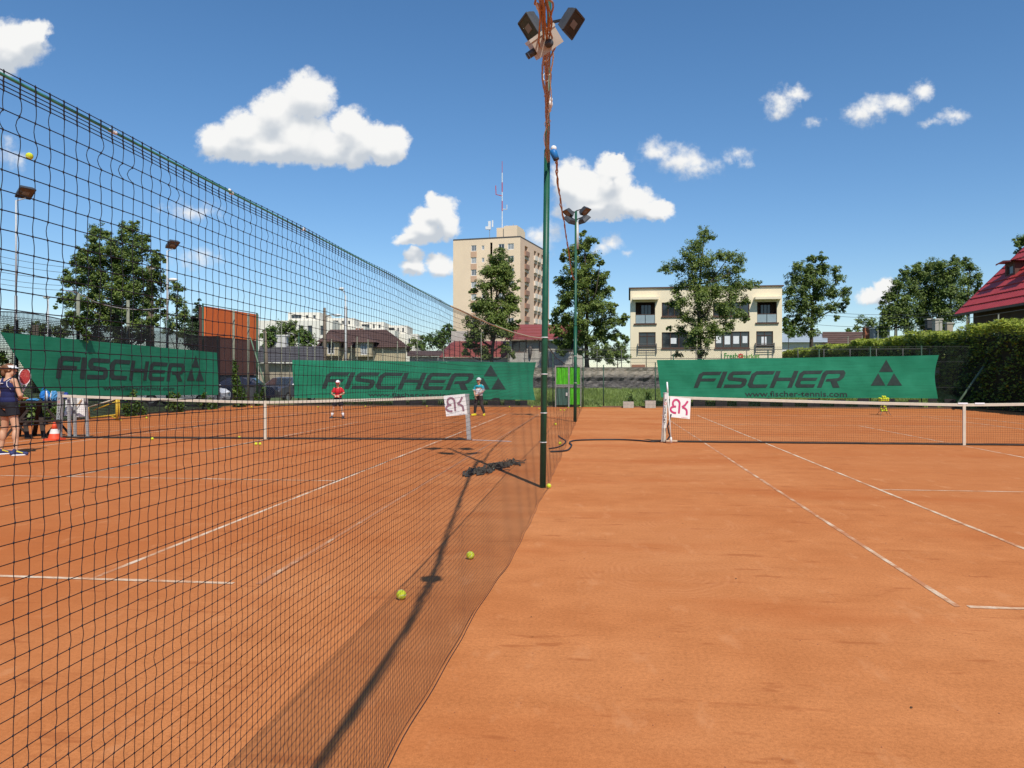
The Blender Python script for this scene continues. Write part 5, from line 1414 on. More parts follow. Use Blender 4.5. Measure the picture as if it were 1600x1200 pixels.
h = H(987, 1008, 564, 574); mb = MB(); mb.box(A0 + RT * ((h[0] + h[1]) / 2) + UP * .25 - FW * .03, (h[1] - h[0], .06, .7), (RT, FW, UP)); part('plinth', mb, M('plinth_red', (.33, .16, .10), .85, .15), shop)
GRNP = M('sign_green', (.04, .25, .04), .6, 0); GRL = M('sign_light_green', (.16, .36, .06), .6, 0); REDS = M('sign_red', (.55, .03, .03), .6, 0)
o_ = A0 + RT * sS(1142) + UP * zS(556.3, 1155) - FW * .03
place_text(text_mesh('Fresh', .70, GRNP, True), o_, RT, UP, 'sign_word', shop, .80)
place_text(text_mesh('market', .58, GRL, True), A0 + RT * sS(1171.8) + UP * zS(556.6, 1170) - FW * .03, RT, UP, 'sign_word', shop, 1.0)
cf = A0 + RT * sS(1157.3) + UP * zS(556.3, 1155) - FW * .03; mb = MB()
for k in range(8):
    a = k * math.pi / 4; d1 = RT * math.cos(a) + UP * math.sin(a); d2 = RT * -math.sin(a) + UP * math.cos(a)
    mb.poly([cf + d1 * .06 - FW * .001 * k, cf + d1 * .17 + d2 * .07 - FW * .001 * k, cf + d1 * .28 - FW * .001 * k, cf + d1 * .17 - d2 * .07 - FW * .001 * k])
part('sign_flower', mb, REDS, shop)
RT, FW = SR_, SF_

# --- high apartment tower
T1 = at(813, 588, 176); T0 = at(708, 588, 180.5); T2 = at(858, 588, 199)
for p in (T0, T1, T2): p.z = 0
ZTW = HEYE + (588 - 371) / F * 176
tw = thing('apartment_tower', T1, 'high beige apartment tower block with antennas on its roof', 'building')
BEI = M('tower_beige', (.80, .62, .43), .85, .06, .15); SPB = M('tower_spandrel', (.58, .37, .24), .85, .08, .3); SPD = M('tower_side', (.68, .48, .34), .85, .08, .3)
sd = (T1 - T0).normalized(); nl = Vector((sd.y, -sd.x, 0)); W0 = (T1 - T0).length; kk = W0 / 105.0
zt_ = lambda v: HEYE + (588 - v) / F * 178
rows = [382 + 19.25 * i for i in range(10)]
cols = [(736.7, 744.9, 2, 0), (753.3, 757.4, 0, 1), (779.5, 788.6, 1, 0), (793.6, 803.2, 1, 0)]
holes = []
for r in rows:
    for (a, b, m, small) in cols:
        z1 = zt_(r + (1 if small else 0)); z0 = zt_(r + (8 if small else 9.4)); holes.append(((a - 708) * kk, (b - 708) * kk, z0, z1, m))
slot = ((766.5 - 708) * kk, (770 - 708) * kk, 0.5, zt_(379))
mb = MB(); facade(mb, T0, sd, nl, W0, -.5, ZTW, [h[:4] for h in holes] + [slot], .25)
sr = (T2 - T1).normalized(); nr = Vector((sr.y, -sr.x, 0)); W2 = (T2 - T1).length
mb.poly([T0 + UP * -.5, T0 + UP * ZTW, T0 + sr * W2 + UP * ZTW, T0 + sr * W2 + UP * -.5]); mb.poly([T2 + UP * -.5, T2 + UP * ZTW, T0 + sr * W2 + UP * ZTW, T0 + sr * W2 + UP * -.5])
a, b = slot[:2]; mb.poly([T0 + sd * a - nl * 1.5 + UP * .5, T0 + sd * b - nl * 1.5 + UP * .5, T0 + sd * b - nl * 1.5 + UP * slot[3], T0 + sd * a - nl * 1.5 + UP * slot[3]])
part('wall', mb, BEI, tw)
for h in holes: window(tw, T0, sd, nl, h, WFW, RNGD.choice((GLS, GLL, GLL)), h[4], .12, .12)
for i in range(len(rows) - 1):
    z1 = zt_(rows[i] + 9.8); z0 = zt_(rows[i + 1] - .4); a, b = (736.2 - 708) * kk, (745.4 - 708) * kk
    mb = MB(); mb.box(T0 + sd * ((a + b) / 2) + UP * ((z0 + z1) / 2) + nl * .02, (b - a, .08, z1 - z0), (sd, nl, UP)); part('spandrel', mb, SPB, tw)
# right side: bays of loggias
mb = MB(); rh = []
def ur(u):   # distance along the right face that projects to u
    lo, hi = 0, W2
    for _ in range(40):
        m = (lo + hi) / 2; p = T1 + sr * m; x = U0 + F * (p - EYE).dot(RT) / (p - EYE).dot(FW)
        if x < u: lo = m
        else: hi = m
    return lo
bays = [(ur(820), ur(825)), (ur(834.5), ur(838)), (ur(840), ur(843.5)), (ur(846), ur(849)), (ur(851), ur(853.5))]
fl = (ZTW - 1.0) / 10.6
for (a, b) in bays:
    for r in range(10): rh.append((a, b, ZTW - 1.3 - fl * r - 2.25, ZTW - 1.3 - fl * r))
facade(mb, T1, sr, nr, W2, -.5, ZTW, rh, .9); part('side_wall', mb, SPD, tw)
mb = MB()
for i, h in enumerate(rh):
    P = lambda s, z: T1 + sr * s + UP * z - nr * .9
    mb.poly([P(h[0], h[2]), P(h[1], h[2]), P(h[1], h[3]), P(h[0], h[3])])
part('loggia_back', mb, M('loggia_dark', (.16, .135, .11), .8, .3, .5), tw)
BALW = M('balcony_white', (.70, .62, .52), .7, .15, .5); BALR = M('balcony_brown', (.34, .19, .13), .7, .2, .5)
for i, h in enumerate(rh):
    mb = MB(); c = T1 + sr * ((h[0] + h[1]) / 2) + UP * (h[2] + .5) + nr * .35; mb.box(c, (h[1] - h[0] + .3, .08, 1.05), (sr, nr, UP))
    for s_ in (h[0] - .1, h[1] + .1): mb.box(T1 + sr * s_ + UP * (h[2] + .5) + nr * .17, (.06, .34, 1.05), (sr, nr, UP))
    mb.box(T1 + sr * ((h[0] + h[1]) / 2) + UP * (h[2] - .06) + nr * .19, (h[1] - h[0] + .3, .36, .1), (sr, nr, UP))
    part('balcony', mb, BALR if i < 10 or RNGD.random() < .12 else BALW, tw)
mb = MB(); mb.prism([T0 + UP * (ZTW + .01), T1 + UP * (ZTW + .01), T2 + UP * (ZTW + .01), T0 + sr * W2 + UP * (ZTW + .01)], UP * .35); part('roof_edge', mb, M('roof_dark', (.09, .085, .08), .9, .2), tw)
mb = MB(); c = T0.lerp(T1, .74) - nl * 7 + UP * (ZTW + 1.7); mb.box(c, (5.0, 7, 2.9), (sd, nl, UP)); mb.box(c + sd * 1 + UP * .1 + nl * 1, (3.2, 6, 3.2), (sd, nl, UP)); part('roof_house', mb, BEI, tw)
ANW = M('antenna_white', (.7, .7, .7), .5, .1); ANR = M('antenna_red', (.5, .06, .07), .5, .1); ANG = M('antenna_grey', (.3, .32, .34), .5, .1)
def tat(u, v): return at(u, v, 183)
mast = thing('radio_mast', tat(784.5, 362), 'tall red and white striped radio mast on the tower roof', 'mast')
vv = [372, 346, 330, 314, 300, 285, 270, 252]
for i in range(7):
    mb = MB(); mb.tube([tat(784.6, vv[i]), tat(784.6, vv[i + 1])], .11 if i < 6 else .06, 6); part('mast_section', mb, (ANR, ANW)[i % 2 == (1)] if i else ANW, mast)
for (pts) in (((784.6, 327), (792, 327), (792, 320)), ((784.6, 358), (792, 357), (792, 352)), ((784.6, 306), (775, 304), (774.5, 290))):
    mb = MB(); mb.tube([tat(*p) for p in pts], .11, 5); part('side_antenna', mb, ANW if pts[1][0] > 785 else ANR, mast)
for u, v0, v1, l, wid in ((765, 366, 345, 'white panel antenna at the left end of the tower roof', 1.2), (810, 372, 362, 'white box antenna at the right end of the tower roof', .9), (796, 368, 352, 'thin dark aerial right of the mast on the tower roof', .10), (802, 370, 350, 'thinner dark aerial between mast and box antenna', .10)):
    a, b = tat(u, v0 + 8), tat(u, v1); t = thing('antenna', a, l, 'antenna', 'aerials on the tower roof')
    mb = MB(); mb.tube([a, b], .07, 5); part('pole', mb, ANG, t)
    mb = MB(); c = a.lerp(b, .75)
    if wid > .5:
        mb.box(c, (wid * .5, .5, (b.z - a.z) * .45)); mb.box(c + RT * wid * .6 + UP * .4, (.3, .3, 1.6)); mb.box(c - RT * wid * .5 - UP * .6, (.7, .4, .7))
    else: mb.bar(c - RT * .35, c + RT * .35, .06); mb.bar(c - RT * .25 + UP * .6, c + RT * .25 + UP * .6, .06)
    part('aerial', mb, ANW if wid > .5 else ANG, t)

# --- brown roofed house on the left
D = 75.0
bh = thing('house', at(565, 588, D), 'brown hip roofed house with two dormers beyond the middle banner', 'house')
bh_o = ORG[bh.name]
RFB = M('roof_brown', (.095, .055, .045), .85, .25, 3, .4); HWL = M('house_wall', (.50, .42, .27), .85, .1, 1)
def px(u, v, d): return at(u, v, d)
zE = px(565, 543, D - 4).z
def gp(u, d, z): p = at(u, 588, d); p.z = z; return p
zR = px(556, 515, D).z
e0, e1, e2, e3 = gp(493, D - 4, zE), gp(640, D - 4, zE), gp(640, D + 5, zE), gp(493, D + 5, zE); r0, r1 = gp(516, D, zR), gp(603, D, zR)
def tiled_slope(parent, a, b, c, d, mat, rows_n=8, name='tile_course', th=.05):
    """courses of tiles laid from eave a-b up to ridge d-c, each lapping the one below"""
    nn = (b - a).cross(d - a).normalized()
    if nn.z < 0: nn = -nn
    for k in range(rows_n):
        t0, t1 = k / rows_n, (k + 1) / rows_n
        p, q = a.lerp(d, t0), b.lerp(c, t0); r, s = b.lerp(c, t1), a.lerp(d, t1)
        mb = MB(); mb.add([p + nn * th, q + nn * th, r + nn * .004, s + nn * .004, p, q], [(0, 1, 2, 3), (4, 5, 1, 0)]); part(name, mb, mat, parent)
tiled_slope(bh, e0, e1, r1, r0, RFB, 9); tiled_slope(bh, e1, e2, r1, r1 + Vector((.01, 0, 0)), RFB, 9); tiled_slope(bh, e3, e0, r0, r0 + Vector((.01, 0, 0)), RFB, 9); tiled_slope(bh, e2, e3, r0, r1, RFB, 3)
mb = MB(); q = [gp(500, D - 3.6, 0), gp(634, D - 3.6, 0), gp(634, D + 4.6, 0), gp(500, D + 4.6, 0)]; mb.prism(q, UP * (zE + .05)); part('wall', mb, HWL, bh)
zg = px(620, 538, D - 4).z
for (u0, u1, vt, vb, vp) in ((503, 530, 533, 556, 521), (555, 581, 534, 557, 521)):
    a = at(u0, vb, D - 4.6); W_ = (u1 - u0) / F * (D - 4.6); hgt = (vb - vt) / F * (D - 4.6)
    mb = MB(); hh = (W_ * .32, W_ * .72, hgt * .12, hgt * .95)
    A_ = Vector(a); facade(mb, A_, RT, -FW, W_, 0, hgt, [hh], .1)
    for s_ in (0, W_): mb.poly([A_ + RT * s_, A_ + RT * s_ + FW * 3, A_ + RT * s_ + FW * 3 + UP * hgt, A_ + RT * s_ + UP * hgt])
    part('dormer_wall', mb, HWL, bh); window(bh, A_, RT, -FW, hh, WFW, GLL if u0 > 540 else GLS, 1, .06, .07)
    pk = at((u0 + u1) / 2 - 1, vp, D - 3.4); l = A_ - RT * .45 + UP * (hgt - .05) - FW * .4; r = A_ + RT * (W_ + .45) + UP * (hgt - .05) - FW * .4
    mb = MB(); mb.add([l, r, pk, l + FW * 3.4, r + FW * 3.4, pk + FW * 2.5], [(0, 1, 2), (0, 2, 5, 3), (2, 1, 4, 5)]); part('dormer_roof', mb, RFB, bh)
c = at(561.5, 519.5, D + .3); mb = MB(); mb.box(c, (.85, .6, .55), (RT, FW, UP)); ch = part('chimney', mb, M('brick_red', (.36, .13, .07), .85, .25, 6), bh)
mb = MB()
for k in range(3): mb.tube([c + RT * ((k - 1) * .26) + UP * .27, c + RT * ((k - 1) * .26) + UP * .42], .07, 8)
part('chimney_pot', mb, M('pot_clay', (.4, .17, .09), .8, .1), ch)
# dark low building and its wall
D = 62.0
lb_ = thing('low_building', at(455, 588, D), 'low dark roofed building with beige wall behind the grey car', 'building')
mb = MB(); q = [gp(404, D, 0), gp(503, D, 0), gp(503, D + 8, 0), gp(404, D + 8, 0)]; mb.prism(q, UP * px(455, 568, D).z); part('wall', mb, M('beige_wall', (.36, .30, .22), .85, .15, 1), lb_)
zE2 = px(455, 566, D - .5).z; zR2 = px(455, 541, D + 4).z
tiled_slope(lb_, gp(400, D - .6, zE2), gp(506, D - .6, zE2), gp(506, D + 4, zR2), gp(406, D + 4, zR2), M('roof_grey', (.075, .07, .075), .85, .2, 3), 6)
mb = MB(); a = gp(440, D + 4, zR2); mb.box(a + UP * .35, (.95, .7, 1.0), (RT, FW, UP)); mb.box(a + RT * .1 + UP * .9, (1.05, .8, .12), (RT, FW, UP)); part('chimney', mb, M('chimney_white', (.6, .58, .54), .8, .1), lb_)

# --- white terraced apartment blocks
WHT = M('terrace_white', (.74, .70, .60), .8, .05, .3)
D = 140.0
for i, (u0, u1, v0, um, tl) in enumerate(((450, 500, 488, 482, 'leftmost and largest white terraced block on the skyline'), (511, 553, 497, 538, 'second white terraced block from the left'), (561, 600, 503, 590, 'third white terraced block from the left'), (602, 636, 508.5, 624, 'rightmost and smallest white terraced block'))):
    d = D + i * 6; t = thing('terrace_block', gp((u0 + u1) / 2, d, 0), tl, 'building', 'white terraced apartment blocks')
    k = d / F; P0 = gp(u0, d, 0); W_ = (u1 - u0) * k; zt0 = HEYE + (588 - v0) * k; zm = HEYE + (588 - v0 - 14) * k
    hs = [(W_ * .10, W_ * .42, zm + .5, zt0 - .45), (W_ * .55, W_ * .63, zm + .5, zt0 - .5), (W_ * .78, W_ * .86, zm + .5, zt0 - .5)]
    mb = MB(); facade(mb, P0, RT, -FW, W_, zm - .2, zt0, hs, .3)
    mb.poly([P0 + UP * zt0, P0 + RT * W_ + UP * zt0, P0 + RT * W_ + FW * 9 + UP * zt0, P0 + FW * 9 + UP * zt0])
    for s_ in (0, W_): mb.poly([P0 + RT * s_, P0 + RT * s_ + FW * 9, P0 + RT * s_ + FW * 9 + UP * zt0, P0 + RT * s_ + UP * zt0])
    part('upper_wall', mb, WHT, t)
    for h in hs: window(t, P0, RT, -FW, h, M('frame_grey', (.2, .2, .2), .5, .1), GLS, 2 if h[1] - h[0] > 1.5 else 0, .2, .1)
    mb = MB(); P1_ = gp(u0 - (70 if i == 0 else 8), d - 2, 0); W1 = (u1 - u0 + (88 if i == 0 else 24)) * k; hs2 = [(W1 * q, W1 * (q + .05), zm - 2.6, zm - .9) for q in ((.62, .72, .86) if i == 0 else (.2, .45, .75))]
    facade(mb, P1_, RT, -FW, W1, 0, zm, hs2, .3); mb.poly([P1_ + UP * zm, P1_ + RT * W1 + UP * zm, P1_ + RT * W1 + FW * 4 + UP * zm, P1_ + FW * 4 + UP * zm])
    mb.poly([P1_ + RT * W1, P1_ + RT * W1 + FW * 8, P1_ + RT * W1 + FW * 8 + UP * zm, P1_ + RT * W1 + UP * zm]); part('lower_wall', mb, WHT, t)
    for h in hs2: window(t, P1_, RT, -FW, h, M('frame_grey', (.2, .2, .2), .5, .1), GLS, 0, .2, .1)

# --- orange and brown clad hall
OC = M('orange_cladding', (.74, .15, .03), .7, .07, 1.2); BC = M('brown_cladding', (.12, .042, .03), .8, .15, 1.5); DB = M('blue_black_wall', (.018, .022, .034), .7, .3, 1)
hA, hB = at(320, 588, 43), at(403, 588, 49); hA.z = hB.z = 0
hall = thing('clad_hall', hA, 'hall with orange upper cladding and dark brown lower cladding behind the left fence', 'building')
hd_ = (hB - hA).normalized(); hn = Vector((hd_.y, -hd_.x, 0)); WL = (hB - hA).length
zt0 = at(320, 478, 43).z; zo = at(320, 525, 43).z; zb = at(320, 586, 43).z
NP = 6
for k in range(NP):
    a, b = WL * k / NP, WL * (k + 1) / NP
    mb = MB(); mb.box(hA + hd_ * ((a + b) / 2) + UP * ((zo + zt0) / 2), (b - a - .02, .10, zt0 - zo - .02), (hd_, hn, UP)); part('orange_panel', mb, OC, hall)
    mb = MB(); mb.box(hA + hd_ * ((a + b) / 2) + UP * ((zo + zb) / 2) - hn * .02, (b - a - .02, .10, zo - zb - .02), (hd_, hn, UP)); part('brown_panel', mb, BC, hall)
mb = MB(); mb.box(hA + hd_ * (WL / 2) + UP * (zb / 2) - hn * .06, (WL, .1, zb), (hd_, hn, UP)); part('base_wall', mb, DB, hall)
mb = MB(); mb.box(hA + hd_ * (WL / 2) - hn * .32 + UP * (zt0 / 2), (WL - .5, .36, zt0 - .05), (hd_, hn, UP)); part('core', mb, BC, hall)

# --- red roofed low buildings in the middle
RRD = M('roof_red', (.27, .065, .052), .6, .15, 2); RSE = M('roof_seam', (.11, .025, .022), .6, .1); WGR = M('wall_pale', (.50, .46, .40), .85, .10, 1.2)
D = 58.0
wb = thing('white_building', at(852, 588, D), 'pale building with red sheet roof behind the green gate', 'building')
P0 = gp(796, D, 0); k = D / F; W_ = (912 - 796) * k; zz = lambda v, d=D: HEYE + (588 - v) * d / F
hs = [((800 - 796) * k, (823 - 796) * k, zz(551), zz(533)), ((842 - 796) * k, (851 - 796) * k, zz(550), zz(533)), ((872 - 796) * k, (897 - 796) * k, zz(550), zz(533))]
mb = MB(); facade(mb, P0, RT, -FW, W_, 0, zz(531.5), hs, .18); mb.poly([P0 + RT * W_, P0 + RT * W_ + FW * 9, P0 + RT * W_ + FW * 9 + UP * zz(531.5), P0 + RT * W_ + UP * zz(531.5)])
mb.poly([P0, P0 + FW * 9, P0 + FW * 9 + UP * zz(531.5), P0 + UP * zz(531.5)]); part('wall', mb, WGR, wb)
for h in hs: window(wb, P0, RT, -FW, h, BRN, GLS, 1, .1, .07)
a, b = P0 - RT * .3 - FW * .5 + UP * zz(531, D - .5), P0 + RT * (W_ + .3) - FW * .5 + UP * zz(531, D - .5); c, d = P0 + RT * (W_ + .3) + FW * 5 + UP * zz(507, D + 5), P0 - RT * .3 + FW * 5 + UP * zz(507, D + 5)
tiled_slope(wb, a, b, c, d, RRD, 5, 'roof_sheet', .03)
mb = MB(); a = P0 + RT * ((828.5 - 796) * k) + UP * zz(545) - FW * .12
mb.sph(a, (.16, .1, .2), 10, 8); mb.tube([a, a - UP * .35, a - UP * .75 - RT * .02], [.12, .13, .05], 8); part('wall_blob', mb, M('blob_dark', (.09, .08, .075), .6, .2), wb, True)  # added stand-in for an unidentified dark blob on the wall, no real lamp
D = 60.0
rb = thing('barrel_roof_building', at(735, 588, D), 'low building with curved red seamed roof behind the middle banner', 'building')
prof = [(0, 558.0, 0), (.6, 549, .5), (1.5, 541.5, 1.2), (2.8, 535.5, 2.3), (4.2, 533, 3.6)]
mbr = MB(); N = 14; uL, uR = 686, 800
for i in range(N):
    s0, s1 = i / N, (i + 1) / N; vs = []
    for (o, v, dd) in prof:
        for s_ in (s0, s1):
            f = min(1, s_ * 4.5); vv_ = 558 - (558 - v) * math.sin(f * math.pi / 2)
            vs.append(at(uL + (uR - uL) * s_, vv_, D + dd))
    mb = MB(); mb.add(vs, [(2 * j, 2 * j + 1, 2 * j + 3, 2 * j + 2) for j in range(len(prof) - 1)]); part('roof_sheet', mb, RRD, rb)
    mb = MB(); mb.tube([vs[2 * j] - FW * .03 + UP * .02 for j in range(len(prof))], .035, 4); part('seam', mb, RSE, rb)
mb = MB(); mb.prism([gp(684, D + .3, 0), gp(802, D + .3, 0), gp(802, D + 6, 0), gp(684, D + 6, 0)], UP * px(735, 558.5, D + .3).z); part('wall', mb, WGR, rb)
mb = MB(); c = at(718, 531, D + 4); mb.box(c, (1.3, .8, 1.4), (RT, FW, UP)); part('chimney', mb, WGR, rb)
# --- pale shed roof strip further left
sh2 = thing('shed', at(665, 588, 68), 'low shed with pale wall and dark flat roof left of the curved red roof', 'shed')
mb = MB(); mb.prism([gp(640, 68, 0), gp(690, 68, 0), gp(690, 73, 0), gp(640, 73, 0)], UP * px(665, 557, 68).z); part('wall', mb, WGR, sh2)
mb = MB(); mb.prism([gp(636, 67.5, px(665, 557, 68).z + .01), gp(692, 67.5, px(665, 557, 68).z + .01), gp(692, 73.5, px(665, 547, 68).z), gp(636, 73.5, px(665, 547, 68).z)], UP * .12); part('roof', mb, RFB, sh2)

# --- low houses on the right
D = 92.0
for (u0, u1, ve, vr, l, rm, wm) in ((1221, 1291, 535, 521, 'small white house with pale blue grey roof right of the shop building', M('roof_bluegrey', (.36, .42, .46), .6, .12, 1), M('white_wall', (.78, .77, .74), .8, .05)),
                             (1287, 1352, 537, 518.5, 'small house with low brown roof behind the right hedge', M('roof_darkbrown', (.11, .065, .05), .8, .2, 2), HWL)):
    t = thing('house', gp((u0 + u1) / 2, D, 2), l, 'house', 'small low houses beyond the hedge')
    zE3, zR3 = px(0, ve, D - .5).z, px(0, vr, D + 3.5).z
    P0 = gp(u0 + 1, D, 1.9); W_ = (u1 - u0 - 2) * D / F; hs = [(W_ * .12, W_ * .2, .9, 1.5), (W_ * .55, W_ * .72, .9, 1.7)]
    mb = MB(); facade(mb, P0, RT, -FW, W_, 0, zE3 - 1.9, hs, .15)
    for s_ in (0, W_): mb.add([P0 + RT * s_, P0 + RT * s_ + FW * 7, P0 + RT * s_ + FW * 7 + UP * (zE3 - 1.9), P0 + RT * s_ + FW * 3.5 + UP * (zR3 - 1.95), P0 + RT * s_ + UP * (zE3 - 1.9)], [(0, 1, 2, 3, 4)])
    part('wall', mb, wm, t)
    for h in hs: window(t, P0, RT, -FW, h, WFW, GLS, 1, .08, .06)
    tiled_slope(t, gp(u0 - 2, D - .6, zE3), gp(u1 + 2, D - .6, zE3), gp(u1 + 2, D + 3.5, zR3), gp(u0 - 2, D + 3.5, zR3), rm, 6)
    tiled_slope(t, gp(u1 + 2, D + 7.6, zE3), gp(u0 - 2, D + 7.6, zE3), gp(u0 - 2, D + 3.5, zR3), gp(u1 + 2, D + 3.5, zR3), rm, 3)
for (u0, u1, v0, v1, d, m, nm, l) in ((1349.5, 1360, 512, 535, 80, M('brick_red', (.36, .13, .07), .85, .25, 6), 'chimney', 'red brick chimney standing behind the hedge'), (1362, 1387, 514, 535, 78, M('shed_grey', (.22, .25, .28), .7, .2, 2), 'shed', 'grey shed with pale roof edge beside the brick chimney'),
                                (1459, 1470, 500, 530, 60, CONC, 'chimney', 'pale concrete chimney above the hedge'), (1447, 1457, 500, 530, 61, M('shed_dark', (.05, .055, .06), .8, .2, 2), 'chimney', 'dark chimney beside the pale concrete chimney'), (1478, 1487, 506, 530, 58, M('beige_wall', (.36, .30, .22), .85, .15, 1), 'chimney', 'short beige chimney left of the red roof')):
    t = thing(nm, gp((u0 + u1) / 2, d, 0), l, nm)
    z0, z1 = px(0, v1, d).z, px(0, v0, d).z; w = (u1 - u0) * d / F; c = gp((u0 + u1) / 2, d, 0)
    mb = MB(); mb.box(c + UP * (z1 / 2), (w, w * .8 if nm == 'chimney' else .9, z1), (RT, FW, UP)); part('shaft' if nm == 'chimney' else 'wall', mb, m, t)
    mb = MB(); mb.box(c + UP * (z1 + .05), (w + .12, (w * .8 if nm == 'chimney' else .9) + .12, .1), (RT, FW, UP)); part('cap' if nm == 'chimney' else 'roof', mb, CONC if nm == 'chimney' else M('white_wall', (.78, .77, .74), .8, .05), t)

# --- big red tiled roof at the right edge
def tile_mat():
    m, nt, b, out = new_mat('red_roof_tiles')
    P = nt.nodes.new('ShaderNodeTexCoord').outputs['Object']
    c = ramp(nt, tex_noise(nt, 2.0, 5, .6, vec=P), [(.3, (.40, .040, .036)), (.7, (.50, .058, .050))])
    nt.links.new(c, b.inputs['Base Color']); b.inputs['Roughness'].default_value = .5
    return m
RT_M = tile_mat()
E0, E1 = at(1494, 490.5, 45), at(1600, 472, 38); E1.z = E0.z
ed = (E1 - E0).normalized(); E1 = E0 + ed * 17; up_ = Vector((-ed.y, ed.x, 0))
if up_.x < 0: up_ = -up_
rh_ = thing('red_roof_house', E0 + up_ * 4 - UP * E0.z, 'house with steep red tiled roof and dormer behind the right hedge', 'house')
run, rise = 6.6, 6.6; NRW = 15
slope = (up_ * run + UP * rise); sl_n = (ed.cross(slope)).normalized()
if sl_n.z < 0: sl_n = -sl_n
LT = 17.0; NT = 58
for k in range(NRW):
    a = E0 + slope * (k / NRW); th0, th1 = .075, .012; vs = []
    for i in range(NT * 2 + 1):
        q = a + ed * (LT * i / (NT * 2)); w = .022 * (i % 2)
        vs += [q - slope * (.012), q + sl_n * (th0 + w) - slope * .012, q + slope / NRW + sl_n * (th1 + w)]
    mb = MB(); mb.add(vs, [(3 * i, 3 * i + 3, 3 * i + 4, 3 * i + 1) for i in range(NT * 2)] + [(3 * i + 1, 3 * i + 4, 3 * i + 5, 3 * i + 2) for i in range(NT * 2)]); part('tile_course', mb, RT_M, rh_)
mb = MB(); R0 = E0 + slope; mb.add([R0, R0 + ed * LT, R0 + ed * LT + up_ * run - UP * rise, R0 + up_ * run - UP * rise], [(0, 1, 2, 3)]); part('back_slope', mb, RT_M, rh_)
mb = MB(); mb.bar(E0 - UP * .02 + sl_n * .02, R0 + sl_n * .02, .14, .12, sl_n); mb.bar(R0 + sl_n * .06, R0 + ed * LT + sl_n * .06, .25, .16); part('verge', mb, M('verge_red', (.26, .03, .035), .5, .1), rh_)
HW = M('house_dark_wall', (.10, .07, .055), .85, .25, 1.5)
mb = MB(); b0 = E0 + up_ * .7 + ed * .5; b0.z = 0
zw = E0.z + .1; q = [b0, b0 + ed * (LT - 1), b0 + ed * (LT - 1) + up_ * (2 * run - 1.4), b0 + up_ * (2 * run - 1.4)]
mb.prism(q, UP * zw); g0, g1 = q[0] + UP * zw, q[3] + UP * zw; mb.poly([g0, g1, (g0 + g1) / 2 + UP * (rise - .75)]); part('wall', mb, HW, rh_)
mb = MB(); mb.bar(E0 - up_ * .08 - UP * .09, E0 + ed * LT - up_ * .08 - UP * .09, .14, .12); part('gutter', mb, M('gutter_dark', (.06, .05, .045), .5, .1), rh_)
def on_slope(u, v):
    ray = at(u, v, 1) - EYE; t = (E0 - EYE).dot(sl_n) / ray.dot(sl_n); return EYE + ray * t
dw = on_slope(1578, 433)
for off in (0.0, 2.6):
    c = dw + ed * off; hgt = .82; w = 1.0
    P0 = c - ed * (w / 2); n_d = -up_; P0f = P0 + UP * .0
    mb = MB(); hh = (.18, w - .18, .12, hgt - .16); facade(mb, P0f, ed, n_d, w, 0, hgt, [hh], .12)
    dep = hgt / (rise / run) + .3
    for s_ in (0, w): mb.poly([P0f + ed * s_, P0f + ed * s_ + UP * hgt, P0f + ed * s_ + UP * hgt + up_ * dep])
    part('dormer_wall', mb, M('dormer_brown', (.10, .045, .035), .7, .2), rh_)
    window(rh_, P0f, ed, n_d, hh, BRN, M('pane_bluegrey', (.10, .14, .17), .15, .1), 0, .06, .07)
    mb = MB(); l, r = P0f - ed * .3 + UP * (hgt) - up_ * .35, P0f + ed * (w + .3) + UP * (hgt) - up_ * .35
    pk = c + UP * (hgt + .10) - up_ * .35; D2 = up_ * (dep + 1.0)
    mb.add([l, pk, r, l + D2, pk + D2, r + D2, l - UP * .09, r - UP * .09, pk - UP * .09], [(0, 1, 4, 3), (1, 2, 5, 4), (0, 6, 8, 1), (1, 8, 7, 2)]); part('dormer_roof', mb, RT_M, rh_)

# ------------------------------------------------------------------ poles, lamps and wires
WOOD = M('pole_wood', (.16, .125, .09), .9, .25, 12, .3); INSU = M('insulator_white', (.75, .74, .70), .3, .05); LPOLE = M('lamp_pole_grey', (.50, .51, .50), .5, .1, 8)
def side_lamp(u, v, ub, X, label):
    top_ = on_x(u, v, X); p = on_x(ub, 560, X)
    t = thing('light_pole', (p.x, p.y, 0), label, 'light pole', 'thin floodlight poles on the left side fence')
    mb = MB(); mb.tube([(p.x, p.y, 0), (p.x, p.y, top_.z * .55)], .042, 8); part('lower_pole', mb, STEEL, t, True)
    mb = MB(); mb.tube([(p.x, p.y, top_.z * .55), (p.x, p.y, top_.z - .32)], .024, 8); mb.bar((p.x, p.y, top_.z - .33), top_ - Vector((0, 0, .16)), .03); part('upper_pole', mb, LPOLE, t, True)
    floodlight(t, top_, (.55, -.25, -.8), .46, .44, .17)
side_lamp(40, 302, 25, XF - .25, 'left thin floodlight pole over the left side fence, nearest the left edge')
side_lamp(270, 383, 261, XF - .25, 'right thin floodlight pole over the left side fence, before the pale slender tree')
def street_lamp(u, vt, vb, d, ru, rv, label, hd=1.0, mat=LPOLE):
    b, tp_ = gp(u, d, 0), at(u, vt, d); e = at(ru, rv, d)
    t = thing('street_lamp', b, label, 'street lamp', 'street lamps beyond the left fence')
    mb = MB(); mb.tube([b, tp_], [.09, .06], 8); part('pole', mb, mat, t, True)
    mb = MB(); mb.tube(spline([tp_ - UP * .1, tp_.lerp(e, .5) + UP * .08, e], 4), .04, 6); part('arm', mb, mat, t, True)
    mb = MB(); mb.sph(e + UP * .02, (.36 * hd, .16, .12), 10, 8, (RT, FW, UP)); part('lamp_head', mb, INSU, t, True)
street_lamp(261.5, 441, 560, 52, 270, 437.5, 'street lamp with white head before the slender pale tree')
street_lamp(507, 494, 575, 64, 527, 493, 'street lamp arm with pale head on the dark pole before the terraces', .9, WOOD)
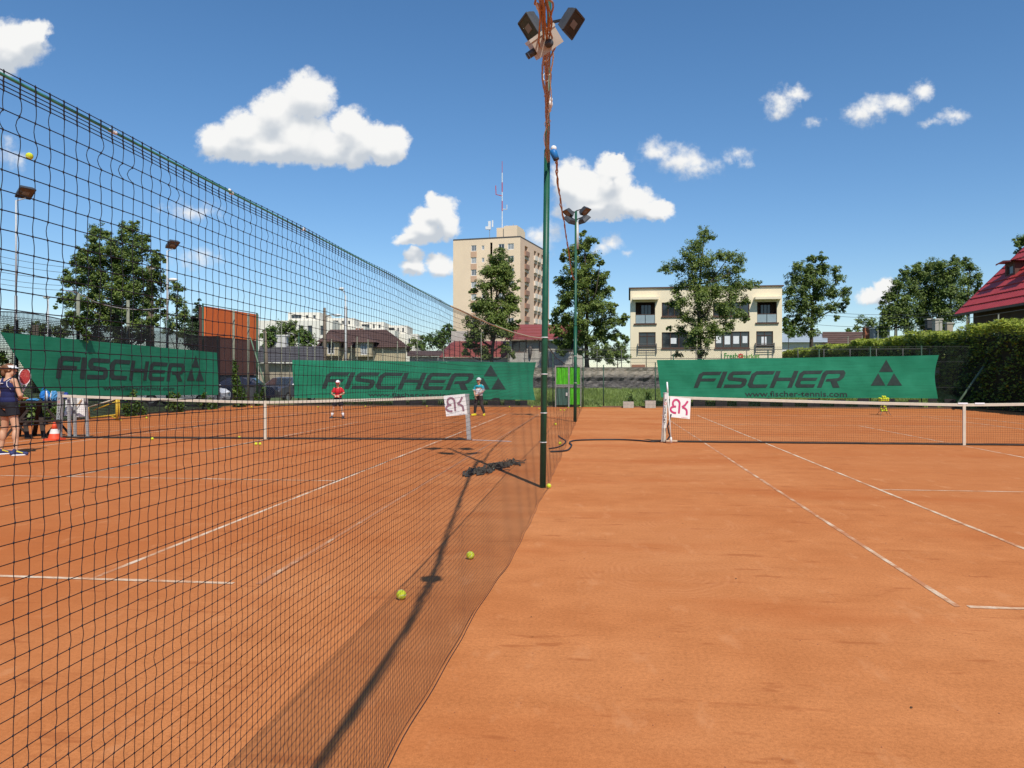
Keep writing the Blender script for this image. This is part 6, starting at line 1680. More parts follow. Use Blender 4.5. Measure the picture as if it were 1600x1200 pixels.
street_lamp(540, 462, 575, 64, 533.5, 451.5, 'tall thin street lamp with bell head above the brown roofed house', .6)
street_lamp(75, 466, 560, 60, 73, 465, 'small street lamp seen far off at the left above the windscreen', .8)
for us, vt, d, l, ins in (((231.5, 236.5), 416, 52, 'twin wooden power pole with white insulators before the big left tree', True), ((540,), 479, 66, 'weathered concrete pole before the brown roofed house', False), ((507,), 481, 66.5, 'dark wooden pole left of the brown roofed house', False), ((53, 58), 508, 70, 'stubby twin wooden pole far off near the left edge', False), ((413.5,), 517, 56, 'leaning grey wooden pole right of the orange cladding', False)):
    c0 = gp(us[0], d, 0); t = thing('power_pole', c0, l, 'power pole', 'old power poles beyond the left fence')
    for k, u in enumerate(us):
        b, e = gp(u + (5 if us[0] == 413.5 else (2 * k if len(us) > 1 else 0)), d, 0), at(u, vt, d); mb = MB(); mb.tube([b, e], [.2 if len(us) == 1 else .15, .12], 8); part('pole', mb, WOOD, t, True)
    if ins:
        for i, (u, v) in enumerate(((240.5, 420), (241, 430), (241, 440), (229, 425), (229, 435))):
            c = at(u, v, d - .2); mb = MB(); mb.tube([c - UP * .08, c, c + UP * .08], [.05, .09, .05], 8); mb.bar(c, at(234, v, d), .035); part('insulator', mb, INSU, t)
PWR = M('power_wire', (.06, .06, .065), .6, 0)
def wire(pts, label, r=.012):
    a, b = pts; n = 16; mb = MB(); q = []
    for i in range(n + 1):
        p = a.lerp(b, i / n); p.z -= .55 * 4 * (i / n) * (1 - i / n); q.append(p)
    mb.tube(q, r, 4); solo('power_wire', mb, PWR, a, label, 'wire', 'overhead power wires')
for i, (v0, v1) in enumerate(((385, 419), (396, 426), (412, 433), (424, 440), (432, 447))):
    wire((at(-60, v0, 46), at(232 + i, v1, 52)), ('topmost', 'second', 'middle', 'fourth', 'lowest')[i] + ' of the five wires crossing the sky to the twin wooden pole', .013)
for i, (v0, v1) in enumerate(((478, 487), (483, 492), (500, 504))):
    wire((at(1215, v0, 82), at(1500, v1, 66)), ('upper', 'middle', 'lower')[i] + ' wire strung past the dark trees right of the shop building', .016)

# ------------------------------------------------------------------ vehicles and things behind the left fence
def car(c, yaw, col, label, L=4.2, Wd=1.75, Hh=1.48):
    c = Vector(c); X = Vector((math.cos(yaw), math.sin(yaw), 0)); Y = Vector((-X.y, X.x, 0))
    t = thing('parked_car', c, label, 'car', 'cars parked behind the left fence')
    prof = [(-L/2, .35), (-L/2, .75), (-L/2 + .12, .92), (-L/2 + .75, 1.0), (-L/2 + 1.25, Hh - .05), (-.3, Hh), (.45, Hh - .06), (1.15, .98), (L/2 - .25, .86), (L/2, .66), (L/2, .32)]
    N = len(prof); mb = MB(); vs = []
    for sgn, tw_ in ((-1, 1), (1, 1)):
        for (x, z) in prof: vs.append(c + X * x + Y * (sgn * Wd / 2 * (1 if z < 1.02 else .82)) + UP * z)
    mb.add(vs, [(i, i + 1, N + i + 1, N + i) for i in range(N - 1)] + [tuple(range(N)), tuple(range(2 * N - 1, N - 1, -1))]); part('body', mb, col, t, False)
    mb = MB()
    for sgn in (-1, 1):
        y = sgn * (Wd / 2 * .91 + .012); q = [(-1.0, 1.02), (-.85, Hh - .14), (.35, Hh - .14), (.95, 1.02)]; mb.poly([c + X * a + Y * (y if b < 1.1 else y * .93) + UP * b for a, b in q])
    for a, b in (((1.12, 1.02), (.50, Hh - .10)), ((-1.32, 1.04), (-.88, Hh - .08))):
        o = .02 if a[0] > 0 else -.02
        mb.poly([c + X * (a[0] + o) + Y * (s_ * Wd * .40) + UP * (a[1] + .02) for s_ in (-1, 1)] + [c + X * (b[0] + o) + Y * (s_ * Wd * .37) + UP * (b[1] + .03) for s_ in (1, -1)])
    part('car_glass', mb, GLS, t)
    for x in (-1.3, 1.3):
        for sgn in (-1, 1):
            p = c + X * x + Y * (sgn * (Wd / 2 - .08)) + UP * .31; mb = MB(); mb.tube([p - Y * .1, p + Y * .1], .31, 16); w = part('wheel', mb, M('tyre', (.018, .018, .018), .9, .1), t)
            mb = MB(); mb.tube([p - Y * .108, p + Y * .108], .19, 12); part('rim', mb, STEEL, w)
    for sgn in (-1, 1):
        p = c + X * (L / 2 - .04) + Y * (sgn * Wd * .34) + UP * .68; mb = MB(); mb.sph(p, (.1, .2, .09), 10, 6, (X, Y, UP)); part('headlight', mb, M('headlight', (.7, .72, .74), .15, .05, 5, 0, 0, .7), t, True)
        p = c + X * .8 + Y * (sgn * (Wd / 2 + .06)) + UP * 1.03; mb = MB(); mb.sph(p, (.09, .11, .07), 8, 6, (X, Y, UP)); part('mirror', mb, INSU, t, True)
    mb = MB(); mb.box(c + X * (L / 2 + .012) + UP * .45, (.02, .5, .11), (X, Y, UP)); part('number_plate', mb, INSU, t)
car(gp(449, 46, 0), math.radians(-100), M('car_grey', (.12, .13, .16), .3, .08, 3, 0, .5), 'grey parked car facing the court beyond the left fence corner')
car(gp(372, 43, 0), math.radians(-165), M('car_navy', (.012, .016, .035), .25, .1, 3, 0, .3), 'dark navy parked car behind the ivy column')
car(gp(288, 40.5, 0), math.radians(4), M('car_white', (.62, .64, .66), .3, .05, 3), 'white parked car whose bonnet shows low behind the end of the left banner', 4.2)
# dark bin
b = gp(396, 40.9, 0)
bn = thing('waste_bin', b, 'dark wheeled waste bin behind the left fence corner', 'bin')
mb = MB(); r = []
for z, s_ in ((.12, .26), (1.0, .33)): r += [b + Vector((a * s_, q * s_, z)) for a, q in ((-1, -1), (1, -1), (1, 1), (-1, 1))]
mb.add(r, [(0, 1, 5, 4), (1, 2, 6, 5), (2, 3, 7, 6), (3, 0, 4, 7), (3, 2, 1, 0)]); part('bin_body', mb, DKMET, bn)
mb = MB(); mb.box(b + UP * 1.04, (.74, .74, .07)); part('lid', mb, BRACK, bn)
for s_ in (-1, 1): mb = MB(); p = b + Vector((s_ * .25, .22, .1)); mb.tube([p - Vector((.03, 0, 0)), p + Vector((.03, 0, 0))], .1, 10); part('wheel', mb, BRACK, bn)

# picnic table with bags
DW = M('dark_stained_wood', (.035, .022, .016), .7, .3, 10, .2)
ta, tb2 = gnd(22, 689), gnd(91, 686); tb = ta.lerp(tb2, .5); tX = (tb2 - ta).normalized(); tY = Vector((-tX.y, tX.x, 0)); ztab = at(70, 628.5, tb.dot(FW)).z; tL = (tb2 - ta).length + .2
pt = thing('picnic_table', tb, 'dark stained wooden picnic table with crossed legs behind the woman', 'table')
tc_ = tb + tY * 1.0
for k in range(5): mb = MB(); mb.box(tc_ + tY * ((k - 2) * .155) + UP * (ztab - .02), (tL, .145, .035), (tX, tY, UP)); part('top_plank', mb, DW, pt)
for sg in (-1, 1):
    for k in range(2): mb = MB(); mb.box(tc_ + tY * (sg * (.72 + .13 * k)) + UP * (.44), (tL, .12, .035), (tX, tY, UP)); part('seat_plank', mb, DW, pt)
for sg in (-1, 1):
    o = tc_ + tX * (sg * (tL / 2 - .38)); mb = MB()
    for q in (-1, 1): mb.bar(o + tX * (.03 * q) - tY * (.62 * q), o + tX * (.03 * q) + tY * (.34 * q) + UP * (ztab - .04), .045, .10, tX); part('leg', mb, DW, pt); mb = MB()
    mb = MB(); mb.bar(o + tX * .07 - tY * .85 + UP * .39, o + tX * .07 + tY * .85 + UP * .39, .045, .09, UP); part('cross_beam', mb, DW, pt)
    mb = MB()
for a_, b_ in (((-.1, 0), (.42, .7)), ((.5, 0), (-.05, .72)), ((-.95, 0), (-.45, .7)), ((-.40, 0), (-.92, .72))):
    mb = MB(); mb.bar(tc_ - tY * .3 + tX * (a_[0] + .35) + UP * a_[1], tc_ - tY * .3 + tX * (b_[0] + .35) + UP * b_[1], .05, .09, tY); part('brace', mb, DW, pt)
def crumple(c, r, n=14, amp=.22, seed=1):
    R_ = random.Random(seed); mb = MB(); mb.sph((0, 0, 0), 1, n, n - 4)
    mb.v = [tuple(Vector(c) + Vector((x * r[0], y * r[1], z * r[2])) * (1 + R_.uniform(-amp, amp))) for x, y, z in mb.v]; return mb
BLB = M('blue_bag', (.02, .17, .50), .45, .2, 20); LBL = M('light_blue_cloth', (.07, .26, .48), .7, .15, 20); DBL = M('bag_navy', (.02, .05, .26), .6, .2, 20)
def ontab(u, dz): p = at(u, 620, tb.dot(FW) + .95); p.z = ztab + dz; return p
bg = thing('plastic_bag', ontab(71, 0), 'bright blue crumpled plastic bag standing on the picnic table', 'bag'); part('bag', crumple(ontab(71, .13), (.12, .11, .14), 14, .2, 3), BLB, bg)
mb = MB(); p = ontab(69, .27); mb.tube([p + tX * (-.05), p + UP * .06 + tX * (-.02), p + tX * .05], .01, 5); part('bag_handle', mb, BLB, bg)
bg = thing('plastic_bag', ontab(86, 0), 'blue and white bag next to the net post on the picnic table', 'bag'); part('bag', crumple(ontab(85, .12), (.08, .1, .13), 12, .22, 5), LBL, bg); part('inner_bag', crumple(ontab(82, .12), (.05, .07, .12), 12, .2, 6), SIGNW, bg)
bg = thing('sports_bag', ontab(101, 0), 'dark blue bag showing just behind the grey lettered net post', 'bag'); part('bag', crumple(ontab(103, .13), (.06, .07, .09), 12, .15, 9), DBL, bg)
bg = thing('towel', ontab(52, 0), 'light blue towel lying flat on the picnic table', 'towel'); part('cloth', crumple(ontab(52, .03), (.16, .12, .035), 12, .2, 8), LBL, bg)
for u, m, l in ((77, PST, 'clear white bottle between the two bags on the picnic table'),):
    p = ontab(u, 0) - FW * .12; bt = thing('bottle', p, l, 'bottle'); mb = MB(); mb.tube([p, p + UP * .18, p + UP * .22, p + UP * .26], [.036, .036, .016, .015], 10); part('bottle_body', mb, M('bottle_plastic', (.62, .66, .70), .15, .05), bt, True); mb = MB(); mb.tube([p + UP * .26, p + UP * .285], .017, 8); part('bottle_cap', mb, BLB, bt, True)
# traffic cone
c = gnd(85, 687.5); dd = c.dot(FW); hC = at(85, 659.5, dd).z
tcn = thing('traffic_cone', c, 'orange and white traffic cone beside the grey lettered net post', 'cone')
ORG_ = M('cone_orange', (.72, .085, .03), .5, .12, 12)
mb = MB(); mb.box(c + UP * .02, (.34, .34, .04)); part('base', mb, ORG_, tcn)
rr_ = lambda z: .125 * (1 - z / hC) + .025
for z0, z1, m in ((.04, hC * .36, ORG_), (hC * .36, hC * .62, M('cone_white', (.72, .68, .62), .5, .08)), (hC * .62, hC, ORG_)):
    mb = MB(); mb.tube([c + UP * z0, c + UP * z1], [rr_(z0), rr_(z1)], 18, z1 > hC * .9); part('cone_band', mb, m, tcn, True)
# yellow stand
YEL = M('yellow_paint', (.55, .36, .03), .55, .2, 8)
ys_t = thing('yellow_stand', gnd(184, 657), 'yellow metal tube stand behind the left net by the fence', 'stand')
d0 = gnd(184, 657).dot(FW)
for a, b, w in (((183, 657), (182.5, 621), .10), ((187.5, 656), (186, 622), .05), ((140, 653), (182, 648), .05), ((168, 648), (190, 657), .05), ((136, 637), (182, 623), .05), ((146, 641), (180, 628), .04), ((140, 653), (138, 637), .05)):
    p, q = at(a[0], a[1], d0 + (0 if a[0] > 180 else .5)), at(b[0], b[1], d0); mb = MB(); mb.tube([p, q], w / 2, 6); part('tube', mb, YEL if a != (136, 637) else TAPE, ys_t, True)
# ball basket on the right court
pB = gnd(1381, 648.5); dB = pB.dot(FW)
bk = thing('ball_basket', pB, 'wire ball basket on legs behind the right net', 'basket')
mb = MB(); zb0, zb1 = at(0, 643, dB).z, at(0, 624, dB).z
for z, s_ in ((zb0, .13), ((zb0 + zb1) / 2, .155), (zb1, .18)): mb.tube([pB + Vector((a * s_, b * s_, z)) for a, b in ((-1, -1), (1, -1), (1, 1), (-1, 1), (-1, -1))], .006, 5)
for a, b in ((-1, -1), (1, -1), (1, 1), (-1, 1), (0, -1), (0, 1), (1, 0), (-1, 0)): mb.tube([pB + Vector((a * .13, b * .13, zb0)), pB + Vector((a * .18, b * .18, zb1))], .005, 5)
part('wire_frame', mb, DKMET, bk)
for a, b in ((-1, -1), (1, -1), (1, 1), (-1, 1)):
    mb = MB(); mb.tube([pB + Vector((a * .13, b * .13, zb0)), pB + Vector((a * .2, b * .2, 0))], .009, 6); part('leg', mb, DKMET, bk)
NBALL = 0
for lay, z in enumerate(np.arange(zb0 + .04, zb1 + .16, .078)):
    w = 3 if z < zb1 - .1 else (4 if z < zb1 + .06 else 2)
    for i in range(w):
        for j in range(w):
            if 0 < i < w - 1 and 0 < j < w - 1 and z < zb1: continue
            if z > zb0 + .04 and z < zb1 - .06 and random.random() < .6: continue
            lev = 'lowest' if z < zb0 + .1 else ('topmost' if z > zb1 + .09 else ('upper' if z > zb1 - .03 else 'middle'))
            o = ball(pB + Vector(((i - (w - 1) / 2) * .085 + random.gauss(0, .006), (j - (w - 1) / 2) * .075, z + random.gauss(0, .006))), 'yellow tennis ball in the ' + lev + ' part of the heap in the wire basket, ' + ('left' if i < (w - 1) / 2 else ('right' if i > (w - 1) / 2 else 'centre')) + (' front' if j < (w - 1) / 2 else ' back'), False, 'balls heaped in the wire basket', 1.1)

# ------------------------------------------------------------------ people
SKIN = M('skin', (.58, .33, .20), .55, .06, 20); HAIRB = M('hair_brown', (.16, .07, .03), .6, .3, 60)
def remesh(mb, voxel, mat, name, smooth_it=4):
    me = mesh_from(name, mb.v, mb.f, mat); o = bpy.data.objects.new(name, me); COL.objects.link(o)
    m = o.modifiers.new('r', 'REMESH'); m.mode = 'VOXEL'; m.voxel_size = voxel; m.use_smooth_shade = True
    s_ = o.modifiers.new('s', 'SMOOTH'); s_.factor = .5; s_.iterations = smooth_it
    dg = bpy.context.evaluated_depsgraph_get(); r = bpy.data.meshes.new_from_object(o.evaluated_get(dg))
    bpy.data.objects.remove(o)
    r.materials.clear(); r.materials.append(mat); r.polygons.foreach_set('use_smooth', [True] * len(r.polygons)); return r
class Fig:
    def __init__(s, label, base, f, sc, wf=1.0):
        s.wf = wf
        s.f = Vector(f).normalized(); s.r = Vector((s.f.y, -s.f.x, 0)); s.base = Vector(base); s.sc = sc
        s.t = thing('person', base, label, 'person')
    def L(s, p): return (s.r * (p[0] * s.wf) + s.f * p[1] + UP * p[2]) * s.sc          # local metres -> offset from the feet
    def ell(s, mb, c, r, ax=None): mb.sph(s.L(c), tuple(k * s.sc * (s.wf if i == 0 and r[0] > .11 else 1) for i, k in enumerate(r)), 16, 12, ax or (s.r, s.f, UP))
    def cap(s, mb, p, q, a, b): mb.cap(s.L(p), s.L(q), a * s.sc, b * s.sc, 14)
    def tub(s, mb, pts, rr): mb.tube([s.L(p) for p in pts], [k * s.sc for k in rr], 16)
    def add(s, name, mb, mat, voxel=None, parent=None, it=4):
        me = remesh(mb, voxel * s.sc, mat, name, it) if voxel else mesh_from(name, mb.v, mb.f, mat, True)
        return link(name, me, parent=parent or s.t)
def hand(F_, mb, w, d, side, curl):
    """palm, four unequal fingers bent twice and a thumb from the side of the palm; w wrist, d finger direction, curl the way they close"""
    w, d, side, curl = (Vector(x) for x in (w, d, side, curl)); d.normalize(); side.normalize(); curl.normalize()
    F_.cap(mb, w, w + d * .075, .026, .034)
    F_.cap(mb, w + d * .07 + side * .018, w + d * .07 - side * .018, .018, .018)
    for k, ln in enumerate((.066, .076, .070, .054)):
        p = w + d * .09 + side * ((k - 1.5) * -.019); q = p + (d * .8 + curl * .6) * (ln * .5); r = q + (d * .15 + curl) * (ln * .5)
        F_.cap(mb, p, q, .0105, .0095); F_.cap(mb, q, r, .0095, .0085)
    p = w + d * .03 + side * .028; q = p + (side * .7 + d * .7) * .04; F_.cap(mb, p, q, .013, .011); F_.cap(mb, q, q + (d * .7 + curl * .6) * .03, .011, .009)
def body(F_, J, head=1.0, hc=(0, .02, 1.60), hd=(0, 1, 0)):
    mb = MB()
    F_.ell(mb, (0, 0, .95), (.160, .118, .13)); F_.ell(mb, (0, 0, 1.10), (.128, .095, .15)); F_.ell(mb, (0, .005, 1.28), (.158, .108, .17))
    F_.cap(mb, (-.15, 0, 1.395), (.15, 0, 1.395), .052, .052); F_.cap(mb, (0, -.005, 1.38), (hc[0], hc[1] - .02, hc[2] - .06), .056, .050)
    hd = Vector(hd).normalized(); side = Vector((hd.y, -hd.x, 0)); HA = (F_.r * side.x + F_.f * side.y, F_.r * hd.x + F_.f * hd.y, UP); h = head; c = Vector(hc)
    F_.ell(mb, c + UP * .02, (.076 * h, .095 * h, .105 * h), HA); F_.ell(mb, c + hd * .03 * h - UP * .055 * h, (.054 * h, .062 * h, .065 * h), HA)
    F_.cap(mb, c + hd * .090 * h + UP * .012, c + hd * .108 * h - UP * .022 * h, .010 * h, .016 * h)
    for s_ in (-1, 1): F_.ell(mb, c + side * (.078 * h * s_) - hd * .005, (.012 * h, .024 * h, .034 * h), HA); F_.cap(mb, c + hd * .084 * h + side * .03 * s_ * h + UP * .035 * h, c + hd * .088 * h + side * .012 * s_ * h + UP * .035 * h, .010 * h, .010 * h)
    F_.cap(mb, c + hd * .086 * h - UP * .062 * h + side * .014, c + hd * .086 * h - UP * .062 * h - side * .014, .011 * h, .011 * h)
    for s_, k in ((1, 'R'), (-1, 'L')):
        sh, el, wr = (Vector(J[k + x]) for x in ('s', 'e', 'w')); F_.cap(mb, sh, el, .047, .037); F_.cap(mb, el, wr, .038, .026)
        F_.ell(mb, el.lerp(wr, .28), (.041, .041, .05)); d = J.get(k + 'h', wr - el); hand(F_, mb, wr, d, J.get(k + 'side', (-s_ * 1, 0, .3)), J.get(k + 'curl', (-s_ * .6, .3, -.4)))
        kn, an = Vector(J[k + 'k']), Vector(J[k + 'a']); F_.cap(mb, (s_ * .085, 0, .90), kn, .088, .058); F_.cap(mb, kn, an, .054, .036)
        F_.ell(mb, kn.lerp(an, .3) - Vector((0, .014, 0)), (.056, .058, .12)); t = Vector(J[k + 't']).normalized(); F_.cap(mb, an - t * .03 - UP * .045, an + t * .13 - UP * .05, .036, .030)
    return mb
def shoes(F_, J, mat, sole, trim=None):
    for k in 'RL':
        an, t = Vector(J[k + 'a']), Vector(J[k + 't']).normalized(); mb = MB()
        F_.cap(mb, an - t * .055 - UP * .035, an + t * .06 - UP * .035, .044, .046); F_.cap(mb, an + t * .06 - UP * .04, an + t * .165 - UP * .048, .046, .034); F_.cap(mb, an - t * .02 - UP * .02, an - t * .01 + UP * .015, .046, .044)
        sh = F_.add('shoe', mb, mat, .009)
        mb = MB(); c = F_.L(an + t * .055); tt = F_.r * t.x + F_.f * t.y; ss = Vector((-tt.y, tt.x, 0)); n = 18
        pts = [c + tt * (.135 * F_.sc * math.cos(a)) + ss * (.05 * F_.sc * math.sin(a)) for a in [2 * math.pi * i / n for i in range(n)]]
        mb.prism([Vector((p.x, p.y, .003)) for p in pts], UP * .026 * F_.sc); F_.add('sole', mb, sole, parent=sh)
        if trim:
            mb = MB(); F_.cap(mb, an + t * .02 + UP * .002 + Vector((t.y, -t.x, 0)) * .035, an + t * .10 - UP * .03 + Vector((t.y, -t.x, 0)) * .036, .014, .012); F_.cap(mb, an + t * .02 + UP * .002 - Vector((t.y, -t.x, 0)) * .035, an + t * .10 - UP * .03 - Vector((t.y, -t.x, 0)) * .036, .014, .012); F_.add('shoe_stripe', mb, trim, parent=sh)
def racquet(g, d, n, sc, mat, smat, label, dense=1):
    """grip end g, direction d towards the head, string plane normal n"""
    g, d, n = Vector(g), Vector(d).normalized(), Vector(n); x = d.cross(n).normalized(); t = thing('tennis_racquet', g, label, 'racquet'); c = g + d * .51 * sc
    a, b = .125 * sc, .165 * sc
    mb = MB(); mb.tube([g, g + d * .2 * sc], .016 * sc, 8); part('grip', mb, M('grip_dark', (.03, .03, .035), .8, .1), t, True)
    mb = MB(); mb.tube([c + x * (a * math.cos(q)) + d * (b * math.sin(q)) for q in [2 * math.pi * i / 32 for i in range(33)]], .0115 * sc, 8)
    for s_ in (-1, 1): mb.tube([g + d * .19 * sc, g + d * .27 * sc + x * (.02 * s_ * sc), c - d * (b * .82) + x * (a * .58 * s_)], .011 * sc, 7)
    part('frame', mb, mat, t, True); mb = MB()
    for i in range(-8, 9):
        q = i / 9; mb.tube([c + x * (a * q) - d * (b * math.sqrt(1 - q * q)), c + x * (a * q) + d * (b * math.sqrt(1 - q * q))], .0018 * sc * dense, 4); mb.tube([c + d * (b * q) - x * (a * math.sqrt(1 - q * q)), c + d * (b * q) + x * (a * math.sqrt(1 - q * q))], .0018 * sc * dense, 4)
    part('strings', mb, smat, t); return t
def cap_hat(F_, c, hd, h, mat, brim_mat=None, visor=False):
    c, hd = Vector(c), Vector(hd).normalized(); side = Vector((hd.y, -hd.x, 0)); HA = (F_.r * side.x + F_.f * side.y, F_.r * hd.x + F_.f * hd.y, UP); mb = MB()
    if not visor:
        n = 18; vs = []; fs = []
        for j in range(6):
            a = (math.pi / 2) * j / 5.5
            for i in range(n): q = 2 * math.pi * i / n; vs.append(F_.L(c + side * (.088 * h * math.cos(a) * math.cos(q)) + hd * (.106 * h * math.cos(a) * math.sin(q)) + UP * (.045 * h + .095 * h * math.sin(a))))
        for j in range(5): fs += [(j * n + i, j * n + (i + 1) % n, (j + 1) * n + (i + 1) % n, (j + 1) * n + i) for i in range(n)]
        fs.append(tuple(5 * n + i for i in range(n))); mb.add(vs, fs)
    else:
        n = 24; q = [2 * math.pi * i / n for i in range(n + 1)]; vs = []
        for a in q: vs += [F_.L(c + side * (.088 * h * math.cos(a)) + hd * (.106 * h * math.sin(a)) + UP * (.045 * h)), F_.L(c + side * (.084 * h * math.cos(a)) + hd * (.101 * h * math.sin(a)) + UP * (.085 * h))]
        mb.add(vs, [(2 * i, 2 * i + 2, 2 * i + 3, 2 * i + 1) for i in range(n)])
    hat = F_.add('visor' if visor else 'cap', mb, mat)
    mb = MB(); vs = []
    for i in range(11):
        a = math.radians(20 + 14 * i); vs += [F_.L(c + side * (.088 * h * math.cos(a)) + hd * (.106 * h * math.sin(a)) + UP * (.05 * h)), F_.L(c + side * (.094 * h * math.cos(a)) + hd * (.106 * h * math.sin(a) + .085 * h * math.sin(a) ** .7) + UP * (.028 * h))]
    top = list(vs); mb.add(top, [(2 * i, 2 * i + 1, 2 * i + 3, 2 * i + 2) for i in range(10)]); mb.add([v - UP * .006 for v in top], [(2 * i, 2 * i + 2, 2 * i + 3, 2 * i + 1) for i in range(10)])
    F_.add('brim', mb, brim_mat or mat, parent=hat)
def eyes(F_, c, hd, h):
    c, hd = Vector(c), Vector(hd).normalized(); side = Vector((hd.y, -hd.x, 0))
    for s_ in (-1, 1): mb = MB(); F_.ell(mb, c + hd * .089 * h + side * (.032 * s_ * h) + UP * .015 * h, (.011 * h, .009 * h, .007 * h)); F_.add('eye', mb, M('eye_dark', (.03, .02, .018), .3, 0))
    mb = MB(); F_.ell(mb, c + hd * .094 * h - UP * .062 * h, (.022 * h, .007 * h, .006 * h)); F_.add('mouth', mb, M('lip', (.36, .12, .09), .5, 0))
def hair(F_, c, h, extra=()):
    c = Vector(c); mb = MB(); F_.ell(mb, c + UP * .03 * h - Vector((0, .012, 0)), (.083 * h, .100 * h, .100 * h)); 
    for e, r in extra: F_.ell(mb, c + Vector(e), r)
    return mb
TEAM = {}
# woman at the left edge
base = gnd(13, 711.5)
W_ = Fig('woman in navy tank top, dark shorts and white visor standing with her back turned', base, RT * .42 + FW * .9, 1.03, 1.13)
J = dict(Rs=(.165, 0, 1.385), Re=(.235, .05, 1.12), Rw=(-.02, .25, 1.10), Ls=(-.165, 0, 1.385), Le=(-.25, .04, 1.12), Lw=(-.12, .26, 1.04), Rh=(-.5, .5, .3), Lh=(.5, .5, .2),
         Rk=(.16, .03, .49), Ra=(.205, -.01, .085), Rt=(.55, .8, 0), Lk=(-.15, .04, .49), La=(-.20, .0, .085), Lt=(.25, .95, 0))
hc, hd = (.0, .03, 1.595), (.75, .65, 0)
W_.add('body', body(W_, J, .96, hc, hd), SKIN, .0085)
NAVY = M('navy_fabric', (.012, .016, .075), .85, .15, 20, .2); BLKF = M('black_fabric', (.012, .012, .016), .85, .2, 20, .2); WHF = M('white_fabric', (.78, .77, .76), .8, .05, 10)
mb = MB(); W_.ell(mb, (0, 0, 1.02), (.176, .135, .10)); W_.ell(mb, (0, 0, 1.12), (.146, .112, .16)); W_.ell(mb, (0, .005, 1.27), (.172, .122, .155)); W_.cap(mb, (-.03, -.075, 1.34), (-.105, -.02, 1.425), .045, .032); W_.cap(mb, (.03, -.075, 1.34), (.105, -.02, 1.425), .045, .032)
top_ = W_.add('tank_top', mb, NAVY, .009)
mb = MB()
for s_ in (-1, 1): W_.tub(mb, [(s_ * .115, -.045, 1.425), (s_ * .088, -.092, 1.375), (s_ * .118, -.108, 1.30), (s_ * .160, -.070, 1.235)], [.005] * 4)
W_.add('strap_trim', mb, WHF, parent=top_)
mb = MB()
for k in range(5): W_.tub(mb, [((k - 2) * .017 - .005, -.128, 1.345), ((k - 2) * .017 + .006, -.129, 1.345)], [.006] * 2)
W_.add('back_print', mb, WHF, parent=top_)
mb = MB(); W_.ell(mb, (0, 0, .96), (.180, .138, .12)); W_.tub(mb, [(.085, 0, .93), (.112, .012, .74)], [.108, .118]); W_.tub(mb, [(-.085, 0, .93), (-.112, .012, .74)], [.108, .118]); W_.add('shorts', mb, BLKF, .009)
W_.add('hair', hair(W_, hc, .98, (((-.07, -.085, .03), (.05, .05, .05)), ((-.06, -.075, -.05), (.045, .045, .07)), ((-.03, -.05, .06), (.07, .07, .05)))), HAIRB, .009)
cap_hat(W_, hc, hd, .99, WHF, None, True); eyes(W_, hc, hd, .96)
shoes(W_, J, M('shoe_navy', (.03, .04, .12), .6, .2, 30), WHF, M('shoe_yellow', (.65, .58, .05), .5, .1))
rg = base + W_.L((-.06, .30, 1.0)); racquet(rg, W_.r * .02 + W_.f * .10 + UP * .97, RT * .90 - FW * .36, .95, M('racquet_white', (.72, .66, .64), .35, .1), M('strings_red', (.50, .05, .05), .6, .1), 'racquet with red strings and pale rim held up by the woman', 3.2)
# boy in red
base = gnd(528, 653.5)
B_ = Fig('boy in red shirt, black shorts and white cap behind the left net', base, -FW * .97 + RT * .1, .775)
J = dict(Rs=(.165, 0, 1.385), Re=(.275, .04, 1.15), Rw=(.06, .20, 1.03), Ls=(-.165, 0, 1.385), Le=(-.285, .03, 1.17), Lw=(-.05, .21, 1.06), Rh=(-.6, .2, -.1), Lh=(.6, .2, -.2),
         Rk=(.20, .03, .49), Ra=(.275, 0, .085), Rt=(.45, .85, 0), Lk=(-.17, .03, .49), La=(-.245, 0, .085), Lt=(-.2, .95, 0))
hc, hd = (.0, .03, 1.62), (.25, .95, 0)
B_.add('body', body(B_, J, 1.18, hc, hd), SKIN, .0095)
REDF = M('red_fabric', (.52, .018, .028), .85, .12, 20, .2)
mb = MB(); B_.ell(mb, (0, 0, 1.02), (.180, .135, .16)); B_.ell(mb, (0, .005, 1.27), (.180, .130, .165)); B_.cap(mb, (-.13, 0, 1.385), (.13, 0, 1.385), .064, .064); B_.tub(mb, [(.155, 0, 1.39), (.24, .02, 1.215)], [.066, .072]); B_.tub(mb, [(-.155, 0, 1.39), (-.245, .018, 1.22)], [.066, .072]); B_.add('shirt', mb, REDF, .0095)
mb = MB(); B_.ell(mb, (0, 0, .92), (.182, .138, .12)); B_.tub(mb, [(.085, 0, .90), (.165, .02, .585)], [.112, .115]); B_.tub(mb, [(-.085, 0, .90), (-.15, .02, .585)], [.112, .115]); B_.add('shorts', mb, BLKF, .0095)
mb = MB()
for k in 'RL': a = Vector(J[k + 'a']); q = a.lerp(Vector(J[k + 'k']), .42); B_.tub(mb, [a, a.lerp(q, .5), q], [.045, .055, .060])
B_.add('socks', mb, WHF)
B_.add('hair', hair(B_, hc, 1.17), HAIRB, .0095); cap_hat(B_, hc, hd, 1.2, WHF, M('brim_red', (.5, .03, .05), .7, .1)); eyes(B_, hc, hd, 1.18)
shoes(B_, J, M('shoe_black', (.03, .03, .028), .6, .2, 30), M('sole_grey', (.25, .25, .24), .7, .1))
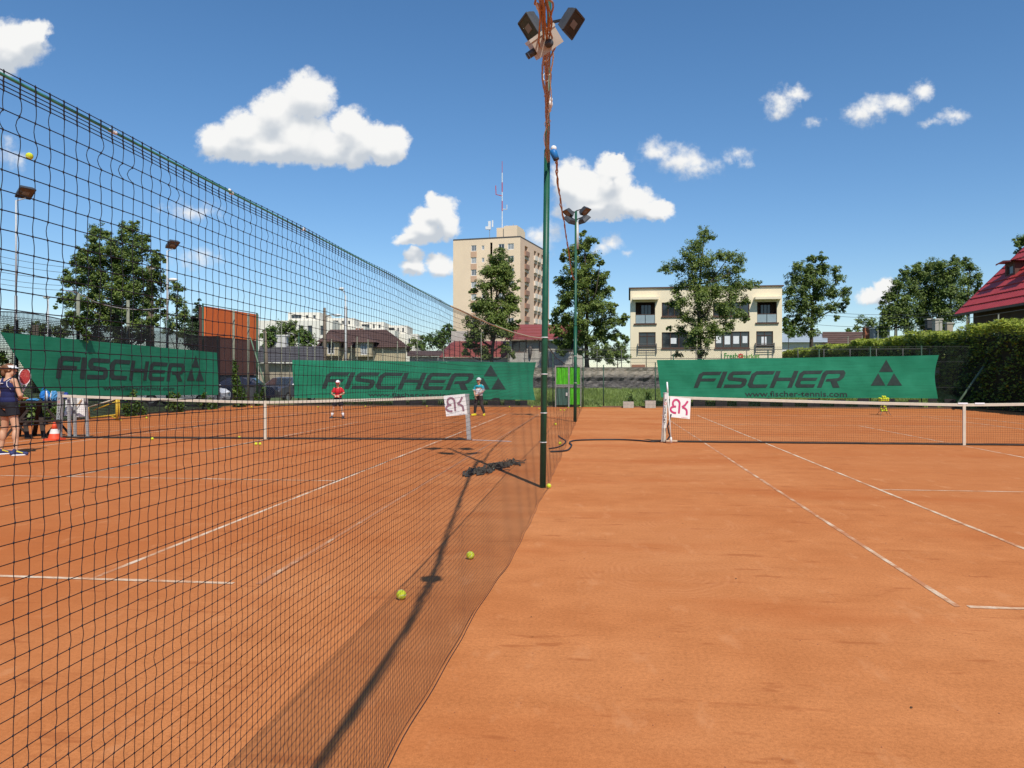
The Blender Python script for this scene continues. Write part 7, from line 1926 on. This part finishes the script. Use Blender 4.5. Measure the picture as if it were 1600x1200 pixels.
# boy in white and turquoise
base = gnd(748.5, 649.5)
C_ = Fig('boy in white and turquoise shirt with yellow shoes holding a racquet', base, -FW * .93 - RT * .3, .835)
J = dict(Rs=(.165, 0, 1.385), Re=(.235, -.01, 1.11), Rw=(.13, .17, .90), Ls=(-.165, 0, 1.385), Le=(-.225, .02, 1.13), Lw=(-.07, .22, 1.02), Rh=(-.3, .3, -.7), Lh=(.3, .3, -.35),
         Rk=(.16, .04, .49), Ra=(.22, -.02, .085), Rt=(.6, .8, 0), Lk=(-.15, .04, .49), La=(-.24, -.04, .085), Lt=(-.15, .95, 0))
hc, hd = (.0, .03, 1.61), (.45, .9, 0)
C_.add('body', body(C_, J, 1.13, hc, hd), SKIN, .0095)
CYN = M('turquoise_fabric', (.02, .42, .50), .85, .08, 20)
mb = MB(); C_.ell(mb, (0, 0, .99), (.180, .135, .16)); C_.ell(mb, (0, 0, 1.14), (.178, .133, .20)); sh_ = C_.add('shirt', mb, WHF, .0095)
mb = MB(); C_.ell(mb, (0, .005, 1.34), (.182, .134, .085)); C_.cap(mb, (-.13, 0, 1.385), (.13, 0, 1.385), .064, .064); C_.tub(mb, [(.155, 0, 1.39), (.225, 0, 1.20)], [.066, .07]); C_.tub(mb, [(-.155, 0, 1.39), (-.22, .012, 1.20)], [.066, .07]); C_.add('shirt_yoke', mb, CYN, .0095, parent=sh_)
for s_, e in ((1, (.238, 0, 1.165)), (-1, (-.228, .014, 1.165))): mb = MB(); C_.tub(mb, [(e[0] - .003 * s_, e[1], 1.205), e], [.072, .074]); C_.add('sleeve_end', mb, WHF, parent=sh_)
TRO = M('dark_grey_trousers', (.045, .038, .034), .85, .25, 20, .2)
mb = MB(); C_.ell(mb, (0, 0, .90), (.178, .135, .11))
for k, s_ in (('R', 1), ('L', -1)): kn, an = Vector(J[k + 'k']), Vector(J[k + 'a']); C_.tub(mb, [(s_ * .085, 0, .88), tuple(kn), tuple(an + UP * .05)], [.105, .082, .060])
C_.add('trousers', mb, TRO, .0095)
C_.add('hair', hair(C_, hc, 1.12), HAIRB, .0095); cap_hat(C_, hc, hd, 1.15, WHF, M('brim_dark', (.05, .05, .06), .7, .1)); eyes(C_, hc, hd, 1.13)
YS = M('shoe_bright_yellow', (.72, .62, .02), .5, .08); shoes(C_, J, YS, YS)
g0_ = base + C_.L((.20, .225, .83)); h0 = base + C_.L((-.06, .26, 1.02))
racquet(g0_, h0 - g0_, C_.f * .75 + C_.r * .35 + UP * .3, .88, M('racquet_purple', (.17, .10, .20), .35, .3, 20), M('strings_pale', (.6, .55, .5), .6, 0), 'racquet held across the body by the boy in white and turquoise', .6)

# ------------------------------------------------------------------ small debris on the clay
mb = MB()
for k in range(700):
    y = 2.6 + 16 * random.random() ** 1.6; x = random.uniform(-1, 1) * (1.0 + y * .62) + .5
    if not (-13 < x < 13): continue
    r = random.uniform(.0015, .0042); mb.sph((x, y, r * .5), (r * random.uniform(.7, 1.5), r, r * .7), 5, 4)
o = struct('clay_crumbs', mb, M('clay_crumb', (.36, .15, .07), .95, .3, 40)); o['kind'] = 'stuff'; o['label'] = 'tiny crumbs of red clay scattered over the courts'; o['category'] = 'crumbs'
LFM = M('dry_leaf', (.09, .05, .025), .9, .3, 40); k = 0
for u, v, lf_ in ((1150, 905, 'in the middle of the open clay'), (1067, 819, 'on the open clay right of the nearest pole'), (974, 902, 'on the open clay nearer the divider net'), (1424, 1107, 'in the lower right foreground'), (848, 938, 'close beside the divider net hem, highest of three'), (832, 996, 'close beside the divider net hem, lowest of three'), (1410, 843, 'between the two right sidelines'), (830, 965, 'close beside the divider net hem, middle of three')):
    p = gnd(u, v); mb = MB(); s_ = random.uniform(.008, .013); a = random.uniform(0, 6)
    mb.add([p + Vector((math.cos(a) * s_, math.sin(a) * s_, .006)), p + Vector((-math.sin(a) * s_ * .4, math.cos(a) * s_ * .4, .009)), p + Vector((-math.cos(a) * s_, -math.sin(a) * s_, .005)), p + Vector((math.sin(a) * s_ * .4, -math.cos(a) * s_ * .4, .004))], [(0, 1, 2, 3)])
    solo('dry_leaf', mb, LFM, p, 'tiny dry leaf fragment ' + lf_, 'leaf', 'dry leaf fragments on the clay')
